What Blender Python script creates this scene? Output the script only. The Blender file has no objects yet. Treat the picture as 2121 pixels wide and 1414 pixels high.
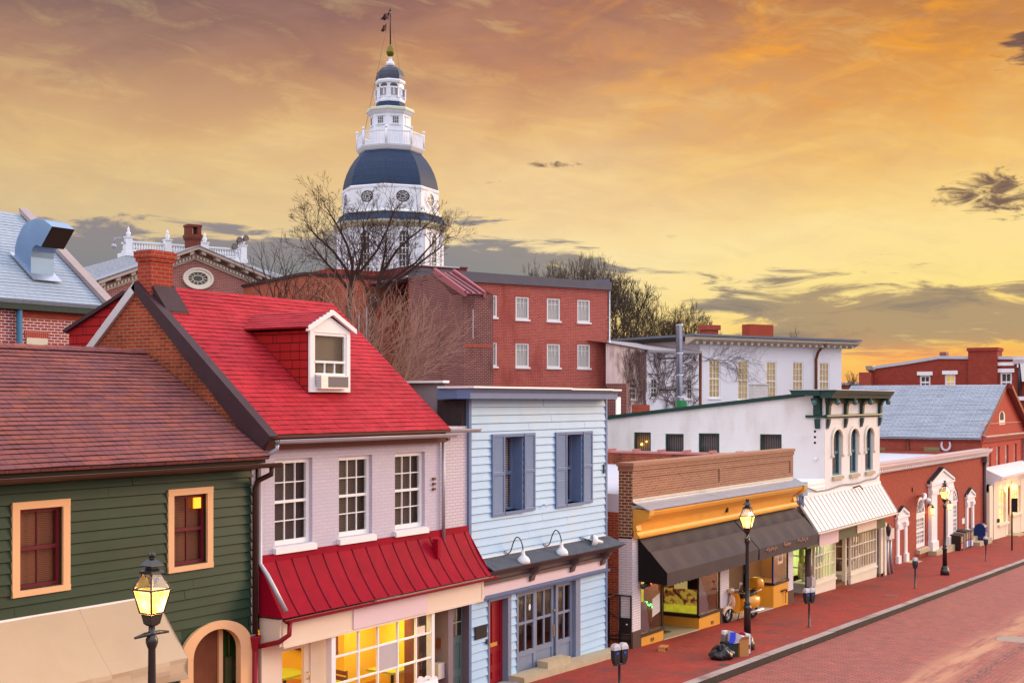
import bpy, bmesh, math, random
from mathutils import Vector, Matrix
R = math.radians
random.seed(11)
sc = bpy.context.scene
COL = sc.collection
# ------------------------------------------------------------------ camera
EYE = 6.5                                   # eye height above the datum; the street falls away to the right (+X)
FL, CX, HY = 2700.0, 1060.5, 831.0          # focal length / centre / horizon measured on the 2121 px wide photograph
TH = math.atan2(1676.0, FL)                 # heading of the street (+X) right of the optical axis
S_, C_ = math.sin(TH), math.cos(TH)
cam_d = bpy.data.cameras.new('camera'); cam = bpy.data.objects.new('camera', cam_d); COL.objects.link(cam)
cam.location = (0, 0, EYE); cam.rotation_euler = (R(90), 0, TH - R(90))
cam_d.sensor_width = 36; cam_d.lens = 36 * FL / 2121; cam_d.shift_y = (HY - 707) / 2121
cam_d.clip_start = 0.2; cam_d.clip_end = 4000
sc.camera = cam
sc.view_settings.view_transform = 'Standard'; sc.view_settings.look = 'None'
sc.view_settings.exposure = 0.0; sc.view_settings.gamma = 1.0
sc.render.resolution_x = 1024; sc.render.resolution_y = 682

def lin(r, g, b):
    f = lambda c: (c/255/12.92) if c/255 <= 0.04045 else ((c/255+0.055)/1.055)**2.4
    return (f(r), f(g), f(b), 1.0)

# ------------------------------------------------------------------ node helpers
class NT:
    def __init__(s, tree): s.t = tree; s.n = tree.nodes; s.l = tree.links
    def new(s, typ, **kw):
        x = s.n.new(typ)
        for k, v in kw.items(): setattr(x, k, v)
        return x
    def put(s, sock, v):
        if isinstance(v, bpy.types.NodeSocket): s.l.new(v, sock)
        elif v is not None: sock.default_value = v
    def m(s, op, a, b=None, c=None, clamp=False):
        x = s.new('ShaderNodeMath', operation=op); x.use_clamp = clamp
        for i, v in enumerate((a, b, c)): s.put(x.inputs[i], v) if v is not None else None
        return x.outputs[0]
    def dot(s, a, v):
        x = s.new('ShaderNodeVectorMath', operation='DOT_PRODUCT'); s.put(x.inputs[0], a); s.put(x.inputs[1], v); return x.outputs['Value']
    def comb(s, x, y, z):
        c = s.new('ShaderNodeCombineXYZ'); s.put(c.inputs[0], x); s.put(c.inputs[1], y); s.put(c.inputs[2], z); return c.outputs[0]
    def noise(s, vec, scale=1.0, detail=4.0, rough=0.55, dist=0.0, col=False):
        x = s.new('ShaderNodeTexNoise'); s.put(x.inputs['Vector'], vec)
        x.inputs['Scale'].default_value = scale; x.inputs['Detail'].default_value = detail
        x.inputs['Roughness'].default_value = rough; x.inputs['Distortion'].default_value = dist
        return x.outputs['Color' if col else 'Fac']
    def ramp(s, fac, stops, interp='LINEAR'):
        x = s.new('ShaderNodeValToRGB'); s.put(x.inputs[0], fac); e = x.color_ramp.elements
        x.color_ramp.interpolation = interp
        while len(e) < len(stops): e.new(0.5)
        for el, (p, c) in zip(e, stops): el.position = p; el.color = c if len(c) == 4 else (*c, 1)
        return x.outputs[0]
    def mix(s, f, a, b, mode='MIX'):
        x = s.new('ShaderNodeMix', data_type='RGBA', blend_type=mode)
        s.put(x.inputs[0], f); s.put(x.inputs[6], a); s.put(x.inputs[7], b); return x.outputs[2]
    def sstep(s, v, a, b):
        x = s.new('ShaderNodeMapRange', interpolation_type='SMOOTHSTEP'); s.put(x.inputs[0], v)
        x.inputs[1].default_value = a; x.inputs[2].default_value = b; return x.outputs[0]
    def gauss(s, v, c, w):     # exp(-((v-c)/w)^2)
        d = s.m('DIVIDE', s.m('SUBTRACT', v, c), w); return s.m('EXPONENT', s.m('MULTIPLY', s.m('MULTIPLY', d, d), -1.0))

# ------------------------------------------------------------------ sky at dusk (world) and the low sun
W = bpy.data.worlds.new('World'); sc.world = W; W.use_nodes = True
w = NT(W.node_tree); bg = w.n['Background']
tc = w.new('ShaderNodeTexCoord'); D = tc.outputs['Generated']
fr = w.dot(D, (C_, S_, 0)); rt = w.dot(D, (S_, -C_, 0)); up = w.dot(D, (0, 0, 1))
az = w.m('ARCTAN2', rt, fr); el = w.m('ARCSINE', up)
U = w.m('DIVIDE', az, 0.374); V = w.m('DIVIDE', el, 0.2985)      # compass bearing from the sunset and height, scaled
big = w.noise(w.comb(w.m('MULTIPLY', U, 1.1), w.m('ADD', w.m('MULTIPLY', V, 2.2), w.m('MULTIPLY', U, -0.5)), 3.1), 1.6, 5, 0.55, 0.6)
Vb = w.m('ADD', V, w.m('MULTIPLY', w.m('SUBTRACT', big, 0.5), 0.30))
colL = w.ramp(Vb, [(0, lin(226,208,166)), (.3, lin(216,198,156)), (.45, lin(220,192,144)), (.6, lin(224,186,130)), (.74, lin(204,160,118)), (.88, lin(166,126,106)), (1, lin(126,98,96))])
colR = w.ramp(Vb, [(0, lin(255,160,70)), (.12, lin(253,196,92)), (.26, lin(255,228,140)), (.42, lin(255,226,152)), (.58, lin(246,200,120)), (.74, lin(226,160,84)), (.88, lin(216,146,72)), (1, lin(178,116,72))])
colC = w.ramp(Vb, [(0, lin(252,214,124)), (.2, lin(254,226,146)), (.38, lin(252,229,172)), (.52, lin(244,210,154)), (.68, lin(224,176,124)), (.84, lin(198,140,102)), (1, lin(156,108,98))])
sky = w.mix(w.sstep(U, -0.9, 0.1), colL, colC)
sky = w.mix(w.sstep(U, 0.0, 0.95), sky, colR)
# brighter golden wisps
wv = w.comb(w.m('MULTIPLY', U, 1.6), w.m('ADD', w.m('MULTIPLY', V, 5.0), w.m('MULTIPLY', U, -1.6)), 7.7)
wisp = w.noise(wv, 1.5, 7, 0.6, 0.9)
wm = w.m('MULTIPLY', w.sstep(wisp, 0.5, 0.72), w.sstep(V, 0.3, 0.6))
sky = w.mix(w.m('MULTIPLY', w.m('MULTIPLY', wm, w.sstep(U, -0.9, 0.7)), 0.42), sky, w.mix(w.sstep(V, .55, .9), lin(255,216,128), lin(255,172,58)))
hi = w.m('MULTIPLY', w.m('MULTIPLY', w.gauss(U, 0.66, 0.42), w.gauss(V, 0.9, 0.24)), w.sstep(w.noise(w.comb(w.m('MULTIPLY', U, 3.2), w.m('MULTIPLY', V, 6), 1.2), 1.6, 8, 0.62, 0.7), 0.47, 0.68))
sky = w.mix(w.m('MULTIPLY', hi, 0.75), sky, lin(255,168,40))
# mauve-grey veils high up
veil = w.m('MULTIPLY', w.sstep(w.noise(w.comb(w.m('MULTIPLY', U, 1.3), w.m('ADD', w.m('MULTIPLY', V, 4.5), w.m('MULTIPLY', U, 1.1)), 5.5), 1.4, 6, 0.55, 0.8), 0.5, 0.75), w.sstep(V, 0.30, 0.75))
sky = w.mix(w.m('MULTIPLY', veil, 0.38), sky, w.mix(w.sstep(V, .45, .85), lin(206,168,138), lin(146,104,104)))
mot = w.noise(w.comb(w.m('MULTIPLY', U, 4.5), w.m('ADD', w.m('MULTIPLY', V, 12.0), w.m('MULTIPLY', U, 2.0)), 9.1), 1.3, 8, 0.62, 0.5)
sky = w.mix(w.m('MULTIPLY', w.sstep(mot, 0.44, 0.72), 0.16), sky, lin(196,158,140))
sky = w.mix(w.m('MULTIPLY', w.sstep(mot, 0.52, 0.30), 0.20), sky, lin(255,224,150))
# grey cloud bank low on the left, with ragged islands towards the right
cv = w.comb(w.m('MULTIPLY', U, 3.2), w.m('MULTIPLY', V, 14.0), 0.4)
cn = w.noise(cv, 1.5, 10, 0.63, 0.55)
bank = w.m('ADD', w.m('MULTIPLY', w.gauss(V, 0.335, 0.105), w.sstep(U, 0.42, -0.1)), w.m('MULTIPLY', w.m('MULTIPLY', w.gauss(V, 0.185, 0.085), w.sstep(U, 0.34, 0.66)), 0.74))
bank = w.m('ADD', bank, w.m('MULTIPLY', w.gauss(V, 0.25, 0.12), 0.46))
bank = w.m('ADD', bank, w.m('MULTIPLY', w.m('MULTIPLY', w.gauss(V, 0.27, 0.09), w.gauss(U, 0.38, 0.3)), 0.14))
bank = w.m('ADD', bank, w.m('MULTIPLY', w.gauss(V, 0.5, 0.13), 0.16))
cd = w.m('ADD', cn, w.m('MULTIPLY', bank, 0.42))
cm = w.sstep(cd, 0.735, 0.86)
ccol = w.mix(w.sstep(U, -0.2, 0.75), w.mix(w.sstep(V, .24, .44), w.mix(w.sstep(cn, .5, .7), lin(118,128,138), lin(84,104,124)), lin(140,134,138)), w.mix(w.sstep(cn, .5, .7), lin(176,150,116), lin(138,124,112)))
sky = w.mix(w.m('MULTIPLY', cm, 0.93), sky, ccol)
# dark scraps of cloud on the right
sv = w.comb(w.m('MULTIPLY', U, 9.0), w.m('MULTIPLY', V, 21.0), 2.2)
sn = w.noise(sv, 1.25, 9, 0.64, 0.7)
sm = w.m('ADD', w.m('MULTIPLY', w.gauss(U, 0.95, 0.13), w.gauss(V, 0.5, 0.085)), w.m('MULTIPLY', w.gauss(U, 1.0, 0.06), w.gauss(V, 0.83, 0.06)))
sm = w.m('ADD', sm, w.m('MULTIPLY', w.m('MULTIPLY', w.gauss(U, 0.07, 0.09), w.gauss(V, 0.6, 0.022)), 0.8))
sk = w.sstep(w.m('ADD', sn, w.m('MULTIPLY', sm, 0.42)), 0.76, 0.92)
sky = w.mix(w.m('MULTIPLY', sk, 0.92), sky, w.mix(w.sstep(sn, .5, .7), lin(120,92,84), lin(76,60,66)))
# pink rim light under the right-hand bank
pk = w.m('MULTIPLY', w.m('MULTIPLY', w.gauss(V, 0.1, 0.05), w.sstep(U, 0.5, 0.8)), w.sstep(cn, 0.42, 0.6))
sky = w.mix(w.m('MULTIPLY', pk, 0.7), sky, lin(255,166,96))
# the rest of the dome: lavender dusk overhead and behind
front = w.m('MULTIPLY', w.sstep(fr, 0.35, 0.9), w.sstep(V, 2.3, 1.0))
sn_ = w.new('ShaderNodeTexSky', sky_type='NISHITA'); sn_.sun_disc = False; sn_.sun_elevation = R(4); sn_.sun_rotation = R(90) - (TH - R(52))
amb = w.mix(w.sstep(up, 0.0, 0.65), (0.92, 0.88, 0.93, 1), (1.84, 1.80, 1.98, 1))
amb = w.mix(0.10, amb, sn_.outputs[0])
sky = w.mix(front, amb, sky)
w.l.new(sky, bg.inputs[0]); bg.inputs[1].default_value = 1.0

sun_d = bpy.data.lights.new('sun', 'SUN'); sun = bpy.data.objects.new('sun', sun_d); COL.objects.link(sun)
sun_d.energy = 2.2; sun_d.angle = R(20); sun_d.color = (1.0, 0.66, 0.36)
sa = TH - R(60)                                                  # the afterglow comes from far right, behind the roofs
sd = Vector((math.cos(sa)*math.cos(R(15)), math.sin(sa)*math.cos(R(15)), math.sin(R(15))))
sun.rotation_euler = sd.to_track_quat('Z', 'Y').to_euler(); sun.location = sd*300

# ------------------------------------------------------------------ measuring helpers
def ray(px, py=HY):
    a = (px-CX)/FL; b = (HY-py)/FL
    return C_+a*S_, S_-a*C_, b
def at(px, py, t):                          # the point t metres in front of the lens
    x, y, b = ray(px, py); return Vector((t*x, t*y, EYE+t*b))
def gz(x): return EYE-5.737-0.032*max(-30.0, min(130.0, x))      # pavement level along the street
def onground(px, py, dz=0.0):
    x, y, b = ray(px, py); t = (5.737-dz)/(-b-0.032*x); return Vector((t*x, t*y, EYE+t*b))
class Fr:
    """a vertical plane: origin o, horizontal axis u, outward normal n"""
    def __init__(s, o, u):
        s.o = Vector((o[0], o[1], 0)); s.u = Vector((u[0], u[1], 0)).normalized(); s.n = Vector((s.u.y, -s.u.x, 0))
    def P(s, u, z, d=0.0): return s.o+s.u*u+s.n*d+Vector((0, 0, z))
    def s(s, px, d=0.0):
        x, y, _ = ray(px); q = s.o+s.n*d; t = q.dot(s.n)/(s.n.x*x+s.n.y*y); return (Vector((t*x, t*y, 0))-q).dot(s.u)
    def z(s, px, py, d=0.0):
        x, y, b = ray(px, py); q = s.o+s.n*d; t = q.dot(s.n)/(s.n.x*x+s.n.y*y); return EYE+t*b
    def sz(s, px, py, d=0.0): return s.s(px, d), s.z(px, py, d)
def street(Y): return Fr((0, Y), (1, 0))
def side(X): return Fr((X, 0), (0, -1))     # faces -X, u = -Y
def faced(px, t, head):                     # plane through the point t metres out at px, running at a heading right of the lens axis
    p = at(px, HY, t); h = R(head); r = Vector((S_, -C_, 0)); f = Vector((C_, S_, 0)); u = r*math.sin(h)+f*math.cos(h)
    return Fr((p.x, p.y), (u.x, u.y))

# ------------------------------------------------------------------ mesh builder
class MB:
    def __init__(s): s.v = []; s.f = []; s.uv = {}; s.sm = set()
    def pt(s, p): s.v.append(Vector(p)); return len(s.v)-1
    def poly(s, pts, uv=None, smooth=False):
        i = [s.pt(p) for p in pts]; s.f.append(i)
        if uv: s.uv[len(s.f)-1] = uv
        if smooth: s.sm.add(len(s.f)-1)
        return s
    def hexa(s, b, t):                      # bottom loop, top loop (same length)
        n = len(b); bi = [s.pt(p) for p in b]; ti = [s.pt(p) for p in t]
        s.f.append(bi[::-1]); s.f.append(ti)
        for k in range(n): s.f.append([bi[k], bi[(k+1)%n], ti[(k+1)%n], ti[k]])
        return s
    def box(s, F, u0, u1, z0, z1, d0, d1):
        b = [F.P(u0, z0, d0), F.P(u1, z0, d0), F.P(u1, z0, d1), F.P(u0, z0, d1)]
        t = [F.P(u0, z1, d0), F.P(u1, z1, d0), F.P(u1, z1, d1), F.P(u0, z1, d1)]
        return s.hexa(b, t)
    def wbox(s, x0, x1, y0, y1, z0, z1):
        return s.hexa([(x0,y0,z0),(x1,y0,z0),(x1,y1,z0),(x0,y1,z0)], [(x0,y0,z1),(x1,y0,z1),(x1,y1,z1),(x0,y1,z1)])
    def prism(s, F, pts, d0, d1):           # polygon (u,z) extruded along the normal
        return s.hexa([F.P(u, z, d0) for u, z in pts], [F.P(u, z, d1) for u, z in pts])
    def profile(s, F, u0, u1, pts):         # closed (d,z) section swept along u
        return s.hexa([F.P(u0, z, d) for d, z in pts], [F.P(u1, z, d) for d, z in pts])
    def ring(s, F, cu, cz, ru0, rz0, ru1, rz1, d0, d1, a0=0, a1=2*math.pi, n=24):   # elliptical band
        for k in range(n):
            A = a0+(a1-a0)*k/n; B = a0+(a1-a0)*(k+1)/n
            q = [(cu+ru0*math.cos(A), cz+rz0*math.sin(A)), (cu+ru1*math.cos(A), cz+rz1*math.sin(A)), (cu+ru1*math.cos(B), cz+rz1*math.sin(B)), (cu+ru0*math.cos(B), cz+rz0*math.sin(B))]
            s.prism(F, q, d0, d1)
        return s
    def disc(s, F, cu, cz, ru, rz, d, n=24): return s.poly([F.P(cu+ru*math.cos(2*math.pi*k/n), cz+rz*math.sin(2*math.pi*k/n), d) for k in range(n)])
    def tube(s, pts, r, n=8, caps=True, smooth=True):
        pts = [Vector(p) for p in pts]; rs = r if isinstance(r, (list, tuple)) else [r]*len(pts); loops = []; prev = None
        for i, p in enumerate(pts):
            t = (pts[min(i+1, len(pts)-1)]-pts[max(i-1, 0)])
            if t.length < 1e-9: t = Vector((0,0,1))
            t.normalize()
            if prev is None: a = t.orthogonal().normalized()
            else:
                a = prev-t*prev.dot(t); a = a.normalized() if a.length > 1e-6 else t.orthogonal().normalized()
            prev = a; b = t.cross(a)
            loops.append([s.pt(p+(a*math.cos(2*math.pi*k/n)+b*math.sin(2*math.pi*k/n))*rs[i]) for k in range(n)])
        for A, B in zip(loops, loops[1:]):
            for k in range(n):
                s.f.append([A[k], A[(k+1)%n], B[(k+1)%n], B[k]])
                if smooth: s.sm.add(len(s.f)-1)
        if caps: s.f.append(loops[0][::-1]); s.f.append(loops[-1][:])
        return s
    def lathe(s, c, prof, n=12, rot=0.0, smooth=True, cap=True):   # prof = [(r,z)], vertical axis
        c = Vector(c); L = [[s.pt(c+Vector((r*math.cos(rot+2*math.pi*k/n), r*math.sin(rot+2*math.pi*k/n), z))) for k in range(n)] for r, z in prof]
        for A, B in zip(L, L[1:]):
            for k in range(n):
                s.f.append([A[k], A[(k+1)%n], B[(k+1)%n], B[k]])
                if smooth: s.sm.add(len(s.f)-1)
        if cap: s.f.append(L[0][::-1]); s.f.append(L[-1][:])
        return s
    def sph(s, c, rx, ry=None, rz=None, n=12, m=8):
        ry = ry or rx; rz = rz or rx; c = Vector(c)
        L = [[s.pt(c+Vector((rx*math.sin(math.pi*j/m)*math.cos(2*math.pi*k/n), ry*math.sin(math.pi*j/m)*math.sin(2*math.pi*k/n), rz*math.cos(math.pi*j/m)))) for k in range(n)] for j in range(1, m)]
        a = s.pt(c+Vector((0,0,rz))); b = s.pt(c-Vector((0,0,rz)))
        for A, B in zip(L, L[1:]):
            for k in range(n): s.f.append([A[k], B[k], B[(k+1)%n], A[(k+1)%n]]); s.sm.add(len(s.f)-1)
        for k in range(n):
            s.f.append([a, L[0][k], L[0][(k+1)%n]]); s.sm.add(len(s.f)-1)
            s.f.append([b, L[-1][(k+1)%n], L[-1][k]]); s.sm.add(len(s.f)-1)
        return s
    def xf(s, M, i0=0):
        for i in range(i0, len(s.v)): s.v[i] = M @ s.v[i]
        return s

ORG = {}
def mesh_of(name, mb, org=Vector((0,0,0)), recalc=True):
    me = bpy.data.meshes.new(name)
    me.from_pydata([tuple(p-org) for p in mb.v], [], mb.f)
    if recalc:
        bm = bmesh.new(); bm.from_mesh(me); bmesh.ops.recalc_face_normals(bm, faces=bm.faces); bm.to_mesh(me); bm.free()
    lay = me.uv_layers.new(name='UVMap').data
    Z = Vector((0,0,1))
    for fi, p in enumerate(me.polygons):
        cu = mb.uv.get(fi)
        if cu:
            key = {tuple(round(c, 5) for c in (mb.v[vi]-org)): uv for vi, uv in zip(mb.f[fi], cu)}
            for li in p.loop_indices:
                co = me.vertices[me.loops[li].vertex_index].co
                lay[li].uv = key.get(tuple(round(c, 5) for c in co), (0, 0))
        else:
            n = p.normal
            if abs(n.z) > 0.97: t, b = Vector((1,0,0)), Vector((0,1,0))
            else: t = Z.cross(n).normalized(); b = n.cross(t)
            if t.dot(Vector((0.9,-0.43,0))) < 0: t = -t
            for li in p.loop_indices:
                co = me.vertices[me.loops[li].vertex_index].co+org
                lay[li].uv = (co.dot(t), co.dot(b))
        p.use_smooth = fi in mb.sm
    return me
def part(name, mb, mat, parent, label=None, kind=None):
    org = ORG[parent.name]
    o = bpy.data.objects.new(name, mesh_of(name, mb, org)); COL.objects.link(o); o.parent = parent
    o.data.materials.append(mat); ORG[o.name] = org
    if label: o['label'] = label
    if kind: o['kind'] = kind
    return o
def tag(o, label=None, cat=None, group=None, kind=None):
    for k, v in (('label', label), ('category', cat), ('group', group), ('kind', kind)):
        if v: o[k] = v
    return o
def thing(name, label, cat, loc=(0,0,0), group=None):
    o = bpy.data.objects.new(name, None); COL.objects.link(o); o.location = loc; o.empty_display_size = 0.3
    ORG[o.name] = Vector(loc); return tag(o, label, cat, group)
def solo(name, mb, mat, label, cat, loc, group=None):              # a thing that is one mesh
    o = bpy.data.objects.new(name, mesh_of(name, mb, Vector(loc))); COL.objects.link(o); o.location = loc
    o.data.materials.append(mat); ORG[o.name] = Vector(loc); return tag(o, label, cat, group)
def struct(name, mb, mat, label=None):
    o = bpy.data.objects.new(name, mesh_of(name, mb)); COL.objects.link(o); o.data.materials.append(mat); return tag(o, label, None, None, 'structure')
def dup(root, loc, label, rotz=None, group=None):
    def cp(o, par):
        c = o.copy(); COL.objects.link(c)
        if par: c.parent = par; c.matrix_parent_inverse = Matrix()
        for ch in kids.get(o.name, []): cp(ch, c)
        return c
    kids = {}
    for o in bpy.data.objects:
        if o.parent: kids.setdefault(o.parent.name, []).append(o)
    r = cp(root, None); r.location = loc; r['label'] = label; ORG[r.name] = Vector(loc)
    if rotz is not None: r.rotation_euler.z = rotz
    if group: r['group'] = group
    return r
# ------------------------------------------------------------------ materials
MATS = {}
def _mat(name):
    m = bpy.data.materials.new(name); m.use_nodes = True; n = NT(m.node_tree); b = n.n['Principled BSDF']; MATS[name] = m
    return m, n, b
def _pos(n): return n.new('ShaderNodeNewGeometry').outputs['Position']
def paint(name, c, rough=.55, var=.10, scale=3.0, metal=0.0, bump=0.0, spec=.22, stain=None, st=(0.55,.75), streak=False):
    m, n, b = _mat(name); c = c if len(c) == 4 else (*c, 1); p = _pos(n)
    f = n.noise(p, scale, 6, .6)
    k = n.m('ADD', n.m('MULTIPLY', n.m('SUBTRACT', f, .5), 2*var*1.6), 1.0)
    col = n.mix(1.0, c, n.comb(k, k, k), 'MULTIPLY')
    if stain:
        v = n.new('ShaderNodeVectorMath', operation='MULTIPLY'); n.put(v.inputs[0], p); v.inputs[1].default_value = (1.3,1.3,.18) if streak else (1,1,1)
        col = n.mix(n.m('MULTIPLY', n.sstep(n.noise(v.outputs[0], 1.7 if streak else .8, 7, .62), *st), .8), col, (*stain[:3], 1))
    n.put(b.inputs['Base Color'], col); b.inputs['Roughness'].default_value = rough; b.inputs['Metallic'].default_value = metal
    b.inputs['Specular IOR Level'].default_value = spec
    if bump:
        bp = n.new('ShaderNodeBump'); bp.inputs['Strength'].default_value = bump; bp.inputs['Distance'].default_value = .01
        n.put(bp.inputs['Height'], n.noise(p, scale*9, 4, .6)); n.put(b.inputs['Normal'], bp.outputs[0])
    return m
def brick(name, c1, c2, mo, bw=.215, bh=.0677, ms=.010, bump=.5, rough=.85, patch=None, pst=(.52,.72), var=.25, blotch=.22, soot=None, off=.5):
    m, n, b = _mat(name); uv = n.new('ShaderNodeTexCoord').outputs['UV']; p = _pos(n)
    t = n.new('ShaderNodeTexBrick'); n.put(t.inputs['Vector'], uv); t.offset = off
    t.inputs['Scale'].default_value = 1; t.inputs['Mortar Size'].default_value = ms; t.inputs['Mortar Smooth'].default_value = .25
    t.inputs['Bias'].default_value = 0; t.inputs['Brick Width'].default_value = bw; t.inputs['Row Height'].default_value = bh
    wb = n.noise(p, 2.2, 5, .6); k = n.m('ADD', n.m('MULTIPLY', n.m('SUBTRACT', n.noise(p, 23, 3, .6), .5), var*2), 1.0)
    A = n.mix(n.m('MULTIPLY', n.sstep(wb, .42, .68), blotch*2.2, clamp=True), (*c1, 1), tuple(x*.62 for x in c1)+(1,))
    n.put(t.inputs['Color1'], A); t.inputs['Color2'].default_value = (*c2, 1); t.inputs['Mortar'].default_value = (*mo, 1)
    col = n.mix(1.0, t.outputs['Color'], n.comb(k, k, k), 'MULTIPLY')
    if patch: col = n.mix(n.m('MULTIPLY', n.sstep(n.noise(p, .55, 6, .6), *pst), .75), col, (*patch, 1))
    if soot:
        v = n.new('ShaderNodeVectorMath', operation='MULTIPLY'); n.put(v.inputs[0], p); v.inputs[1].default_value = (.8,.8,.25)
        col = n.mix(n.m('MULTIPLY', n.sstep(n.noise(v.outputs[0], 1.1, 7, .6), .5, .74), .7), col, (*soot, 1))
    n.put(b.inputs['Base Color'], col); b.inputs['Roughness'].default_value = rough; b.inputs['Specular IOR Level'].default_value = .12
    bp = n.new('ShaderNodeBump'); bp.inputs['Strength'].default_value = bump; bp.inputs['Distance'].default_value = .008; bp.invert = True
    n.put(bp.inputs['Height'], n.m('ADD', t.outputs['Fac'], n.m('MULTIPLY', n.noise(p, 60, 3, .6), .25))); n.put(b.inputs['Normal'], bp.outputs[0])
    return m
def shingle(name, c1, c2, c3, gap, bw=.3, bh=.14, ms=.006, rough=.8, var=.2, blotch=None, spec=.10):
    m, n, b = _mat(name); uv = n.new('ShaderNodeTexCoord').outputs['UV']; p = _pos(n)
    def bt(o, a, bb, w):
        t = n.new('ShaderNodeTexBrick'); n.put(t.inputs['Vector'], uv); t.offset = o; t.offset_frequency = 3; t.squash = 1
        t.inputs['Scale'].default_value = 1; t.inputs['Mortar Size'].default_value = ms; t.inputs['Mortar Smooth'].default_value = .1
        t.inputs['Brick Width'].default_value = w; t.inputs['Row Height'].default_value = bh; t.inputs['Bias'].default_value = -.1
        t.inputs['Color1'].default_value = (*a, 1); t.inputs['Color2'].default_value = (*bb, 1); t.inputs['Mortar'].default_value = (*gap, 1); return t
    t1 = bt(.37, c1, c2, bw); t2 = bt(.61, c1, c3, bw*1.23)
    col = n.mix(.5, t1.outputs['Color'], t2.outputs['Color'])
    col = n.mix(n.m('MULTIPLY', t1.outputs['Fac'], .8), col, (*gap, 1))
    k = n.m('ADD', n.m('MULTIPLY', n.m('SUBTRACT', n.noise(p, 40, 3, .7), .5), var*2), 1.0)
    k = n.m('MULTIPLY', k, n.m('ADD', n.m('MULTIPLY', n.m('SUBTRACT', n.noise(p, .9, 5, .6), .5), var*2.2), 1.0))
    col = n.mix(1.0, col, n.comb(k, k, k), 'MULTIPLY')
    if blotch: col = n.mix(n.m('MULTIPLY', n.sstep(n.noise(p, 1.1, 6, .62), .55, .75), .5), col, (*blotch, 1))
    n.put(b.inputs['Base Color'], col); b.inputs['Roughness'].default_value = rough; b.inputs['Specular IOR Level'].default_value = spec
    bp = n.new('ShaderNodeBump'); bp.inputs['Strength'].default_value = .35; bp.inputs['Distance'].default_value = .006
    n.put(bp.inputs['Height'], n.m('SUBTRACT', n.noise(p, 90, 2, .6), t1.outputs['Fac'])); n.put(b.inputs['Normal'], bp.outputs[0])
    return m
def emit(name, c, s, var=0.0, scale=3.0):
    m, n, b = _mat(name); n.put(b.inputs['Base Color'], (*c[:3], 1)); b.inputs['Roughness'].default_value = .3
    if var:
        f = n.noise(_pos(n), scale, 3, .5); k = n.m('ADD', n.m('MULTIPLY', n.m('SUBTRACT', f, .5), var*2), 1.0)
        n.put(b.inputs['Emission Color'], n.mix(1.0, (*c[:3], 1), n.comb(k, k, k), 'MULTIPLY'))
    else: b.inputs['Emission Color'].default_value = (*c[:3], 1)
    b.inputs['Emission Strength'].default_value = s; return m
def glass(name, tint=(1,1,1), refl=.10, rough=.03):       # thin window glass
    m, n, b = _mat(name); n.n.remove(b); out = n.n['Material Output']
    t = n.new('ShaderNodeBsdfTransparent'); t.inputs[0].default_value = (*tint, 1)
    g = n.new('ShaderNodeBsdfGlossy'); g.inputs['Roughness'].default_value = rough; g.inputs[0].default_value = (1,1,1,1)
    bp = n.new('ShaderNodeBump'); bp.inputs['Strength'].default_value = .04; n.put(bp.inputs['Height'], n.noise(_pos(n), 1.6, 2, .5)); n.put(g.inputs['Normal'], bp.outputs[0])
    ge = n.new('ShaderNodeNewGeometry'); dv = n.new('ShaderNodeVectorMath', operation='DOT_PRODUCT'); n.put(dv.inputs[0], ge.outputs['Normal']); n.put(dv.inputs[1], ge.outputs['Incoming'])
    gr = n.m('POWER', n.m('SUBTRACT', 1.0, n.m('ABSOLUTE', dv.outputs['Value']), clamp=True), 5.0)
    x = n.new('ShaderNodeMixShader'); n.put(x.inputs[0], n.m('ADD', n.m('MULTIPLY', gr, .8), refl, clamp=True)); n.l.new(t.outputs[0], x.inputs[1]); n.l.new(g.outputs[0], x.inputs[2])
    n.l.new(x.outputs[0], out.inputs[0]); return m
def slats(name, c, gap, pitch=.03, duty=.72, axis=1, rough=.6, em=None, es=0.0, wob=.0):      # blinds, louvres, curtains
    m, n, b = _mat(name); uv = n.new('ShaderNodeTexCoord').outputs['UV']; sp = n.new('ShaderNodeSeparateXYZ'); n.put(sp.inputs[0], uv)
    v = sp.outputs[axis]
    if wob: v = n.m('ADD', v, n.m('MULTIPLY', n.noise(uv, 2.3, 3, .5), wob))
    f = n.m('FRACT', n.m('DIVIDE', v, pitch)); k = n.sstep(f, duty-.12, duty+.12)
    nz = n.noise(uv, 9, 3, .6); a = n.mix(n.m('MULTIPLY', nz, .5), (*c, 1), tuple(x*.6 for x in c)+(1,))
    n.put(b.inputs['Base Color'], n.mix(k, a, (*gap, 1))); b.inputs['Roughness'].default_value = rough
    if em: n.put(b.inputs['Emission Color'], n.mix(k, (*em, 1), tuple(x*.5 for x in em)+(1,))); b.inputs['Emission Strength'].default_value = es
    return m

m_white = paint('white_paint', (.80,.79,.80), .5, .05, 2, stain=(.55,.52,.5), st=(.66,.85))
m_whitewarm = paint('cream_paint', (.78,.70,.60), .55, .06, 2, stain=(.6,.5,.4), st=(.66,.85))
m_dark = paint('dark_gap', (.012,.010,.010), .8, .1)
m_black = paint('black_iron', (.018,.017,.018), .35, .15, 12, spec=.6)
m_blackmatte = paint('black_plastic', (.012,.012,.014), .5, .1)
m_glassdark = paint('dark_window_glass', (.018,.016,.016), .06, .3, 1.5, spec=.8)
m_glass = glass('clear_glass', (.97,.97,.95), .035)
m_glassd = glass('window_glass', (.86,.86,.88), .03)
m_metal = paint('galvanised_metal', (.46,.49,.56), .38, .10, 5, .85, stain=(.3,.33,.4), st=(.5,.75))
m_greypipe = paint('grey_pipe', (.40,.40,.46), .45, .10, 6, .5)
m_brownpipe = paint('brown_pipe', (.050,.022,.015), .45, .15, 6)
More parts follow.
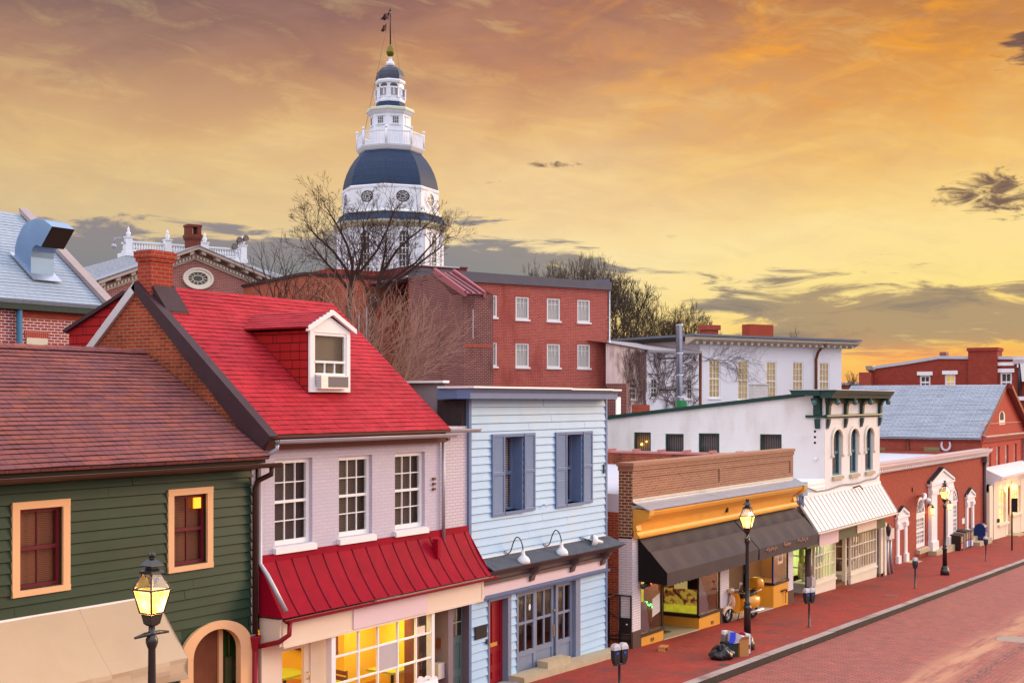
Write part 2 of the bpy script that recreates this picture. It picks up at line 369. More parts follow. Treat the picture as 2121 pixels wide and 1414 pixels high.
m_redmetal = paint('red_metal_roof', (.285,.004,.020), .6, .2, 3, 0, .15, .06, stain=(.13,.004,.012), st=(.5,.75))
m_redgutter = paint('red_gutter', (.26,.010,.020), .4, .18, 6)
m_siding_g = paint('green_siding', (.018,.040,.021), .5, .22, 2.2, spec=.2, stain=(.030,.033,.015), st=(.5,.8))
m_siding_b = paint('pale_blue_siding', (.375,.575,.79), .5, .08, 1.6, spec=.22, stain=(.44,.52,.58), st=(.5,.76))
m_bluetrim = paint('slate_blue_trim', (.13,.19,.34), .5, .10, 4)
m_bluegrey = paint('blue_grey_door_paint', (.19,.225,.32), .5, .10, 3)
m_peach = paint('peach_trim', (.72,.42,.22), .55, .06, 2)
m_burg = paint('burgundy_sash', (.12,.012,.020), .45, .12, 5)
m_reddoor = paint('red_door_paint', (.27,.006,.014), .38, .14, 3)
m_gold = paint('brass', (.75,.48,.12), .3, .1, 5, .9)
m_lav = brick('lavender_painted_brick', (.56,.51,.60), (.53,.48,.57), (.47,.43,.50), .215, .0677, .007, .35, .7, var=.05, blotch=.05, patch=(.50,.47,.55))
m_lav2 = brick('pale_lavender_painted_brick', (.63,.56,.62), (.60,.53,.59), (.46,.40,.46), .215, .0677, .010, .5, .7, var=.06, blotch=.06)
m_whitebrick = brick('white_painted_brick', (.78,.75,.74), (.76,.73,.73), (.70,.67,.67), .215, .0677, .007, .4, .7, var=.03, blotch=.03, patch=(.60,.56,.55), pst=(.56,.8), soot=(.60,.55,.52))
m_pillar = brick('white_painted_pillar_brick', (.74,.69,.72), (.70,.65,.69), (.50,.45,.48), .3, .0677, .010, .5, .7, var=.05, blotch=.06)
m_oldbrick = brick('old_orange_brick', (.42,.070,.030), (.25,.038,.022), (.34,.17,.10), .215, .0677, .011, .9, .9, var=.45, blotch=.35, soot=(.035,.016,.012))
m_chimbrick = brick('chimney_brick', (.40,.052,.030), (.30,.040,.026), (.34,.14,.09), .215, .075, .011, .8, .9, var=.3, blotch=.2)
m_farbrick = brick('red_brick', (.47,.078,.056), (.33,.046,.036), (.46,.21,.175), .24, .085, .014, .4, .9, var=.25, blotch=.2, patch=(.48,.15,.10), pst=(.55,.8), soot=(.27,.050,.040))
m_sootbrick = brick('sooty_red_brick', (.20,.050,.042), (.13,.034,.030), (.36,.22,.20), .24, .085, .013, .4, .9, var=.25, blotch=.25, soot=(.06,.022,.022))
m_orbrick = brick('orange_brick', (.44,.095,.050), (.34,.065,.040), (.44,.20,.14), .24, .085, .010, .3, .9, var=.2, blotch=.2)
m_pedbrick = brick('rose_brick', (.38,.105,.085), (.28,.070,.060), (.46,.32,.29), .24, .09, .014, .3, .9, var=.2, blotch=.15)
m_bankbrick = brick('bank_brick', (.40,.064,.038), (.29,.042,.028), (.34,.12,.085), .215, .0677, .010, .4, .85, var=.18, blotch=.12)
m_flatred = brick('flat_red_painted_brick', (.44,.065,.045), (.40,.055,.040), (.40,.075,.055), .215, .0677, .006, .2, .8, var=.10, blotch=.1)
m_darkred = brick('deep_red_brick', (.33,.050,.030), (.24,.034,.024), (.26,.07,.05), .215, .0677, .008, .3, .9, var=.2, blotch=.25, patch=(.42,.10,.05), pst=(.6,.8))
m_leftbrick = brick('red_brick_white_joints', (.38,.060,.050), (.25,.034,.034), (.62,.52,.52), .23, .079, .013, .4, .85, var=.25, blotch=.15)
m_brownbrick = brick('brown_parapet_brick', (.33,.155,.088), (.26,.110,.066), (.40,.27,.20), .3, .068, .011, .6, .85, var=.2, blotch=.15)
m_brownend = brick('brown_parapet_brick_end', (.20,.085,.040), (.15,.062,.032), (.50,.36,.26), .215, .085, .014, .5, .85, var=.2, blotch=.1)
m_soldier = brick('soldier_course_brick', (.42,.070,.045), (.34,.050,.036), (.40,.20,.16), .07, .24, .008, .3, .85, var=.2, blotch=.1, off=0)
m_brownshing = shingle('brown_asphalt_shingle', (.200,.068,.072), (.120,.058,.074), (.33,.092,.046), (.034,.015,.017), .30, .13, .006, .8, .26)
m_redshing = shingle('red_asphalt_shingle', (.42,.022,.034), (.31,.015,.024), (.49,.040,.050), (.11,.006,.010), .42, .13, .006, .7, .42, blotch=(.22,.013,.020))
m_redwallshing = shingle('dark_red_wall_shingle', (.36,.016,.018), (.32,.014,.017), (.40,.020,.020), (.06,.006,.006), .5, .17, .010, .8, .15)
m_slate = shingle('blue_grey_slate', (.30,.36,.45), (.26,.32,.41), (.34,.40,.48), (.20,.25,.33), .25, .16, .008, .6, .12, spec=.5)
m_slate2 = shingle('pale_slate', (.33,.37,.44), (.26,.30,.37), (.42,.45,.50), (.12,.14,.19), .3, .16, .014, .65, .18, spec=.5)
m_slate3 = shingle('grey_slate', (.26,.28,.33), (.22,.24,.29), (.33,.34,.37), (.15,.16,.19), .3, .2, .012, .65, .15, spec=.5)
m_domeslate = shingle('dark_blue_dome_slate', (.034,.055,.108), (.030,.049,.098), (.040,.061,.114), (.022,.038,.080), .5, .35, .02, .5, .14, spec=.10)
m_flash = paint('purple_brown_flashing', (.050,.024,.030), .55, .2, 4, spec=.2)
m_whitemetal = paint('white_metal_roofing', (.80,.78,.78), .4, .05, 2, spec=.5)
m_flatroof = paint('white_flat_roof', (.52,.53,.60), .6, .07, 1, stain=(.5,.5,.58), st=(.6,.85))
m_tarroof = paint('grey_roof_edge', (.13,.115,.135), .6, .12, 2)
m_darkgreen = paint('dark_green_trim', (.022,.060,.050), .45, .12, 4)
m_teal = paint('teal_sash', (.035,.145,.185), .5, .12, 4)
m_olive = paint('olive_band', (.10,.105,.055), .6, .08, 3)
m_yellow = paint('ochre_yellow_paint', (.72,.36,.055), .5, .07, 2.5, stain=(.55,.25,.05), st=(.6,.8))
m_yellow2 = paint('bulkhead_yellow', (.68,.31,.035), .5, .06, 2.5)
m_awnblack = paint('black_canvas', (.052,.040,.046), .75, .16, 1.2, 0, .2)
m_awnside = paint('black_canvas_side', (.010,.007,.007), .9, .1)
m_awncream = paint('cream_canvas', (.47,.36,.25), .8, .07, .9, 0, .35, .1, stain=(.46,.33,.21), st=(.5,.8))
m_stone = paint('tan_stone', (.46,.37,.25), .8, .14, 5, 0, .3)
m_greystone = paint('grey_stone', (.42,.38,.38), .8, .12, 5, 0, .3)
m_stucco = paint('stained_grey_stucco', (.29,.25,.27), .85, .2, 1.5, 0, .3, stain=(.09,.065,.07), st=(.48,.66), streak=True)
m_pinksign = paint('pale_pink_board', (.72,.56,.60), .5, .03, 2)
m_brownfrieze = paint('grey_brown_frieze', (.13,.088,.088), .6, .12, 3)
m_signcream = paint('cream_signboard', (.76,.62,.50), .5, .03, 1.5)
m_purple = paint('purple_poster', (.075,.035,.085), .5, .05, 3)
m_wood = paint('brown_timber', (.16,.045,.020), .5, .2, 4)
m_bamboo = slats('bamboo_blind', (.34,.115,.042), (.10,.032,.014), .028, .7, 1, .7, wob=.02)
m_blind = slats('white_slat_blind', (.62,.50,.46), (.07,.045,.05), .055, .62)
m_blindbrown = slats('brown_slat_blind', (.115,.066,.048), (.028,.016,.014), .045, .6)
m_curtain = slats('white_curtain', (.62,.58,.55), (.40,.37,.37), .11, .6, 0, .8, em=(.9,.72,.5), es=.10, wob=.05)
m_curtaingrey = slats('grey_curtain', (.17,.15,.14), (.045,.04,.04), .10, .62, 0, .8, wob=.03)
m_curtaingold = slats('amber_shade', (.52,.36,.16), (.40,.25,.10), .34, .6, 0, .8, em=(1.0,.70,.25), es=.22, wob=.2)
m_lantern = emit('lit_lantern_glass', (1.0,.60,.13), 6.5, .35, 9)
m_lantern_up = glass('lantern_upper_glass', (.92,.84,.80), .16, .08)
m_sconce = emit('lit_sconce_glass', (1.0,.52,.08), 8.0)
m_bulb = emit('warm_bulb', (1.0,.70,.30), 22.0)
m_bark = paint('dark_bark', (.062,.032,.026), .9, .3, 6)
m_bark2 = paint('grey_brown_twigs', (.075,.050,.036), .9, .3, 6)
m_bushtwig = paint('pale_twigs', (.36,.20,.15), .85, .35, 2.5)
m_silver = paint('silver_paint', (.62,.60,.62), .35, .08, 8, .4)
# ------------------------------------------------------------------ building helpers
def wall_open(mb, F, u0, u1, z0, z1, ops=(), rev=.14, d=0.0):
    us = sorted({u0, u1, *[min(max(o[0], u0), u1) for o in ops], *[min(max(o[1], u0), u1) for o in ops]})
    zs = sorted({z0, z1, *[min(max(o[2], z0), z1) for o in ops], *[min(max(o[3], z0), z1) for o in ops]})
    for a, b in zip(us, us[1:]):
        for c, e in zip(zs, zs[1:]):
            m, k = (a+b)/2, (c+e)/2
            if any(o[0] < m < o[1] and o[2] < k < o[3] for o in ops): continue
            mb.poly([F.P(a, c, d), F.P(b, c, d), F.P(b, e, d), F.P(a, e, d)])
    for o in ops:
        a, b, c, e = o[:4]; r = o[4] if len(o) > 4 else rev
        for q in (((a,c),(a,e)), ((b,c),(b,e)), ((a,e),(b,e)), ((a,c),(b,c))):
            (x, y), (x2, y2) = q; mb.poly([F.P(x, y, d), F.P(x2, y2, d), F.P(x2, y2, d-r), F.P(x, y, d-r)])
    return mb
def siding(mb, F, u0, u1, z0, z1, ops=(), h=.17, lip=.02, d=0.0, groove=.013):
    n = max(1, round((z1-z0)/h)); h = (z1-z0)/n; brr = random.Random(int(u0*100))
    for i in range(n):
        a0, a1 = z0+i*h, z0+(i+1)*h
        cuts = sorted({a0, a1, *[c for o in ops for c in (o[2], o[3]) if a0 < c < a1]})
        for c0, c1 in zip(cuts, cuts[1:]):
            iv = [(u0, u1)]; mid = (c0+c1)/2
            for o in ops:
                if o[2] < mid < o[3]:
                    iv = [s for a, b in iv for s in ((a, min(b, o[0])), (max(a, o[1]), b)) if s[1]-s[0] > 1e-4]
            pcs = []
            for a, b in iv:                        # boards butt at random lengths and sit a little unevenly
                x = a
                while x < b-1e-4:
                    e = x+brr.uniform(1.6, 4.2); e = b if e > b-.5 else e; pcs.append((x, e-(.005 if e < b else 0))); x = e
            for a, b in pcs:
                jit = brr.uniform(-.0035, .0035); D = lambda z, j=jit: d+j+lip*(1-(z-a0)/h)
                ct = c1-groove if c1 == a1 else c1
                mb.poly([F.P(a, c0, D(c0)), F.P(b, c0, D(c0)), F.P(b, ct, D(ct)), F.P(a, ct, D(ct))])
                if ct < c1: mb.poly([F.P(a, ct, D(ct)), F.P(b, ct, D(ct)), F.P(b, ct, d-.035), F.P(a, ct, d-.035)]).poly([F.P(a, ct, d-.035), F.P(b, ct, d-.035), F.P(b, c1, d-.035), F.P(a, c1, d-.035)])
                if c0 == a0: mb.poly([F.P(a, c0, D(c0)), F.P(b, c0, D(c0)), F.P(b, c0, d-.036), F.P(a, c0, d-.036)])
    for o in ops:
        a, b, c, e = o[:4]; r = o[4] if len(o) > 4 else .14
        for (x, y), (x2, y2) in (((a,c),(a,e)), ((b,c),(b,e)), ((a,e),(b,e)), ((a,c),(b,c))):
            mb.poly([F.P(x, y, d+.005), F.P(x2, y2, d+.005), F.P(x2, y2, d-r), F.P(x, y, d-r)])
    return mb
def courses(mb, A, B, C, D, ex=.14, lift=.012, seg=10, wob=.004, rnd=None):
    A, B, C, D = map(Vector, (A, B, C, D)); rnd = rnd or random.Random(5)
    n = max(1, round(((D-A).length+(C-B).length)/2/ex)); N = (B-A).cross(D-A).normalized()
    if N.z < 0: N = -N
    e = (B-A).normalized(); L = lambda t: A+(D-A)*t; Rr = lambda t: B+(C-B)*t
    for i in range(n):
        l0, r0, l1, r1 = L(i/n), Rr(i/n), L((i+1)/n), Rr((i+1)/n)
        w0 = [lift+rnd.uniform(-wob, wob) for _ in range(seg+1)]
        for k in range(seg):
            a, b = k/seg, (k+1)/seg
            p = [l0+(r0-l0)*a, l0+(r0-l0)*b, l1+(r1-l1)*b, l1+(r1-l1)*a]
            q = [p[0]+N*w0[k], p[1]+N*w0[k+1], p[2]+N*.002, p[3]+N*.002]
            off = rnd.random()*0
            uv = [((x-A).dot(e)+off, (i+(0 if j < 2 else .97))*ex) for j, x in enumerate(p)]
            mb.poly(q, uv)
            bt = [q[0], q[1], p[1]-N*.004, p[0]-N*.004]
            mb.poly(bt, [(uv[0][0], uv[0][1]), (uv[1][0], uv[1][1]), (uv[1][0], uv[1][1]), (uv[0][0], uv[0][1])])
    return mb
def slab(mb, A, B, C, D, th):               # a flat sheet with thickness below it
    A, B, C, D = map(Vector, (A, B, C, D)); N = (B-A).cross(D-A).normalized()
    if N.z < 0: N = -N
    return mb.hexa([p-N*th for p in (A, B, C, D)], [A, B, C, D])
def seams(mb, A, B, C, D, n, h=.03, w=.02, bow=0.0):
    A, B, C, D = map(Vector, (A, B, C, D)); N = (B-A).cross(D-A).normalized()
    if N.z < 0: N = -N
    e = (B-A).normalized()
    for k in range(n+1):
        p = A+(B-A)*(k/n); q = D+(C-D)*(k/n)
        mb.hexa([p-e*w/2, p+e*w/2, q+e*w/2, q-e*w/2], [p-e*w/2+N*h, p+e*w/2+N*h, q+e*w/2+N*h, q-e*w/2+N*h])
    return mb
def sash(par, F, u0, u1, z0, z1, mf, mp=None, back=None, rec=.10, fw=.07, cols=3, rt=2, rb=2, mid=.5, sill=.06, sillm=None, mw=.018, sillout=.07, sillext=.06, name='window', th=.06, label=None, backd=.09, head=0, d=0.0, backname='blind'):
    mb = MB(); f0, f1 = d-rec, d-rec+th
    mb.box(F, u0, u0+fw, z0, z1, f0, f1); mb.box(F, u1-fw, u1, z0, z1, f0, f1)
    mb.box(F, u0+fw, u1-fw, z0, z0+fw, f0, f1); mb.box(F, u0+fw, u1-fw, z1-fw, z1, f0, f1)
    a, b, c, e = u0+fw, u1-fw, z0+fw, z1-fw; zm = c+(e-c)*mid
    if rb and rt: mb.box(F, a, b, zm-mw*1.3, zm+mw*1.3, f0+.002, f1-.004)
    q0, q1 = f0+.012, f1-.018
    for k in range(1, cols):
        u = a+(b-a)*k/cols
        if rt: mb.box(F, u-mw/2, u+mw/2, zm+mw*1.3, e, q0, q1)
        if rb: mb.box(F, u-mw/2, u+mw/2, c, zm-mw*1.3, q0, q1)
    for rows, lo, hi_ in ((rt, zm, e), (rb, c, zm)):
        for k in range(1, rows):
            z = lo+(hi_-lo)*k/rows; mb.box(F, a, b, z-mw/2, z+mw/2, q0+.003, q1-.003)
    w = part(name, mb, mf, par, label)
    part('pane', MB().poly([F.P(a, c, f0+.02), F.P(b, c, f0+.02), F.P(b, e, f0+.02), F.P(a, e, f0+.02)]), mp or m_glassd, w)
    if back: part(backname, MB().box(F, u0+.01, u1-.01, z0+.01, z1-.01, f0-backd-.02, f0-backd), back, w)
    if sill: part('sill', MB().profile(F, u0-sillext, u1+sillext, [(f1+.001, z0-sill), (d+sillout, z0-sill), (d+sillout, z0-sill*.25), (f1+.001, z0-.002)]), sillm or mf, w)
    return w
def gutter(F, u0, u1, z, d, r=.065):         # half round gutter section
    mb = MB(); n = 7
    sec = [(d+r*math.cos(math.pi+math.pi*k/n), z+r*math.sin(math.pi+math.pi*k/n)) for k in range(n+1)]
    sec += [(d+(r-.012)*math.cos(-math.pi*k/n), z+(r-.012)*math.sin(-math.pi*k/n)) for k in range(n+1)]
    mb.profile(F, u0, u1, sec)
    for u in (u0, u1):
        mb.poly([F.P(u, z+r*math.sin(math.pi+math.pi*k/n), d+r*math.cos(math.pi+math.pi*k/n)) for k in range(n+1)])
    mb.tube([F.P(u0, z+.004, d+r), F.P(u1, z+.004, d+r)], .011, 6)
    return mb
def panel_door(mb, F, u0, u1, z0, z1, d, rows=((.06,.42),(.50,.94)), cols=2, inset=.02, m=.10):
    # rails and stiles as raised pieces over a recessed slab
    mb.box(F, u0, u1, z0, z1, d-.05, d-inset)
    W_ = u1-u0; H = z1-z0; us = [u0]+[u0+W_*k/cols for k in range(1, cols)]+[u1]
    for k, u in enumerate(us):
        lo, hi_ = (u, u+m) if k == 0 else (u-m, u) if k == cols else (u-m*.5, u+m*.5)
        mb.box(F, lo, hi_, z0, z1, d-inset+.001, d)
    ys = [0]+[v for r in rows for v in r]+[1]
    for k in range(0, len(ys), 2): mb.box(F, u0+m, u1-m, z0+H*ys[k], z0+H*ys[k+1], d-inset+.002, d-.002)
    return mb
def text_mesh(body, size, ext=.004, shear=0.0):
    cu = bpy.data.curves.new('lettering', 'FONT'); cu.body = body; cu.size = size; cu.extrude = ext; cu.shear = shear; cu.align_x = 'CENTER'; cu.resolution_u = 2
    o = bpy.data.objects.new('lettering', cu); COL.objects.link(o)
    me = bpy.data.meshes.new_from_object(o.evaluated_get(bpy.context.evaluated_depsgraph_get()))
    bpy.data.objects.remove(o); bpy.data.curves.remove(cu)
    mb = MB(); mb.v = [v.co.copy() for v in me.vertices]; mb.f = [list(p.vertices) for p in me.polygons]; bpy.data.meshes.remove(me); return mb
def letter(F, body, u, z, d, size, ext=.004, shear=0.0, squash=1.0):
    mb = text_mesh(body, size, ext, shear)
    mb.v = [F.P(u+v.x*squash, z+v.y, d+v.z) for v in mb.v]; return mb

# ------------------------------------------------------------------ ground, pavement, kerb, road
def strip(name, Y0, Y1, dz, mat, x0=-40, x1=170, step=5.0, ny=1):
    mb = MB(); x = x0
    while x < x1:
        for j in range(ny):
            a, b = Y0+(Y1-Y0)*j/ny, Y0+(Y1-Y0)*(j+1)/ny
            mb.poly([(x, a, gz(x)+dz), (x+step, a, gz(x+step)+dz), (x+step, b, gz(x+step)+dz), (x, b, gz(x)+dz)])
        x += step
    return struct(name, mb, mat)
m_pave = brick('pavement_brick', (.39,.052,.036), (.29,.042,.033), (.19,.048,.038), .2, .1, .008, .6, .72, patch=(.21,.052,.042), pst=(.48,.66), var=.35, blotch=.28, soot=(.12,.055,.05))
def road_mat():
    m, n, b = _mat('road_brick'); p = _pos(n); sp = n.new('ShaderNodeSeparateXYZ'); n.put(sp.inputs[0], p)
    rot = n.comb(sp.outputs[1], sp.outputs[0], 0)
    t = n.new('ShaderNodeTexBrick'); n.put(t.inputs['Vector'], rot); t.inputs['Scale'].default_value = 1
    t.inputs['Brick Width'].default_value = .26; t.inputs['Row Height'].default_value = .13; t.inputs['Mortar Size'].default_value = .016; t.inputs['Mortar Smooth'].default_value = .3
    t.inputs['Color1'].default_value = (.40,.084,.060,1); t.inputs['Color2'].default_value = (.26,.056,.045,1); t.inputs['Mortar'].default_value = (.10,.040,.036,1)
    st = n.comb(n.m('MULTIPLY', sp.outputs[0], .10), n.m('MULTIPLY', sp.outputs[1], .9), 0)
    f = n.noise(st, 1.3, 6, .6); g = n.noise(p, .9, 6, .6); k = n.m('ADD', n.m('ADD', n.m('MULTIPLY', n.m('SUBTRACT', n.noise(p, 14, 4, .65), .5), .9), n.m('MULTIPLY', n.m('SUBTRACT', n.noise(p, 3.0, 4, .6), .5), .7)), 1)
    col = n.mix(1.0, t.outputs['Color'], n.comb(k, k, k), 'MULTIPLY')
    track_glint = n.m('MULTIPLY', n.m('ADD', n.gauss(sp.outputs[1], 8.35, .55), n.m('MULTIPLY', n.gauss(sp.outputs[1], 6.1, .5), .8)), n.sstep(n.noise(st, 2.6, 5, .6), .30, .62))
    col = n.mix(n.m('MULTIPLY', track_glint, .62), col, (.64,.35,.20,1))             # pale wheel tracks with the golden sky glint painted into their colour
    col = n.mix(n.m('MULTIPLY', n.sstep(g, .52, .75), .45), col, (.20,.07,.065,1))
    seam = n.m('MULTIPLY', n.gauss(sp.outputs[1], 7.45, .16), n.sstep(n.noise(n.comb(n.m('MULTIPLY', sp.outputs[0], 1.0), n.m('MULTIPLY', sp.outputs[1], 5.0), 0), 3.2, 3, .6), .47, .56))
    col = n.mix(n.m('MULTIPLY', seam, .85), col, (.05,.028,.03,1))
    n.put(b.inputs['Base Color'], col); n.put(b.inputs['Roughness'], n.m('SUBTRACT', .60, n.m('MULTIPLY', track_glint, .22))); b.inputs['Specular IOR Level'].default_value = .45
    bp = n.new('ShaderNodeBump'); bp.inputs['Strength'].default_value = .6; bp.inputs['Distance'].default_value = .012; bp.invert = True
    n.put(bp.inputs['Height'], n.m('ADD', t.outputs['Fac'], n.m('MULTIPLY', n.noise(p, 9, 4, .6), .6))); n.put(b.inputs['Normal'], bp.outputs[0]); return m
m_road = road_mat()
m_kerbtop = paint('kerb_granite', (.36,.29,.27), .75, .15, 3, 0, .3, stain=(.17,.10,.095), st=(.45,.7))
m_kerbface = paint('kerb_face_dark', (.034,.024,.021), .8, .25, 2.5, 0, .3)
m_earth = paint('bare_earth', (.12,.085,.06), .95, .2, .4)
KY = 12.5                                     # outer edge of the kerb
gmb = MB(); xs = [-1500, -600, -200, -60, -40, 0, 40, 80, 130, 170, 300, 700, 1800]; ys = [-900, -200, -40, -3, 0.5, 12, 19, 30, 60, 110, 170, 260, 600, 1600]
def terr(x, y): return gz(x)-.35+(0 if y < 30 else 5.0*min(1, (y-30)/110))*(1 if -60 < x < 260 else .3)
for a, b in zip(xs, xs[1:]):
    for c, e in zip(ys, ys[1:]): gmb.poly([(a,c,terr(a,c)), (b,c,terr(b,c)), (b,e,terr(b,e)), (a,e,terr(a,e))])
struct('ground', gmb, m_earth)
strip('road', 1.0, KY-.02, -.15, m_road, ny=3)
strip('pavement', KY+.30, 19.0, 0, m_pave)
strip('far_pavement', -3.0, .7, 0, m_pave)
def kerb(name, y0, y1, facey):
    mb = MB(); x = -40
    rr = random.Random(3)
    while x < 170:
        L = rr.uniform(2.0, 3.4); g = .012; j = rr.uniform(-.006, .008)
        mb.hexa([(x,y0,gz(x)-.3),(x+L-g,y0,gz(x+L)-.3),(x+L-g,y1,gz(x+L)-.3),(x,y1,gz(x)-.3)], [(x,y0+.015,gz(x)+.008+j),(x+L-g,y0+.015,gz(x+L)+.008+j),(x+L-g,y1,gz(x+L)+.006+j),(x,y1,gz(x)+.006+j)]); x += L
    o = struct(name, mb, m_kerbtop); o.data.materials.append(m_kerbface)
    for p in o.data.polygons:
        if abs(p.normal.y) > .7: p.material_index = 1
    return o
kerb('kerb', KY, KY+.30, KY); kerb('far_kerb', .7, 1.0, 1.0)
# ================================================================== GREEN HOUSE
YF = 16.2; F = street(YF); G = lambda x: gz(x)
t = thing('green_house', 'dark green clapboard house with brown shingle roof and peach window frames at far left', 'house', (14.5, 16.2, G(14.5)))
X0, X1 = 5.0, 17.36; eave = EYE-.99; ridgeY, ridgeZ = 19.0, EYE+.95
w1 = (F.s(22), F.s(142), F.z(82, 1229), F.z(82, 1036)); w2 = (F.s(345), F.s(438), F.z(392, 1180), F.z(392, 1010))
acx = F.s(446); a_out = F.s(518)-acx; a_in = F.s(494)-acx; azs = F.z(518, 1336); arz = F.z(449, 1284)-azs; arzi = F.z(449, 1301)-azs
ops = [(w1[0]+.13, w1[1]-.13, w1[2]+.10, w1[3]-.11, .12), (w2[0]+.12, w2[1]-.12, w2[2]+.10, w2[3]-.11, .12), (acx-a_out+.05, acx+a_out-.05, -.6, azs+arz-.05, .05)]
mb = siding(MB(), F, X0, X1-.06, -.6, eave-.02, ops, .165, .034)
zb = -.6
mb.poly([(X0, YF, zb), (X0, 21.8, zb), (X0, 21.8, eave), (X0, ridgeY, ridgeZ-.06), (X0, YF, eave)])
mb.poly([(X0, 21.8, zb), (X1, 21.8, zb), (X1, 21.8, eave), (X0, 21.8, eave)])
part('wall', mb, m_siding_g, t)
# filler round the arch, above the curve
mb = MB(); n = 20
for k in range(n):
    A, B = math.pi*k/n, math.pi*(k+1)/n
    q = [(acx+a_out*math.cos(A)*.97, azs+arz*math.sin(A)*.97), (acx+a_out*math.cos(B)*.97, azs+arz*math.sin(B)*.97)]
    mb.poly([F.P(q[0][0], q[0][1], .004), F.P(q[0][0], azs+arz, .004), F.P(q[1][0], azs+arz, .004), F.P(q[1][0], q[1][1], .004)])
part('arch_boarding', mb, m_siding_g, t)
part('corner_board', MB().box(F, X1-.09, X1+.0, zb, eave, -.02, .03), m_lav2, t)
for w in (w1, w2):
    u0, u1, z0, z1 = w; fb = .13
    mb = MB().box(F, u0, u0+fb, z0+.09, z1-.11, .0, .045).box(F, u1-fb, u1, z0+.09, z1-.11, .0, .045).box(F, u0, u1, z1-.11, z1, .0, .05).box(F, u0, u1, z0, z0+.09, -.06, .055)
    fr_ = part('window_frame', mb, m_peach, t)
    sash(t, F, u0+fb, u1-fb, z0+.10, z1-.11, m_burg, m_glassd, m_bamboo, rec=.11, fw=.055, cols=2, rt=1, rb=1, mw=.022, sill=0, backd=.05)
part('hanging_lamp', MB().wbox(F.s(404), F.s(418), YF+.02, YF+.05, F.z(411, 1052), F.z(411, 1030)), emit('orange_lamp_shade', (1.0,.35,.02), 1.6), t)
mb = courses(MB(), (X0, YF-.4, eave+.02), (X1-.02, YF-.4, eave+.02), (X1-.02, ridgeY, ridgeZ), (X0, ridgeY, ridgeZ), .13, .014, 30, .007)
slab(mb, (X0, YF-.39, eave+.01), (X1-.02, YF-.39, eave+.01), (X1-.02, ridgeY, ridgeZ-.01), (X0, ridgeY, ridgeZ-.01), .05)
slab(mb, (X1-.02, 22.1, eave), (X0, 22.1, eave), (X0, ridgeY+.02, ridgeZ-.01), (X1-.02, ridgeY+.02, ridgeZ-.01), .05)
rf = part('roof', mb, m_brownshing, t)
mb = MB(); x = X0; rr = random.Random(2)
while x < X1-.05:
    e = min(x+.3, X1-.02); h = rr.uniform(.004, .014)
    for sgn in (-1, 1):
        mb.poly([(x, ridgeY+sgn*.14, ridgeZ-.085+.03+h), (e, ridgeY+sgn*.14, ridgeZ-.085+.03+h), (e, ridgeY, ridgeZ+.03+h), (x, ridgeY, ridgeZ+.03+h)])
    x += .28
part('ridge_cap', mb, m_brownshing, rf)
part('fascia', MB().box(F, X0, X1-.03, eave-.10, eave-.01, .04, .30).box(F, X0, X1-.03, eave-.22, eave-.101, .012, .06), paint('dark_fascia', (.022,.012,.008), .7, .2), t)  # near-black boards below the roof edge
part('gutter', gutter(F, X0, X1+.22, eave-.11, .39, .075), m_brownpipe, t)
gx = F.s(526, .05)
part('downpipe', MB().tube([F.P(gx+.10, eave-.18, .38), F.P(gx+.10, eave-.30, .37), F.P(gx+.02, eave-.42, .12), F.P(gx, eave-.55, .08), F.P(gx, F.z(525, 1310), .08)], .048, 10), m_brownpipe, t)
part('hopper', MB().lathe(F.P(gx, F.z(525, 1345), .08), [(.05,-.05), (.055,0), (.11,.24), (.115,.26)], 10).tube([F.P(gx, F.z(525, 1345), .08), F.P(gx, -.2, .08)], .055, 10), m_redgutter, t)
# cream canvas awning
pz = F.z(318, 1235); fxr = 15.02; fy = YF-.76; fz_ = EYE-4.10
mb = MB()
ns = 26; nr = 10; rr = random.Random(8)
def awp(i, j):
    x = X0+(fxr-X0)*i/ns; v = j/nr; y = YF-.03+(fy-YF+.03)*v; z = pz+(fz_-pz)*v
    return Vector((x, y, z-.05*math.sin(math.pi*v)*(.35+.65*abs(math.sin(i*.62)))+rr.uniform(-.006, .006)))
grid = [[awp(i, j) for j in range(nr+1)] for i in range(ns+1)]
for i in range(ns):
    for j in range(nr): mb.poly([grid[i][j], grid[i+1][j], grid[i+1][j+1], grid[i][j+1]], smooth=True)
nv = 5
def val(i, j):
    p = grid[i][nr].copy(); p.z -= .34*j/nv; p.y += .05*math.sin(i*1.7+j*.6)*j/nv+.02*math.sin(i*4.1+j)*(j > 0); return p
for i in range(ns):
    for j in range(nv): mb.poly([val(i, j), val(i+1, j), val(i+1, j+1), val(i, j+1)], smooth=True)
mb.poly([Vector((fxr, YF-.03, pz)), Vector((fxr, fy, fz_)), Vector((fxr, fy, fz_-.34)), Vector((fxr, YF-.03, fz_-.10))])
for i in (5, 11, 17, 22): mb.tube([grid[i][j]+Vector((0,.004,-.003)) for j in range(nr+1)], .009, 6)
aw = part('awning', mb, m_awncream, t)
part('awning_rail', MB().box(F, X0, fxr, pz-.005, pz+.03, .005, .03), m_white, aw)
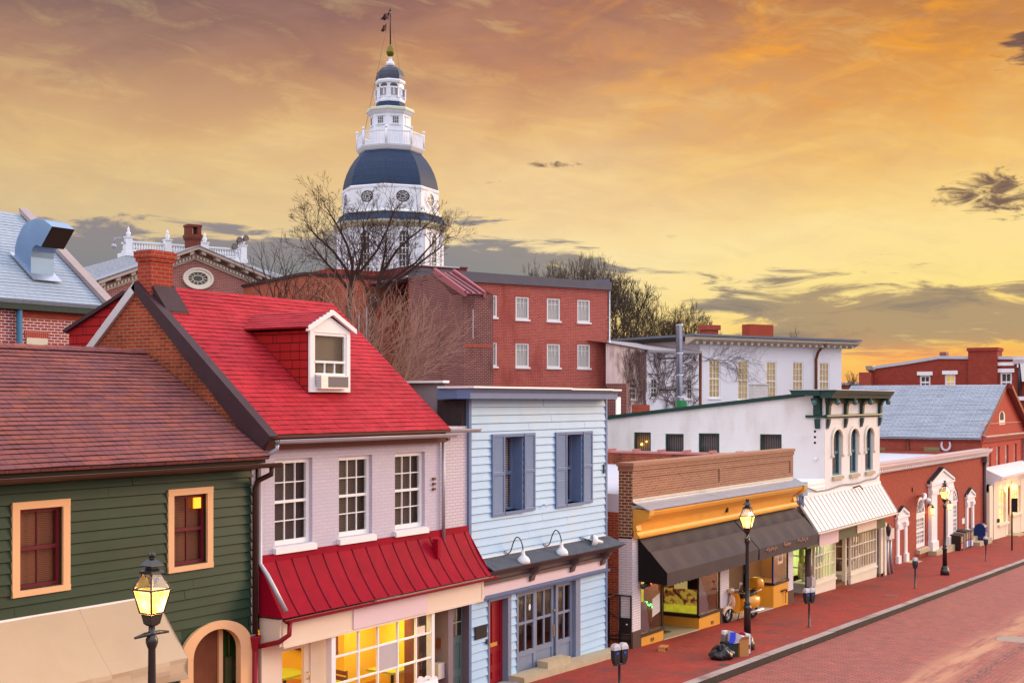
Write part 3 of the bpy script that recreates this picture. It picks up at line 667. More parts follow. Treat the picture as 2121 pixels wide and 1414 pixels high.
# arched doorway
mb = MB().ring(F, acx, azs, a_in, arzi, a_out, arz, -.06, .06, 0, math.pi, 28)
mb.box(F, acx+a_in, acx+a_out, zb, azs, -.06, .055).box(F, acx-a_out, acx-a_in, zb, azs, -.06, .055)
dw = part('door_arch', mb, m_peach, t)
mb = MB(); Rr_ = .5
mb.poly([F.P(acx-a_out, zb, -Rr_), F.P(acx+a_out, zb, -Rr_), F.P(acx+a_out, azs+arz, -Rr_), F.P(acx-a_out, azs+arz, -Rr_)])
for u in (acx-a_out+.02, acx+a_out-.02): mb.poly([F.P(u, zb, -Rr_), F.P(u, azs+arz, -Rr_), F.P(u, azs+arz, -.07), F.P(u, zb, -.07)])
mb.poly([F.P(acx-a_out, azs+arz, -Rr_), F.P(acx+a_out, azs+arz, -Rr_), F.P(acx+a_out, azs+arz, -.07), F.P(acx-a_out, azs+arz, -.07)])
part('door_recess', mb, m_wood, t)
dz0 = G(16.4)+.1; dp_ = -.27; Q_ = lambda px: F.s(px, dp_)
part('door', MB().box(F, acx-a_out, Q_(446), dz0, azs+arz, dp_, dp_+.05), m_wood, t, 'dark brown door leaf')
part('door_post', MB().box(F, Q_(446), Q_(454), dz0, azs+arz, dp_-.02, dp_+.09), m_peach, t)
part('meter_panel', MB().box(F, Q_(454), acx+a_out-.03, dz0, azs+arz, dp_-.1, dp_-.05), paint('dark_green_panel', (.03,.085,.012), .6, .3, 2), t)
part('electric_meter', MB().box(F, Q_(464), Q_(478), azs-.95, azs-.18, dp_-.049, dp_+.03).box(F, Q_(481), Q_(492), azs-.62, azs-.24, dp_-.049, dp_+.02).tube([F.P(Q_(474), azs-.2, dp_), F.P(Q_(474), azs+.3, dp_)], .022, 6), paint('olive_meter_box', (.085,.085,.035), .5, .2), t)

# ================================================================== RED ROOFED HOUSE
XL, XR = 17.45, 24.36; XM = 23.15
t = thing('red_roof_house', 'lavender painted brick house with bright red shingle roof, white dormer and crimson metal canopy', 'house', (20.5, 16.2, G(20.5)))
ev = EYE-.60; rY, rZ = 19.3, EYE+2.25
def wrect(x0, x1, xt, yt, yb): return (F.s(x0), F.s(x1), F.z(xt, yb), F.z(xt, yt))
wins = [wrect(569, 647, 608, 949, 1126), wrect(702, 771, 736, 943, 1108), wrect(818, 880, 849, 936, 1093)]
zaw = F.z(750, 1133)
ops = [(a, b, c, e, .13) for a, b, c, e in wins]
mb = wall_open(MB(), F, XL, XM, zaw-.9, ev-.02, ops)
wp = part('wall', mb, m_lav, t)
mb = MB().poly([F.P(XM, zaw-.9, -.025), F.P(XR-.05, zaw-.9, -.025), F.P(XR-.05, ev+.02, -.025), F.P(XM, ev+.02, -.025)]).poly([F.P(XM, zaw-.9, 0), F.P(XM, ev, 0), F.P(XM, ev, -.025), F.P(XM, zaw-.9, -.025)])
mb.box(F, XM+.02, XR-.05, ev, ev+.05, -.6, -.026)
part('side_wing_wall', mb, m_lav2, t)
mb = MB(); gb = -.6
mb.poly([(XL, YF, gb), (XL, 22.4, gb), (XL, 22.4, ev), (XL, rY, rZ-.05), (XL, YF-.02, ev-.35)])
mb.poly([(XR, YF+.03, gb), (XR, 22.4, gb), (XR, 22.4, ev), (XR, rY, ev), (XR, YF+.03, ev)])
mb.poly([(XM, YF, ev), (XM, 22.4, ev), (XM, rY, rZ-.06)]).poly([(XL, 22.4, gb), (XR, 22.4, gb), (XR, 22.4, ev), (XL, 22.4, ev)])
part('gable_wall', mb, m_oldbrick, t, 'weathered orange brick gable')
eY = YF-.30; eZ = ev+.0
sl = (rZ-eZ)/(rY-eY)
A, B, Cc, Dd = Vector((XL-.02, eY, eZ)), Vector((XM-.02, eY, eZ)), Vector((XM+.12, rY, rZ)), Vector((XL-.02, rY, rZ))
mb = courses(MB(), A, B, Cc, Dd, .13, .010, 26, .006)
slab(mb, A+Vector((0,.02,-.012)), B+Vector((0,.02,-.012)), Cc-Vector((0,0,.012)), Dd-Vector((0,0,.012)), .06)
slab(mb, (XM+.1, 22.7, ev-.1), (XL-.02, 22.7, ev-.1), (XL-.02, rY+.01, rZ-.005), (XM+.1, rY+.01, rZ-.005), .07)
rf = part('roof', mb, m_redshing, t)
def rakeboard(x0, x1, w, th):                 # dark flashing boards along the gable edge
    p, q = Vector((0, eY-.04, eZ-.04)), Vector((0, rY, rZ+.03)); dn = Vector((0, (q-p).z, -(q-p).y)).normalized()*w
    up_ = -Vector((0, (q-p).z, -(q-p).y)).normalized()*th
    m2 = MB()
    m2.hexa([Vector((x0, v.y, v.z)) for v in (p+up_, q+up_, q+dn*.36, p+dn)], [Vector((x1, v.y, v.z)) for v in (p+up_, q+up_, q+dn*.36, p+dn)])
    m2.hexa([Vector((x1, v.y, v.z)) for v in (p+up_, q+up_, q, p)], [Vector((x1+.13, v.y, v.z)) for v in (p+up_, q+up_, q, p)]); return m2
part('verge_board', rakeboard(XL-.07, XL+.02, .40, .03), m_flash, rf)
p, q = Vector((XL-.03, rY, rZ)), Vector((XL-.03, 22.6, ev-.1))
part('rear_verge_board', MB().hexa([p+Vector((-.04,0,.05)), q+Vector((-.04,0,.05)), q+Vector((-.04,0,-.13)), p+Vector((-.04,0,-.16))], [p+Vector((.04,0,.05)), q+Vector((.04,0,.05)), q+Vector((.04,0,-.13)), p+Vector((.04,0,-.16))]), m_silver, rf)
# rear shed dormer clad in red shingles
def onx(px, py, X): x, y, b = ray(px, py); k = X/x; return Vector((X, k*y, EYE+k*b))
XS = XL+.14
tp, bk = onx(262, 608, XS), onx(143, 686, XS); bt = Vector((XS, bk.y, bk.z-1.6))
mb = MB(); mb.poly([tp, bk, bt, Vector((XS, tp.y, bt.z))])
mb.poly([bk, bk+Vector((4.6,0,0)), bt+Vector((4.6,0,0)), bt]).poly([tp+Vector((4.6,0,0)), bk+Vector((4.6,0,0)), bt+Vector((4.6,0,0)), Vector((XS+4.6, tp.y, bt.z))])
rd = part('rear_dormer', mb, m_redwallshing, rf)
part('rear_dormer_roof', slab(MB(), tp+Vector((-.08,0,.06)), tp+Vector((4.6,0,.06)), bk+Vector((4.6,.1,.03)), bk+Vector((-.08,.1,.03)), .07), m_flash, rd)
# chimney
cl = side(18.0); cx0, cx1 = 17.95, 19.0; cyc = rY
c1 = street(18.95); cz1 = c1.z(325, 518)
sx0, sx1 = XL+.03, c1.s(358)
ya_, yb2 = 18.95, 19.31
mb = MB().wbox(sx0, sx1, ya_, yb2, rZ-1.0, cz1-.22).wbox(sx0-.03, sx1+.03, ya_-.03, yb2+.03, cz1-.22, cz1-.15).wbox(sx0-.055, sx1+.055, ya_-.055, yb2+.055, cz1-.149, cz1-.03).wbox(sx0-.02, sx1+.02, ya_-.02, yb2+.02, cz1-.029, cz1)
ch = part('chimney', mb, m_chimbrick, rf)
zfl = lambda y: rZ+(y-rY)*sl
part('chimney_flashing', MB().hexa([(sx0+.1,18.62,zfl(18.62)-.02), (sx1+.10,18.62,zfl(18.62)-.02), (sx1+.06,18.93,zfl(18.93)-.3), (sx0+.1,18.93,zfl(18.93)-.3)], [(sx0+.1,18.62,zfl(18.62)+.05), (sx1+.10,18.62,zfl(18.62)+.05), (sx1+.03,18.93,zfl(18.95)+.26), (sx0+.02,18.93,zfl(18.95)+.26)]).hexa([(sx1+.0,18.93,zfl(18.93)-.2), (sx1+.05,18.93,zfl(18.93)-.2), (sx1+.05,19.32,zfl(19.3)-.2), (sx1+.0,19.32,zfl(19.3)-.2)], [(sx1+.0,18.93,zfl(18.95)+.28), (sx1+.035,18.93,zfl(18.95)+.28), (sx1+.035,19.32,zfl(19.3)+.2), (sx1+.0,19.32,zfl(19.3)+.2)]), m_flash, ch)
# front dormer
dY = 16.74; DF = street(dY); du0, du1 = DF.s(641), DF.s(724); dz0, dz1 = DF.z(683, 812), DF.z(683, 690); apz = DF.z(683, 650); duc = (du0+du1)/2; ovz = DF.z(642, 684)
dback = eY+((apz-.15)-eZ)/sl; dcb = eY+(dz1+.02-eZ)/sl
fw_ = .11
mb = MB().box(DF, du0, du0+fw_, dz0, dz1, -.05, .02).box(DF, du1-fw_, du1, dz0, dz1, -.05, .02).box(DF, du0+fw_, du1-fw_, dz0, dz0+.09, -.05, .025)
mb.prism(DF, [(du0, dz1), (du1, dz1), (du1, dz1+.05), (duc, apz-.07), (du0, dz1+.05)], -.05, .016)
dm = part('dormer', mb, m_white, rf)
for sgn, uu in ((-1, du0), (1, du1)):
    e0 = (duc+sgn*(du1-du0)*.60, ovz-.02)
    mbx = MB().prism(DF, [e0, (duc, apz-.02), (duc, apz+.075), (e0[0], ovz+.075)], .017, .09)
    part('bargeboard', mbx, m_white, dm)
    X = uu
    mbc = MB().poly([Vector((X, dY+.03, dz0-.02)), Vector((X, dY+.03, dz1+.03)), Vector((X, dcb, dz1+.03))])
    part('dormer_cheek', mbc, m_redwallshing, dm)
    Aq = Vector((duc+sgn*(du1-du0)*.62, dY-.07, ovz+.06)); ye = eY+(ovz+.06-eZ)/sl+.02; yr = eY+(apz+.06-eZ)/sl+.02
    Bq = Vector((Aq.x, ye, Aq.z)); Cq = Vector((duc, yr, apz+.07)); Dq = Vector((duc, dY-.07, apz+.07))
    mbr = MB()
    if sgn < 0: courses(mbr, Bq, Aq, Dq, Cq, .13, .010, 6, .004)
    else: courses(mbr, Aq, Bq, Cq, Dq, .13, .010, 6, .004)
    part('dormer_roof', slab(mbr, Aq, Bq, Cq, Dq, .03), m_redshing, dm)
sash(dm, DF, du0+fw_, du1-fw_, dz0+.09, dz1, m_white, m_glassd, m_blindbrown, rec=.05, fw=.055, cols=3, rt=0, rb=0, sill=0, backd=.06, th=.05)
a0, a1 = du0+fw_+.05, du1-fw_-.05; zc_ = DF.z(683, 750); zac = DF.z(683, 777)
mb = MB().box(DF, a0, a1, zc_-.02, zc_+.025, -.05, .012).box(DF, a0, a1, zac-.0, zac+.04, -.05, .012)
for k in (1, 2): mb.box(DF, a0+(a1-a0)*k/3-.012, a0+(a1-a0)*k/3+.012, zac+.04, zc_-.02, -.045, .0)
part('lower_sash', mb, m_white, dm)
zb_ = DF.z(683, 805)
mb = MB().box(DF, a0+.02, a1-.04, zb_, zac-.005, -.2, .15)
ac = part('air_conditioner', mb, m_silver, dm)
part('grille', MB().box(DF, a0+.20*(a1-a0)+.05, a1-.07, zb_+.03, zac-.03, .14, .156), paint('grey_grille', (.16,.14,.15), .6, .1), ac)
part('side_louvre', MB().box(DF, a0+.012, a0+.03, zb_+.04, zac-.03, -.02, .13), slats('louvre_metal', (.6,.58,.58), (.15,.14,.15), .03), ac)
# gutters, cornice and pipes
part('eaves_soffit', MB().box(F, XL+.03, XM-.02, ev-.28, ev-.03, .002, .16).box(F, XL+.03, XM-.02, ev-.06, ev-.005, .161, .29), paint('oxblood_soffit', (.09,.02,.016), .6, .1), t)
part('gutter', gutter(F, XL+.1, XM+.05, ev-.10, .37, .065), m_greypipe, t)
part('gutter', gutter(F, XM-.1, XR+.02, ev-.02, .20, .065), m_greypipe, t)
lx = F.s(538, .06)
zc1 = F.z(536, 1165)
part('downpipe', MB().tube([F.P(lx+.16, ev-.15, .33), F.P(lx+.16, ev-.26, .32), F.P(lx, ev-.42, .08), F.P(lx, ev-.6, .06), F.P(lx, zc1, .06), F.P(lx+.04, zc1-.2, .2), F.P(lx+.06, EYE-3.72, .63)], .045, 10), m_greypipe, t)
rx = F.s(917, .04)
part('downpipe', MB().tube([F.P(rx, ev-.05, .06), F.P(rx, F.z(917, 1122), .06)], .04, 10), m_greypipe, t)
for a, b, c, e in wins:
    sash(t, F, a, b, c, e, m_white, m_glassd, m_blindbrown if a > wins[0][0]+.1 else paint('dark_room', (.085,.055,.055), .7, .25, 2), rec=.14, fw=.085, cols=3, rt=2, rb=2, mw=.02, sill=.14, sillout=.08, sillext=.05, backd=.08)
for k in range(3): part('wall_anchor', MB().box(F, F.s(897)-.04, F.s(897)+.04, F.z(897, 1004)+.11*(1-k), F.z(897, 1004)+.11*(1-k)+.05, .001, .05), m_wood, t)
part('wall_vent', MB().box(F, F.s(928)-.05, F.s(928)+.05, F.z(928, 912), F.z(928, 906), -.024, .03), m_wood, t)
# crimson metal canopy
cy, cz = YF-.60, EYE-3.84; cR = F.s(1018, .6)
A, B, Cc, Dd = Vector((XL+.0, cy, cz)), Vector((cR, cy, cz)), Vector((F.s(968), YF-.03, zaw)), Vector((XL, YF-.03, zaw))
mb = MB(); nb = 8; prv = None
for i in range(nb+1):
    v = i/nb; y = cy+(YF-.03-cy)*v; z = cz+(zaw-cz)*v-.07*math.sin(math.pi*v); x1_ = cR+(Cc.x-cR)*v
    cur = (Vector((XL, y, z)), Vector((x1_, y, z)))
    if prv: mb.poly([prv[0], prv[1], cur[1], cur[0]], smooth=False)
    prv = cur
mb.poly([A, Dd, Vector((XL, YF-.03, cz))]).poly([B, Cc, Vector((Cc.x, YF-.03, cz))]).poly([A, B, Vector((Cc.x, YF-.03, cz)), Vector((XL, YF-.03, cz))])
mb.box(F, XL, Cc.x, zaw-.01, zaw+.13, .003, .035)
cn = part('canopy', mb, m_redmetal, t)
mb = MB(); nsm = 15
for k in range(1, nsm+1):
    pts = []
    for i in range(nb+1):
        v = i/nb; x1_ = cR+(Cc.x-cR)*v; xx = XL+(x1_-XL)*(k/(nsm+.4)); pts.append(Vector((xx, cy+(YF-.03-cy)*v, cz+(zaw-cz)*v-.07*math.sin(math.pi*v)+.012)))
    mb.tube(pts, .014, 5)
part('canopy_seams', mb, paint('dark_red_seam', (.16,.006,.014), .45, .1), cn)
part('canopy_gutter', gutter(F, XL+.02, cR+.1, cz-.03, .66, .06), m_redgutter, cn)
part('gutter_debris', MB().box(F, XL+2.6, cR-.2, cz-.04, cz-.015, .62, .70), paint('leaf_litter', (.32,.22,.18), .9, .3, 12), cn)
part('canopy_downpipe', MB().tube([F.P(XL+.12, cz-.08, .66), F.P(XL+.12, cz-.30, .64), F.P(XL+.02, cz-.42, .50), F.P(XL-.10, cz-.52, .13)], .045, 8), m_redgutter, cn)
part('pipe_stub', MB().wbox(F.s(907, .3), F.s(907, .3)+.10, YF-.30, YF-.16, zaw-.42, zaw-.02), m_redmetal, cn)
# shop front under the canopy
fy_ = .50; zf0 = F.z(790, 1291, fy_); zf1 = cz-.09
fb = MB().box(F, XL+.12, F.s(1000, fy_), zf0, zf1, fy_-.06, fy_).box(F, XL+.05, XL+.119, zf0, zf1+.05, .0, fy_-.02).box(F, XL+.12, F.s(1000, fy_), zf0-.03, zf0-.002, fy_-.08, fy_+.02).box(F, F.s(1000,fy_)-.04, F.s(1000,fy_)+.02, zf0, zf1, -.02, fy_+.012)
part('signboard', fb, m_signcream, t)
part('sign_panel', MB().box(F, F.s(731, fy_), F.s(884, fy_), zf0+.02, zf1-.01, fy_+.002, fy_+.02), m_pinksign, t)
gl = gb; wl, wr = F.s(690, fy_), F.s(902, fy_)
part('soffit', MB().box(F, XL+.1, XR-.1, zf0+.02, zf0+.08, .06, fy_-.07), m_signcream, t)
P_ = lambda px: F.s(px, fy_-.04)
mb = MB().box(F, wl-.02, wl+.10, gl, zf0-.03, fy_-.16, fy_-.02).box(F, wr-.10, wr, gl, zf0-.03, fy_-.16, fy_-.02)
cols_ = [743, 783, 824, 862]
for px in cols_: mb.box(F, P_(px)-.018, P_(px)+.018, gl+.6, zf0-.03, fy_-.08, fy_-.03)
zr1 = F.z(800, 1334, fy_); zr2 = F.z(800, 1388, fy_)
for z in (zr1, zr2, zr2-(zr1-zr2)): mb.box(F, wl+.1, wr-.1, z-.018, z+.018, fy_-.078, fy_-.034)
mb.box(F, wl, wr, gl, gl+.6, fy_-.1, fy_-.03)
sw = part('shop_window', mb, m_white, t)
part('pane', MB().poly([F.P(wl+.1, gl+.6, fy_-.055), F.P(wr-.1, gl+.6, fy_-.055), F.P(wr-.1, zf0-.03, fy_-.055), F.P(wl+.1, zf0-.03, fy_-.055)]), m_glass, sw)
part('blank_panel', MB().box(F, P_(783)+.02, P_(824)-.02, zr2+.02, zr1-.02, fy_-.05, fy_-.04), paint('grey_board', (.46,.40,.43), .6, .03), sw)
part('paper_notice', MB().box(F, P_(863), P_(882), F.z(872, 1318, fy_), F.z(872, 1298, fy_), fy_-.075, fy_-.06), m_signcream, sw)
# side return of the window, pilaster and shop door on the left
mb = MB().box(F, F.s(677, .1), wl-.03, gl, zf0, -.02, .02).poly([F.P(wl-.0, gl, .0), F.P(wl-.0, gl, fy_-.17), F.P(wl, gl+.9, fy_-.17), F.P(wl, gl+.9, 0)])
mb.box(F, F.s(640), F.s(676), gl, zf0, -.06, .04)
part('pilaster', mb, m_signcream, t)
dl, dr = F.s(575), F.s(640)
mb = MB().box(F, XL+.05, dl+.06, gl, zf0, -.06, .05).box(F, dl+.061, dr, zf0-.22, zf0, -.06, .02).box(F, dr-.16, dr, gl, zf0-.22, -.05, .018).box(F, dl+.061, dl+.10, gl, zf0-.22, -.05, .018)
sd_ = part('shop_door', mb, m_signcream, t)
part('pane', MB().poly([F.P(dl+.1, gl, -.02), F.P(dr-.16, gl, -.02), F.P(dr-.16, zf0-.22, -.02), F.P(dl+.1, zf0-.22, -.02)]), m_glass, sd_)
part('handle', MB().tube([F.P(dr-.08, F.z(636, 1390), .02), F.P(dr-.08, F.z(636, 1390), .07), F.P(dr-.08, F.z(636, 1404), .07), F.P(dr-.08, F.z(636, 1404), .02)], .012, 6), m_gold, sd_)
# cafe interior
iy = 5.2; fl_ = G(20.5)+.06; CAFE = fl_; ce = zf0+.25
m_iwall = paint('yellow_room_wall', (.80,.50,.035), .8, .08, 1); m_ifloor = paint('ochre_lino', (.40,.27,.05), .6, .15, 2)
xa, xb = XL+.1, F.s(905, fy_); xm_ = 21.3; d1_ = 1.15
mb = MB().poly([F.P(xa, fl_, -iy), F.P(xm_, fl_, -iy), F.P(xm_, ce, -iy), F.P(xa, ce, -iy)]).poly([F.P(xm_, fl_, -d1_), F.P(xb, fl_, -d1_), F.P(xb, ce, -d1_), F.P(xm_, ce, -d1_)]).poly([F.P(xm_, fl_, -d1_), F.P(xm_, ce, -d1_), F.P(xm_, ce, -iy), F.P(xm_, fl_, -iy)])
for u in (xa, xb): mb.poly([F.P(u, fl_, -iy), F.P(u, ce, -iy), F.P(u, ce, -.08), F.P(u, fl_, -.08)])
part('room_walls', mb, m_iwall, t)
part('room_ceiling', MB().poly([F.P(xa, ce, -iy), F.P(xb, ce, -iy), F.P(xb, ce, fy_-.1), F.P(xa, ce, fy_-.1)]), m_whitewarm, t)
part('room_floor', MB().poly([F.P(xa, fl_, -iy), F.P(xb, fl_, -iy), F.P(xb, fl_, fy_-.1), F.P(xa, fl_, fy_-.1)]), m_ifloor, t)
part('room_partition', MB().box(F, P_(865), P_(878), fl_, ce, .12, .34), m_wood, t)
part('wainscot', MB().box(F, xa, xm_-.04, fl_, fl_+.7, -iy+.001, -iy+.04).box(F, xm_-.04, xm_-.001, fl_, fl_+.40, -iy+.04, -d1_+.04).box(F, xm_-.04, xb, fl_, fl_+.35, -d1_+.001, -d1_+.04), paint('orange_panelling', (.62,.27,.03), .6, .1), t)
part('wall_wreath', MB().tube([Vector((xm_-.08, YF+d1_+1.1+.5*math.cos(a), fl_+1.45+.34*math.sin(a))) for a in [R(24*k) for k in range(16)]], .10, 6), m_wood, t)
part('picture_frame', MB().box(F, P_(812), P_(826), fl_+1.1, fl_+1.9, -d1_+.01, -d1_+.05), m_wood, t)
part('ceiling_light', MB().box(F, xa+1.0, xm_-.5, ce-.10, ce-.04, -4.4, -4.1), emit('ceiling_tube', (1.0,.72,.22), 5), t)
ld = bpy.data.lights.new('cafe_ceiling_lamp', 'AREA'); lo = bpy.data.objects.new('cafe_ceiling_lamp', ld); COL.objects.link(lo); ld.shape = 'RECTANGLE'; ld.size = 4; ld.size_y = 2.6; ld.energy = 105; ld.color = (1.0,.70,.16)
lo.location = F.P(xa+2.2, ce-.12, -1.7)
ld = bpy.data.lights.new('cafe_window_lamp', 'AREA'); lo = bpy.data.objects.new('cafe_window_lamp', ld); COL.objects.link(lo); ld.size = .9; ld.energy = 30; ld.color = (1.0,.70,.16); lo.location = F.P(21.6, zf0-.03, -.25)
# side door, box and letter slot at the right
rdl, rdr = F.s(914, -.14), F.s(958, -.14)
mb = MB().box(F, F.s(905, 0), F.s(912, 0)+.05, gl, zf0, -.2, .3).box(F, rdr, XR-.01, gl, zf0+.1, -.2, .02)
part('door_jamb', mb, paint('dark_lilac_jamb', (.20,.15,.18), .6, .1), t)
mb = panel_door(MB(), F, rdl-.05, rdr, gl, zf0+.05, -.14, rows=((.05,.35),(.42,.62)), cols=1)
gd = part('side_door', mb, paint('grey_green_door', (.10,.145,.135), .5, .1, 3), t)
mb = MB().box(F, rdl+.1, rdr-.08, F.z(935, 1318, -.14), F.z(935, 1262, -.14), -.139, -.125)
part('pane', mb, m_glassdark, gd)
mb = MB()
for k in (1, 2): mb.box(F, rdl+.1+(rdr-rdl-.18)*k/3-.012, rdl+.1+(rdr-rdl-.18)*k/3+.012, F.z(935, 1318, -.14), F.z(935, 1262, -.14), -.124, -.115)
mb.box(F, rdl+.1, rdr-.08, F.z(935, 1290, -.14)-.012, F.z(935, 1290, -.14)+.012, -.123, -.116)
part('glazing_bars', mb, paint('olive_bars', (.30,.30,.24), .5, .1), gd)
part('electric_box', MB().box(F, F.s(908, .22), F.s(921, .22), F.z(914, 1404, .2), F.z(914, 1372, .2), .06, .22), m_silver, t)
part('letter_box', MB().box(F, F.s(911, .1), F.s(919, .1), F.z(915, 1342, .1), F.z(915, 1320, .1), .0, .1), m_wood, t)
# ================================================================== PALE BLUE HOUSE
XB0, XB1 = F.s(969), F.s(1256)
t = thing('blue_house', 'pale blue clapboard house with slate blue shutters and a red front door', 'house', (28, 16.2, G(28)))
zt = F.z(1110, 826); zcan = F.z(1249, 1112); zfr0 = F.z(1249, 1154); zsg0 = F.z(1249, 1176); zlow = zsg0-.06
def shut(x0, x1, x2, x3, yt0, yb0, yt1, yb1): return F.s(x0), F.s(x1), F.s(x2), F.s(x3), (F.z(x0, yb0)+F.z(x3, yb1))/2, (F.z(x0, yt0)+F.z(x3, yt1))/2
sh = [shut(1016, 1042, 1083, 1105, 898, 1066, 897, 1057), shut(1148, 1171, 1205, 1224, 895, 1049, 892, 1041)]
ops = [(s[1], s[2], s[4]+.05, s[5]-.05, .34) for s in sh]
mb = siding(MB(), F, XB0+.1, XB1-.1, zcan-.05, zt, ops, .19, .030)
rdo = (F.s(1009), F.s(1052), G(25.5)+.02, F.z(1030, 1241)); ddo = (F.s(1069), F.s(1199), G(28.5)-.05, F.z(1134, 1213))
siding(mb, F, XB0+.1, XB1-.1, -.9, zlow, [(rdo[0], rdo[1], -1, rdo[3], .25), (ddo[0], ddo[1], -1, ddo[3], .2)], .19, .030)
part('wall', mb, m_siding_b, t)
mb = MB().box(F, XB0, XB0+.10, -.9, zt, -.08, .035).box(F, XB1-.10, XB1, -.9, zt, -.08, .035)
part('corner_board', mb, m_bluetrim, t)
mb = MB().poly([(XB1, YF, -1), (XB1, 27, -1), (XB1, 27, zt), (XB1, YF, zt)]).poly([(XB0+.02, 27, -1), (XB1, 27, -1), (XB1, 27, zt), (XB0+.02, 27, zt)])
part('party_wall', mb, m_oldbrick, t)
czt = EYE+.42
mb = MB().poly([(XB0+.02, YF+.02, -1), (XB0+.02, 20.6, -1), (XB0+.02, 20.6, czt), (XB0+.02, YF+.62, czt), (XB0+.02, YF+.5, zt), (XB0+.02, YF+.02, zt)])
part('side_wall', mb, m_stucco, t, 'stained grey stucco side wall')
part('side_chimney_stub', MB().wbox(XB0-.16, XB0+.01, YF+.05, YF+.72, EYE-.75, zt-.02).wbox(XB0-.22, XB0+.01, YF+.04, YF+1.9, EYE-.58, EYE-.52), paint('blackened_brick', (.045,.03,.03), .9, .3, 6), t)
part('side_coping', MB().wbox(XB0-.10, XB0+.14, YF+.6, 20.7, czt, czt+.05), m_whitemetal, t)
part('flat_roof', MB().wbox(XB0+.15, XB1, YF+.3, 27, zt+.16, zt+.2), m_tarroof, t)
# main cornice
ct = F.z(1110, 801, .42); cL, cRr = XB0, F.s(1283, .42)
mb = MB().profile(F, cL-.44, cRr, [(.0, zt-.0), (.36, zt-.0), (.36, zt+.13), (.42, zt+.22), (.0, zt+.22)])
mb.hexa([(cL-.40,YF,zt),(cL,YF,zt),(cL,YF+.55,zt),(cL-.40,YF+.55,zt)], [(cL-.42,YF,zt+.22),(cL,YF,zt+.22),(cL,YF+.55,zt+.22),(cL-.42,YF+.55,zt+.22)])
cz_ = part('cornice', mb, m_bluetrim, t)
mb = MB()
rr = random.Random(6); x = cL-.48
while x < cRr:
    e = min(x+2.2, cRr+.03); o_ = rr.uniform(-.015, .02); mb.box(F, x, e+.02, zt+.222+o_, zt+.265+o_, -.5, .47+o_); x = e
part('cornice_flashing', mb, m_whitemetal, cz_)
for s in sh:
    u0, u1, u2, u3, z0, z1 = s
    mb = MB().box(F, u1-.01, u2+.01, z1-.07, z1, .0, .05).box(F, u1, u2, z0-.02, z0+.05, -.3, .07)
    mb.box(F, u1, u1+.03, z0+.05, z1-.07, -.33, -.01).box(F, u2-.03, u2, z0+.05, z1-.07, -.33, -.01)
    wf = part('window_surround', mb, m_bluetrim, t)
    sash(t, F, u1+.03, u2-.03, z0+.05, z1-.07, m_bluetrim, m_glass, m_blind, rec=.33, fw=.05, cols=2, rt=1, rb=1, mw=.03, sill=0, backd=.05)
    for a, b in ((u0, u1), (u2, u3)):
        mb = MB(); zz0, zz1 = z0-(.03 if a == u0 else -.0), z1-.0
        mb.box(F, a, a+.055, zz0, zz1, .022, .062).box(F, b-.055, b, zz0, zz1, .022, .062)
        zm = (zz0+zz1)/2+.02
        for q in (zz0, zm-.03, zz1-.07): mb.box(F, a+.055, b-.055, q, q+.07, .023, .060)
        so = part('shutter', mb, m_bluetrim, t)
        mb = MB()
        for lo, hi_ in ((zz0+.07, zm-.03), (zm+.04, zz1-.07)):
            k = round((hi_-lo)/.042)
            for i in range(k):
                z = lo+(hi_-lo)*i/k; mb.poly([F.P(a+.055, z, .056), F.P(b-.055, z, .056), F.P(b-.055, z+.044, .026), F.P(a+.055, z+.044, .026)])
        part('louvres', mb, paint('shutter_louvre_paint', (.19,.26,.42), .5, .08, 3) if 'shutter_louvre_paint' not in MATS else MATS['shutter_louvre_paint'], so)
# shop cornice, frieze and blank signboard
xs0 = F.s(990)
mb = MB().hexa([F.P(xs0, zcan, .01), F.P(XB1+.02, zcan, .01), F.P(XB1+.30, zcan-.22, .42), F.P(xs0, zcan-.22, .42)], [F.P(xs0, zcan+.03, .01), F.P(XB1+.02, zcan+.03, .01), F.P(XB1+.30, zcan-.19, .43), F.P(xs0, zcan-.19, .43)])
sc_ = part('shop_cornice', mb, paint('weathered_slate_boards', (.075,.085,.11), .6, .35, 5), t)
part('cornice_edge', MB().profile(F, xs0, XB1+.28, [(.02, zcan-.36), (.18, zcan-.36), (.26, zcan-.30), (.41, zcan-.225), (.02, zcan-.225)]), m_brownfrieze, sc_)
part('flashing_strip', MB().box(F, xs0, XB1-.1, zcan+.032, zcan+.065, .005, .035), m_white, sc_)
part('frieze', MB().box(F, xs0, XB1-.12, zfr0, zcan-.30, .001, .05), m_brownfrieze, t)
for px in (1096, 1180, 1243):
    u = F.s(px); part('corbel', MB().profile(F, u-.09, u+.09, [(.051, zcan-.72), (.10, zcan-.70), (.14, zcan-.56), (.30, zcan-.43), (.34, zcan-.365), (.051, zcan-.365)]), m_brownfrieze, t)
part('frieze_moulding', MB().profile(F, xs0, XB1-.06, [(.0, zfr0-.03), (.12, zfr0-.03), (.12, zfr0+.04), (.0, zfr0+.08)]), m_brownfrieze, t)
part('signboard', MB().box(F, xs0, XB1-.13, zsg0, zfr0-.031, .0, .045), m_pinksign, t, 'long blank pale pink signboard')
part('sign_ledge', MB().profile(F, xs0-.1, XB1-.06, [(.0, zsg0-.10), (.14, zsg0-.08), (.16, zsg0-.03), (.0, zsg0-.001)]), m_bluetrim, t)
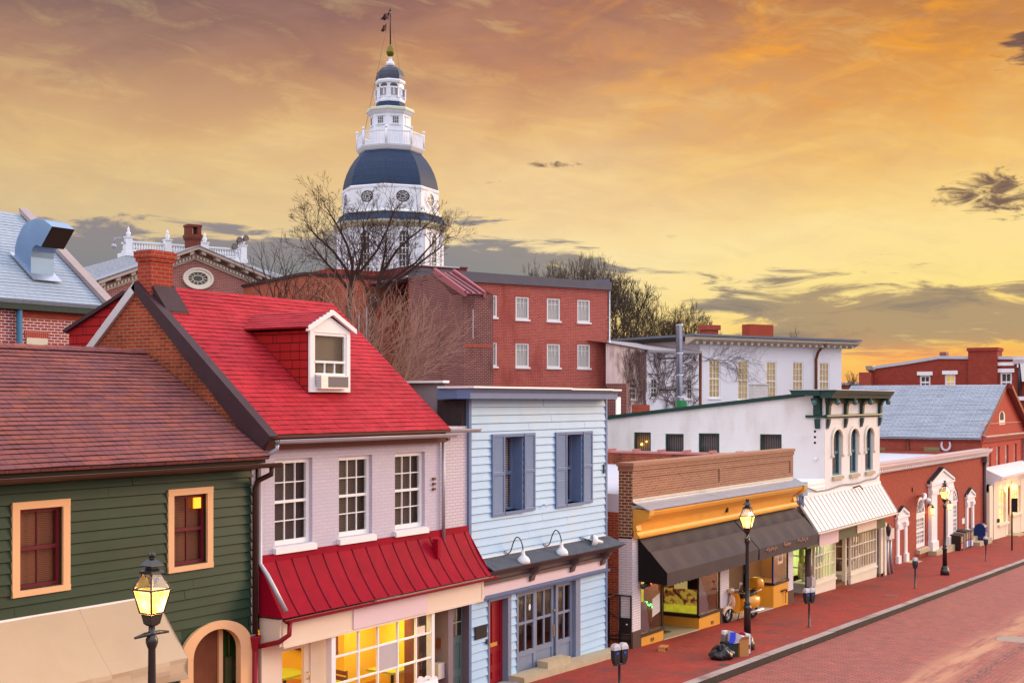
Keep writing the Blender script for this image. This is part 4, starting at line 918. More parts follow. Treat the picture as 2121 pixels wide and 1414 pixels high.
# doors
u0, u1, z0, z1 = rdo
mb = MB().box(F, u0, u0+.05, z0, z1, -.2, .04).box(F, u1-.05, u1+.09, z0, z1, -.2, .04).box(F, u0, u1+.09, z1, z1+.07, -.2, .045)
part('door_frame', mb, m_bluegrey, t)
dr_ = part('front_door', panel_door(MB(), F, u0+.05, u1-.05, z0, z1, -.12, rows=((.06,.14),(.22,.36),(.44,.94)), cols=2, inset=.018, m=.11), m_reddoor, t)
part('mail_slot', MB().box(F, (u0+u1)/2-.16, (u0+u1)/2+.14, z0+.86, z0+.95, -.118, -.10), m_gold, dr_)
part('handle', MB().box(F, u0+.06, u0+.17, z0+.86, z0+.90, -.118, -.09), m_gold, dr_)
part('door_step', MB().wbox(u0-.05, u1+.25, YF-.32, YF+.1, z0-.6, z0-.01), m_greystone, t)
part('wall_plaque', MB().box(F, F.s(981), F.s(1005), F.z(993, 1321), F.z(993, 1295), .022, .05), m_blackmatte, t)
part('door_bell', MB().box(F, F.s(1004), F.s(1008), F.z(1006, 1332), F.z(1006, 1322), .022, .06), m_black, t)
u0, u1, z0, z1 = ddo
mb = MB().box(F, u0-.02, u0+.06, z0, z1, -.2, .035).box(F, u1-.22, u1+.02, z0, z1, -.2, .035).box(F, u0-.02, u1+.02, z1, z1+.09, -.2, .05).box(F, u0+.06, u1-.22, z0, z0+.12, -.2, .0)
part('shopfront_frame', mb, m_bluegrey, t)
ed = [u0+.06, u0+.06+(u1-u0-.28)*.345, u0+.06+(u1-u0-.28)*.69, u1-.22]
dd_ = [0, -.04, .02]
for k in range(3):
    a, b = ed[k]+.012, ed[k+1]-.012; c, e = z0+.12, z1-.01; pz = c+(e-c)*.27; d1 = -.06-(.05 if k == 1 else 0)
    mb = MB().box(F, a, a+.11, c, e, d1-.05, d1).box(F, b-.11, b, c, e, d1-.05, d1).box(F, a+.11, b-.11, e-.10, e, d1-.05, d1-.002).box(F, a+.11, b-.11, pz-.07, pz+.05, d1-.05, d1-.002).box(F, a+.11, b-.11, c, c+.10, d1-.05, d1-.002).box(F, a+.11, b-.11, c+.10, pz-.07, d1-.04, d1-.025)
    mb.box(F, (a+b)/2-.03, (a+b)/2+.03, pz+.05, e-.1, d1-.045, d1-.006); zm = (pz+e)/2-.02; mb.box(F, a+.11, (a+b)/2-.03, zm-.03, zm+.03, d1-.044, d1-.008).box(F, (a+b)/2+.03, b-.11, zm-.03, zm+.03, d1-.044, d1-.008)
    lf = part('glazed_door_leaf', mb, m_bluegrey, t)
    part('pane', MB().poly([F.P(a+.11, pz+.05, d1-.03), F.P(b-.11, pz+.05, d1-.03), F.P(b-.11, e-.1, d1-.03), F.P(a+.11, e-.1, d1-.03)]), m_glassd, lf)
    if k == 0: part('round_sticker', MB().disc(F, b-.24, e-.42, .05, .08, d1-.028, 14), m_white, lf)
    if k == 1:
        part('lock', MB().sph(F.P(b-.03, zm+.1, d1+.03), .03, n=8, m=6).box(F, b-.045, b-.015, zm-.55, zm-.25, d1+.001, d1+.03), m_gold, lf)
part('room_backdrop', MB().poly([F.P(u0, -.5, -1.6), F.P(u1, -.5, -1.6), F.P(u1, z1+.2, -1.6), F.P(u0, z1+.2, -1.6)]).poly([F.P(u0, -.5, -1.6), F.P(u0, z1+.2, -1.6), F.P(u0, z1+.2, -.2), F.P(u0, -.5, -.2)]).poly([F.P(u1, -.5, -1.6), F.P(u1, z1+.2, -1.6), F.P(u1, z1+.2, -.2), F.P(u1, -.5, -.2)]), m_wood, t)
def tstone(x0, x1, y0, dz, y1=YF-.001): return MB().hexa([(x0,y0,G(x0)-.4),(x1,y0,G(x1)-.4),(x1,y1,G(x1)-.4),(x0,y1,G(x0)-.4)], [(x0,y0,G(x0)+dz),(x1,y0,G(x1)+dz),(x1,y1,G(x1)+dz+.02),(x0,y1,G(x0)+dz+.02)])
part('stone_plinth', tstone(F.s(1052), XB1+.08, YF-.45, .14), m_stone, t)
part('door_step', tstone(ed[1]-.05, ed[2]+.12, YF-.30, .30, YF-.002), m_stone, t)
part('hose_tap', MB().tube([F.P(F.s(1124), F.z(1124, 1044), .02), F.P(F.s(1124), F.z(1124, 1044), .10), F.P(F.s(1124), F.z(1124, 1050), .10)], .02, 6), m_white, t)
part('cable_anchor', MB().box(F, F.s(1248)-.02, F.s(1248)+.02, F.z(1248, 980), F.z(1248, 961), .022, .06), m_black, t)
# three gooseneck lamps
def gooseneck(px, py, mode, idx):
    u, z = F.sz(px, py)
    if mode == 0: pts = [(0,0,.02), (.06,-.04,.10), (.14,.05,.22), (.18,.34,.34), (.24,.50,.46), (.33,.44,.58), (.42,.22,.64), (.44,.06,.65)]
    else: pts = [(0,0,.02), (.10,-.02,.16), (.25,-.09,.36), (.42,-.14,.5)]
    ctl = pts; pts = []
    for i in range(len(ctl)-1):
        p0, p1, p2, p3 = [Vector(ctl[max(0, min(len(ctl)-1, i+k))]) for k in (-1, 0, 1, 2)]
        for q in range(4): v = q/4; pts.append(.5*((2*p1)+(p2-p0)*v+(2*p0-5*p1+4*p2-p3)*v*v+(3*p1-p0-3*p2+p3)*v**3))
    pts.append(Vector(ctl[-1])); pts = [F.P(u+p.x*.62, z+p.y*.72, p.z*.52) for p in pts]
    i0 = thing('gooseneck_lamp', ['white gooseneck lamp nearest the crimson canopy on the blue house', 'white gooseneck lamp in the middle over the blue double doors', 'white gooseneck lamp knocked sideways at the right corner of the blue house'][idx], 'lamp', F.P(u, z, 0), 'gooseneck lamps over the blue shopfront')
    part('arm', MB().tube(pts, .014, 8), m_black, i0)
    part('wall_flange', MB().tube([F.P(u, z, .015), F.P(u, z, .05)], .05, 10), m_greypipe, i0)
    e = pts[-1]; mb = MB().lathe((0,0,0), [(.03,.02), (.045,0), (.052,-.11), (.085,-.145), (.14,-.19), (.168,-.25), (.178,-.33), (.168,-.33), (.155,-.25), (.12,-.19), (.05,-.14)], 18, cap=False)
    ax = Vector((.35, -.22, 0)) if mode == 0 else Vector((.1, .6, 0))
    q = Vector((0,0,1)).rotation_difference((pts[-2]-pts[-1]).normalized()).to_matrix().to_4x4() if mode == 0 else Vector((0,0,1)).rotation_difference(Vector((.68,-.70,-.20)).normalized()).to_matrix().to_4x4()
    if mode == 1: e = e+Vector((.18,-.14,-.02))
    mb.xf(Matrix.Translation(e) @ q @ Matrix.Scale(.9, 4)); part('shade', mb, m_white, i0)
gooseneck(1045, 1144, 0, 0); gooseneck(1126.5, 1128, 0, 1); gooseneck(1202, 1114, 1, 2)

# ================================================================== OCHRE SHOP (brown brick parapet, black awning)
YS = 16.0; H = street(YS)
t = thing('ochre_shop', 'single storey shop with brown brick parapet, ochre cornice and long black awning', 'shop', (38, 16.0, G(38)))
a0, a1 = H.s(1310), H.s(1643); zp1 = EYE-1.68; zp0 = EYE-2.76; zc0 = EYE-3.74; yb_ = 16.42
mb = MB()
e = a0-.0; mid = (a0+a1)/2
wall_open(mb, H, a0, a1, zp0-.1, zp1-.22, [(a0+.55, mid-.3, zp0+.22, zp1-.42, .035), (mid+.12, a1-.28, zp0+.22, zp1-.42, .035)])
for o in ((a0+.55, mid-.3), (mid+.12, a1-.28)): mb.poly([H.P(o[0], zp0+.22, -.035), H.P(o[1], zp0+.22, -.035), H.P(o[1], zp1-.42, -.035), H.P(o[0], zp1-.42, -.035)])
mb.box(H, a0-.02, a1+.02, zp1-.22, zp1-.10, -.44, .03).poly([(a0, yb_, zp0), (a1, yb_, zp0), (a1, yb_, zp1-.2), (a0, yb_, zp1-.2)]).poly([(a1, YS, zp0-1), (a1, yb_, zp0-1), (a1, yb_, zp1-.2), (a1, YS, zp1-.2)])
pr = part('parapet', mb, m_brownbrick, t)
part('coping', MB().box(H, a0-.05, a1+.05, zp1-.099, zp1, -.47, .06), brick('coping_brick', (.40,.20,.12), (.33,.16,.10), (.36,.24,.18), .07, .3, .008, .4, .85, off=0), pr)
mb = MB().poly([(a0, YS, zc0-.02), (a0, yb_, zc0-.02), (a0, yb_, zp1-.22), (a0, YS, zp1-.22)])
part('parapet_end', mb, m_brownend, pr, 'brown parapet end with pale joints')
px0 = a0; zb0 = -1.6
def pier(x0, x1, name='pier', mat=None, y1=yb_, base=.5, lab=None):
    g0 = min(G(x0), G(x1))
    p_ = part(name, MB().wbox(x0, x1, YS, y1, G(x0)+base-.04, zc0+.02), mat or m_pillar, t, lab)
    part('pier_base', MB().wbox(x0-.015, x1+.015, YS-.015, y1, g0-.5, G(x0)+base-.041), paint('brown_pier_base', (.085,.045,.038), .7, .15) if 'brown_pier_base' not in MATS else MATS['brown_pier_base'], p_); return p_
pier(a0, H.s(1327), lab='white painted brick pier beside the alley')
pier(H.s(1492), H.s(1510)); pier(H.s(1633), a1+.0)
# metal flashing over the cornice
cf = .50
mb = MB().hexa([H.P(a0-.02, zp0-.01, .0), H.P(a1+.2, zp0-.01, .0), H.P(a1-.02, EYE-2.98, cf), H.P(a0-.02, EYE-2.98, cf)], [H.P(a0-.02, zp0+.02, .0), H.P(a1+.2, zp0+.02, .0), H.P(a1-.02, EYE-2.95, cf+.02), H.P(a0-.02, EYE-2.95, cf+.02)])
mb.box(H, a0-.02, a1, zp0+.02, zp0+.09, .002, .02)
fl = part('cornice_flashing', mb, m_metal, t)
# ochre cornice
zk = EYE-2.985
mb = MB().profile(H, a0+.28, a1-.30, [(.02, zk-.30), (.22, zk-.30), (.26, zk-.24), (.30, zk-.235), (.36, zk-.16), (.42, zk-.15), (.47, zk-.05), (.47, zk-.002), (.02, zk-.002)])
mb.profile(H, a0+.28, a1-.30, [(.02, zc0+.20), (.05, zc0+.20), (.09, zk-.42), (.15, zk-.301), (.02, zk-.301)])
mb.profile(H, a0+.02, a1-.02, [(.02, zc0), (.20, zc0), (.22, zc0+.05), (.16, zc0+.09), (.13, zc0+.16), (.06, zc0+.199), (.02, zc0+.199)])
co = part('cornice', mb, m_yellow, t)
for s_, u in ((1, a0+.02), (-1, a1-.30)):
    mb = MB().prism(Fr((u, YS), (0, -1)) , [(.0, zc0+.2), (.14, zc0+.21), (.10, zc0+.34), (.16, zk-.34), (.30, zk-.30), (.44, zk-.22), (.50, zk-.12), (.52, zk+.02), (.46, zk+.06), (.40, zk+.03), (.0, zk+.05)], 0, -.28)
    part('console_bracket', mb, m_yellow, co)
part('vent_slot', MB().box(H, H.s(1498), H.s(1501), H.z(1499, 1061, .06), H.z(1499, 1051, .06), .05, .13), m_dark, co)
# black awning with a crease bar and a scalloped valance
ay, az_ = YS-.90, EYE-4.66; A0, A1 = a0+.30, a1+.05; ztp = zc0-.03; sp = A0+(A1-A0)*.545
def awn(xa, xb, seed, name):
    rr = random.Random(seed); ns = max(10, int((xb-xa)/.28)); V_ = [(0, YS-.03, ztp), (.5, YS-.36, ztp-.34), (.52, YS-.40, ztp-.36), (1.0, ay, az_)]
    mb = MB(); rows = []
    prof = []
    for (v0, y0, z0), (v1, y1, z1) in zip(V_, V_[1:]):
        m_ = 5 if v1-v0 > .1 else 1
        for i in range(m_): prof.append((y0+(y1-y0)*i/m_, z0+(z1-z0)*i/m_, math.sin(math.pi*i/m_)))
    prof.append((ay, az_, 0))
    for i in range(ns+1):
        x = xa+(xb-xa)*i/ns; pull = .5+.5*math.cos(i*2*math.pi/4.0); rows.append([Vector((x, y, z-.075*s*(1-pull)-.01*s)) for y, z, s in prof])
    for i in range(ns):
        for j in range(len(prof)-1): mb.poly([rows[i][j], rows[i+1][j], rows[i+1][j+1], rows[i][j+1]], smooth=True)
    o = part(name, mb, m_awnblack, t)
    mb = MB(); vh = .36; m_ = max(6, int((xb-xa)/.08))
    for i in range(m_):
        p, q = xa+(xb-xa)*i/m_, xa+(xb-xa)*(i+1)/m_
        hp, hq = vh+.025*abs(math.sin(i*1.05)), vh+.025*abs(math.sin((i+1)*1.05))
        mb.poly([(p, ay, az_), (q, ay, az_), (q, ay+.02, az_-hq), (p, ay+.02, az_-hp)])
    part('valance', mb, m_awnblack, o)
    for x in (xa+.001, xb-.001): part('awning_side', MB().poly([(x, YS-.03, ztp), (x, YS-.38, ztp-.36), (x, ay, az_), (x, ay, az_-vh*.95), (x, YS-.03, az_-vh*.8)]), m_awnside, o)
    return o
aw1 = awn(A0, sp-.03, 1, 'awning'); aw2 = awn(sp+.03, A1, 2, 'awning')
VF = street(ay-.004)
for bd, px, sz in (('Pressed', 1592, .24), ('and', 1627, .15), ('Pour', 1667, .22)):       # the worn script on the valance can no longer be read
    pass
m_script = paint('worn_copper_lettering', (.42,.20,.13), .6, .35, 18)
rr = random.Random(17)
for px, py, wd, lt in ((1598, 1137, 1.0, 'lcettr'), (1630, 1127, .62, 'oCn'), (1662, 1118, 1.05, 'Nann')):
    u, z = VF.sz(px, py)
    mb = MB()
    n_ = 26; pts = [Vector((u-wd/2+wd*i/n_, ay-.012, z+.055*math.sin(i*1.35+px)+.05*math.sin(i*.55)*(1 if i < 7 else .5))) for i in range(n_+1)]
    mb.tube(pts, [.006+.010*abs(math.sin(i*.9)) for i in range(n_+1)], 5); part('script_lettering', mb, m_script, aw2)
# shop fronts
zb1 = lambda x: G(x)
sh_t = az_-.05                                   # head of the glazing, hidden by the awning
m_exp = paint('dark_mullion', (.030,.016,.016), .45, .1)
def showcase(x0, x1, yd, bh, name, ret=None, room=m_wood, front_pane=m_glass):
    g0 = G(x1)-.5; zt_ = G(x0)+bh
    b_ = part('bulkhead', MB().wbox(x0, x1, YS, YS+.08, g0, zt_-.09), m_yellow2, t)
    mb = MB().wbox(x0-.01, x1+.01, YS-.03, YS+.10, zt_-.09, zt_)
    mb.wbox(x0, x0+.05, YS+.01, YS+.06, zt_, sh_t).wbox(x1-.05, x1, YS+.01, YS+.06, zt_, sh_t)
    if ret: mb.wbox(x0+.05 if ret > 0 else x1-.05, x0+.1 if ret > 0 else x1, YS+yd-.05, YS+yd, zt_, sh_t)
    w_ = part(name, mb, m_exp, t)
    part('pane', MB().poly([(x0+.05, YS+.03, zt_), (x1-.05, YS+.03, zt_), (x1-.05, YS+.03, sh_t), (x0+.05, YS+.03, sh_t)]), front_pane, w_)
    if ret:
        xx = x0 if ret > 0 else x1
        part('bulkhead_return', MB().wbox(min(xx, xx+ret*.08), max(xx, xx+ret*.08), YS+.081, YS+yd, g0, zt_-.09), m_yellow2, t)
        part('sill_return', MB().wbox(min(xx-.03*ret, xx+ret*.1), max(xx-.03*ret, xx+ret*.1), YS+.101, YS+yd, zt_-.09, zt_), m_exp, w_)
        part('side_pane', MB().poly([(xx+.03*ret, YS+.06, zt_), (xx+.03*ret, YS+yd-.05, zt_), (xx+.03*ret, YS+yd-.05, sh_t), (xx+.03*ret, YS+.06, sh_t)]), m_glass, w_)
    fl__ = part('display_floor', MB().wbox(x0+.02, x1-.02, YS+.1, YS+yd, zt_-.05, zt_-.01), room, w_)
    part('display_back', MB().poly([(x0+.02, YS+yd, zt_-.05), (x1, YS+yd, zt_-.05), (x1, YS+yd, sh_t), (x0+.02, YS+yd, sh_t)]).poly([(x1-.01 if (ret or 1) > 0 else x0+.01, YS+.1, zt_), (x1-.01 if (ret or 1) > 0 else x0+.01, YS+yd, zt_), (x1-.01 if (ret or 1) > 0 else x0+.01, YS+yd, sh_t), (x1-.01 if (ret or 1) > 0 else x0+.01, YS+.1, sh_t)]), room, w_)
    return w_, zt_
m_lime = emit('lit_lime_window', (.62,.60,.04), .42, .9, 5); m_green = emit('green_fairy_lights', (.05,1.0,.15), 5)
m_redem = emit('red_fairy_lights', (1.0,.05,.02), 5)
w1x, w1y = H.s(1327), H.s(1374)
ws1, zs1 = showcase(w1x, w1y, 1.3, .34, 'shop_window')
part('lit_display', MB().wbox(w1x+.1, w1y-.15, YS+.55, YS+.6, zs1, sh_t-.35), m_lime, ws1)
part('purple_poster', MB().poly([H.P(w1x+.06, zs1+.02, -.05), H.P(w1x+.66, zs1+.02, -.05), H.P(w1x+.45, zs1+.85, -.05), H.P(w1x+.06, zs1+.85, -.05)]), m_purple, ws1)
part('white_notice', MB().poly([H.P(w1y-.62, zs1+.35, -.05), H.P(w1y-.12, zs1+.45, -.05), H.P(w1y-.12, zs1+.98, -.05), H.P(w1y-.62, zs1+.86, -.05)]), paint('white_paper', (.66,.66,.72), .6, .03), ws1)
part('red_jars', MB().lathe((w1x+.85, YS+.35, zs1+.25), [(.14,0), (.17,.05), (.17,.42), (.1,.5)], 10).lathe((w1x+1.15, YS+.35, zs1+.15), [(.12,0), (.15,.05), (.15,.35), (.1,.4)], 10), paint('brown_jar', (.22,.05,.02), .3, .2), ws1)
mb = MB()
for i in range(9): mb.sph((w1x+.7+.09*i, YS+.2, sh_t-.95-.035*i+.03*math.sin(i*2)), .028, n=6, m=4)
part('fairy_lights', mb, m_green, ws1)
mb = MB()
for i in range(7): mb.sph((w1x+.25+.18*i, YS+.15, sh_t-.42+.03*math.sin(i*3)), .03, n=6, m=4)
part('fairy_lights', mb, m_redem, ws1)
w2x, w2y = H.s(1448), H.s(1492)
ws2, zs2 = showcase(w2x, w2y, 1.25, .44, 'shop_window', 1)
# printed food frieze, cream board and dark panel behind the side glass
XF = w2x+.06
mb = MB().poly([(XF, YS+.1, zs2+.05), (XF, YS+1.2, zs2+.05), (XF, YS+1.2, zs2+.75), (XF, YS+.1, zs2+.75)])
def food_mat():
    m, n, b = _mat('food_print'); p = _pos(n); f = n.noise(p, 5.5, 3, .5); g = n.noise(p, 13, 2, .5)
    col = n.ramp(f, [(.36, (.05,.025,.01)), (.45, (.30,.10,.03)), (.52, (.55,.36,.05)), (.60, (.42,.42,.04)), (.7, (.40,.07,.03))]); n.put(b.inputs['Base Color'], col); n.put(b.inputs['Emission Color'], col); b.inputs['Emission Strength'].default_value = .45; return m
part('food_print', mb, food_mat(), ws2)
part('lime_strip', MB().poly([(XF-.01, YS+.1, zs2+.02), (XF-.01, YS+1.2, zs2+.02), (XF-.01, YS+1.2, zs2+.26), (XF-.01, YS+.1, zs2+.26)]), m_lime, ws2)
part('cream_board', MB().wbox(XF+.06, XF+.09, YS+.42, YS+.88, zs2+.72, zs2+1.42), emit('lit_cream_board', (.62,.52,.20), .45), ws2)
part('dark_panel', MB().wbox(XF+.02, XF+.05, YS+.10, YS+.42, zs2+.72, zs2+1.36), m_dark, ws2)
part('leaning_boards', MB().hexa([H.P(w2x+.95, zs2+.0, -.3), H.P(w2x+1.5, zs2+.0, -.3), H.P(w2x+1.5, zs2+0, -.34), H.P(w2x+.95, zs2+0, -.34)], [H.P(w2x+.75, zs2+.95, -.55), H.P(w2x+1.3, zs2+1.05, -.55), H.P(w2x+1.3, zs2+1.05, -.6), H.P(w2x+.75, zs2+.95, -.6)]), paint('grey_lilac_board', (.16,.115,.13), .5, .1), ws2)
part('purple_poster', MB().poly([H.P(w2x+.06, zs2+.02, -.05), H.P(w2x+.8, zs2+.02, -.05), H.P(w2x+.66, zs2+.6, -.05), H.P(w2x+.06, zs2+.75, -.05)]), m_purple, ws2)
mb = MB(); rr = random.Random(4)
for i in range(6): mb.sph((w2x+1.0+rr.uniform(-.3,.3), YS+.4, zs2+1.35+rr.uniform(-.2,.3)), rr.uniform(.05,.12), n=6, m=4)
part('goods', mb, paint('mixed_goods', (.30,.16,.09), .6, .9, 12), ws2)
mb = MB()
for i in range(4): mb.sph((XF-.02, YS+.5+.1*i, sh_t-.3+.03*(i%2)), .035, n=6, m=4)
part('fairy_lights', mb, m_redem, ws2)
# first recessed entrance
mb = MB().poly([(w1y, YS+1.5, -1.6), (w2x, YS+1.5, -1.6), (w2x, YS+1.5, sh_t), (w1y, YS+1.5, sh_t)]).poly([(w1y, YS, -1.6), (w1y, YS+1.5, -1.6), (w1y, YS+1.5, sh_t), (w1y, YS, sh_t)])
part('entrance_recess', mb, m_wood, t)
mb = MB().hexa([(w1y,YS-.02,G(w1y)-.5),(w2x,YS-.02,G(w2x)-.5),(w2x,YS+1.5,G(w2x)-.5),(w1y,YS+1.5,G(w1y)-.5)], [(w1y,YS-.02,G(w1y)+.035),(w2x,YS-.02,G(w2x)+.035),(w2x,YS+1.5,G(w2x)+.06),(w1y,YS+1.5,G(w1y)+.06)])
part('entrance_slab', mb, paint('pale_entrance_slab', (.42,.36,.22), .6, .08), t)
part('doormat', MB().hexa([(w1y+.2,YS+.35,G(w1y)+.03),(w1y+1.3,YS+.35,G(w1y+1.1)+.03),(w1y+1.3,YS+.95,G(w1y+1.1)+.03),(w1y+.2,YS+.95,G(w1y)+.03)], [(w1y+.2,YS+.35,G(w1y)+.065),(w1y+1.3,YS+.35,G(w1y+1.1)+.065),(w1y+1.3,YS+.95,G(w1y+1.1)+.075),(w1y+.2,YS+.95,G(w1y)+.075)]), m_black, t)
# second entrance and display
d0x, w3x, w3y = H.s(1510), H.s(1602), H.s(1633)
part('entrance_recess', MB().poly([(d0x, YS+1.1, -1.8), (w3x, YS+1.1, -1.8), (w3x, YS+1.1, sh_t), (d0x, YS+1.1, sh_t)]), paint('taupe_recess', (.13,.085,.060), .6, .1), t)
dd = part('shop_door', MB().box(H, d0x+.1, d0x+1.55, G(d0x)-.1, sh_t, -.93, -.88).box(H, d0x+1.56, d0x+1.62, G(d0x)-.1, sh_t, -.95, -.83), paint('taupe_door', (.16,.115,.085), .5, .08), t)
part('door_poster', MB().box(H, d0x+.45, d0x+1.0, sh_t-1.05, sh_t-.1, -.879, -.87), m_signcream, dd)
part('poster_image', MB().box(H, d0x+.5, d0x+.95, sh_t-.75, sh_t-.12, -.869, -.865), m_purple, dd)
part('door_bar', MB().box(H, d0x+.3, d0x+1.45, sh_t-1.52, sh_t-1.45, -.87, -.82), m_white, dd)
mb = MB().hexa([(d0x,YS-.02,G(d0x)-.5),(w3x,YS-.02,G(w3x)-.5),(w3x,YS+1.1,G(w3x)-.5),(d0x,YS+1.1,G(d0x)-.5)], [(d0x,YS-.02,G(d0x)+.025),(w3x,YS-.02,G(w3x)+.025),(w3x,YS+1.1,G(w3x)+.04),(d0x,YS+1.1,G(d0x)+.04)])
part('entrance_slab', mb, m_greystone, t)
ws3, zs3 = showcase(w3x, w3y, 1.0, .86, 'shop_window', 1, paint('empty_window_lining', (.30,.18,.10), .6, .08))
part('blue_tape', MB().wbox(w3x-.005, w3x+.055, YS+.0, YS+.009, zs3, sh_t), paint('blue_masking_tape', (.04,.06,.45), .6, .05), ws3)
part('notice', MB().box(H, w3x+.55, w3x+1.05, sh_t-.95, sh_t-.02, -.05, -.045), m_signcream, ws3)
part('notice_image', MB().box(H, w3x+.62, w3x+.98, sh_t-.85, sh_t-.5, -.044, -.04), m_purple, ws3)
part('utility_tap', MB().tube([H.P(w3x+.7, G(w3x)+.5, .02), H.P(w3x+1.0, G(w3x)+.55, .1), H.P(w3x+1.05, G(w3x)+.45, .1), H.P(w3x+1.2, G(w3x)+.5, .02)], .03, 6).tube([H.P(w3x+1.05, G(w3x)+.45, .06), H.P(w3x+1.1, G(w3x)+.05, .04)], .012, 5), m_wood, t)
for bx in ((w1x+w1y)/2, w2x+1.0):
    mb = MB()
    for k in (-1, 1): mb.ring(H, bx+k*.06, G(bx)+.12, .02, .02, .05, .05, .001, .006, n=8)
    part('bulkhead_vent', mb.box(H, bx-.11, bx+.11, G(bx)+.055, G(bx)+.065, .001, .006), m_black, t)
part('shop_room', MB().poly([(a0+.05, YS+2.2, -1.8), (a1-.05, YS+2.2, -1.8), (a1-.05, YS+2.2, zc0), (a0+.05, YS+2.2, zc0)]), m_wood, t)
part('shop_ceiling', MB().poly([(a0+.05, YS+.02, sh_t+.02), (a1-.05, YS+.02, sh_t+.02), (a1-.05, YS+2.2, sh_t+.02), (a0+.05, YS+2.2, sh_t+.02)]), m_whitewarm, t)
for cxl, en in ((w1x+.8, 16), (w2x+.9, 18), (w3x-1.2, 26), (w3x+.7, 14)):
    pl = bpy.data.lights.new('shop_ceiling_lamp', 'AREA'); po = bpy.data.objects.new('shop_ceiling_lamp', pl); COL.objects.link(po); pl.size = .8; pl.energy = en; pl.color = (1.0,.62,.22); po.location = (cxl, YS+.6, sh_t-.02)
part('floodlight', MB().sph(H.P(H.s(1322), H.z(1322, 1216, .12), .14), .08, n=8, m=6).tube([H.P(H.s(1322)-.02, H.z(1322, 1216, .12), .12), H.P(H.s(1327), H.z(1327, 1211, .2), .26)], [.05,.09], 8), m_black, t)
# roof behind the parapet
rz = EYE-2.55
mb = MB().poly([(a0, yb_, rz), (a1, yb_, rz), (a1, 29, rz+.25), (a0, 29, rz+.25)]).poly([(a0, yb_, -1.6), (a0, 29, -1.6), (a0, 29, rz+.25), (a0, yb_, rz)]).poly([(a0, 29, -1.6), (a1, 29, -1.6), (a1, 29, rz+.25), (a0, 29, rz+.25)])
part('flat_roof', mb, m_flatroof, t)
part('side_wall', MB().poly([(a0-.004, yb_, -1.6), (a0-.004, 29, -1.6), (a0-.004, 29, rz-.3), (a0-.004, yb_, rz-.5)]), m_oldbrick, t)
pw = side(a1+.3)
mb = MB().wbox(a1, a1+.35, yb_+.05, 29, rz, EYE-1.98)
wb_ = part('rear_parapet', mb, m_oldbrick, t)
mb = MB().wbox(a1-.06, a1+.42, yb_+.05, 29, EYE-1.979, EYE-1.90)
y = 17.0
while y < 29: mb.wbox(a1-.10, a1+.46, y, y+.10, EYE-1.899, EYE-1.82); y += 1.05
part('rear_coping', mb, paint('pink_tile_coping', (.50,.20,.18), .6, .1), wb_)
rv = onx(1266, 1010, a0+.9)
part('roof_vent', MB().lathe((a0+1.3, 19.2, rz), [(.45,.0), (.25,.16), (.16,.2), (.16,.42), (.34,.44), (.34,.60), (.0,.66)], 12), paint('dull_roof_vent', (.44,.44,.50), .6, .1), t)
part('roof_pipe', MB().tube([(a0+.05, 17.2, rz-.55), (a0-.25, 17.0, rz-.62), (a0-.35, 16.6, rz-.62)], .05, 8).tube([(a0-.02, 16.9, rz-.75), (a0-.38, 16.7, rz-.8)], .035, 6), m_silver, t)
# alley: meter, gate
t = thing('electric_meter', 'grey electric meter box with a glass dial and looping white cable on the alley wall', 'meter', (XB1+.35, 17.0, F.z(1265, 1220)))
MF = street(16.9); u, z = MF.sz(1265, 1200)
part('box', MB().box(MF, u-.30, u+.24, z-.30, z+.28, .0, .2), paint('weathered_meter_box', (.27,.23,.20), .55, .2, 6), t)
part('dial', MB().sph(MF.P(u-.05, z+.02, .22), .13, n=12, m=8), m_silver, t)
part('cable', MB().tube([MF.P(u-.35, z+.62, .05), MF.P(u+.1, z+.55, .08), MF.P(u+.38, z+.32, .1), MF.P(u+.44, z, .1), MF.P(u+.36, z-.26, .1), MF.P(u+.2, z-.26, .08)], .022, 6), m_white, t)
part('conduit', MB().tube([MF.P(u-.22, z-.3, .1), MF.P(u-.22, -.6, .1)], .03, 6).tube([MF.P(u-.05, z-.3, .1), MF.P(u-.05, -.6, .1)], .035, 6), paint('rusty_conduit', (.22,.12,.10), .7, .2), t)
t = thing('alley_gate', 'black iron gate standing in the narrow alley between the blue house and the ochre shop', 'gate', (XB1+.5, 16.35, G(31.6)))
GF = street(16.38); g0, g1 = GF.s(1287), GF.s(1305); zt0, zb0_ = GF.z(1296, 1227), G(31.8)+.1
AF = side(a0-.03); ua, ub = -16.7, -16.02
mb = MB()
for u in (ua, ub, (ua+ub)/2): mb.box(AF, u-.018, u+.018, zb0_, zt0, .0, .036)
mb.box(AF, ua, ub, zt0-.03, zt0, .001, .034).box(AF, ua, ub, zb0_+.1, zb0_+.14, .001, .034).box(AF, (ua+ub)/2, ub, zt0-1.02, zt0-.62, .005, .03)
part('gate_frame', mb, m_black, t)
part('brace', MB().tube([AF.P(ua, zt0-.5, .02), AF.P((ua+ub)/2, zt0-.65, .02)], .014, 5).tube([AF.P(ua, zb0_+.2, .02), AF.P(ub, zt0-1.05, .02)], .014, 5), m_black, t)
part('lock', MB().sph(AF.P(ub-.12, zt0-.8, .04), .03, n=6, m=4), m_silver, t)
part('post', MB().wbox(XB1+.06, XB1+.10, 16.5, 16.54, G(31)-.3, zt0).wbox(XB1+.25, XB1+.29, 16.5, 16.54, G(31)-.3, zt0).wbox(XB1+.06, a0-.06, 16.505, 16.535, zt0-.04, zt0), paint('rusty_gate_post', (.13,.06,.045), .7, .2), t)
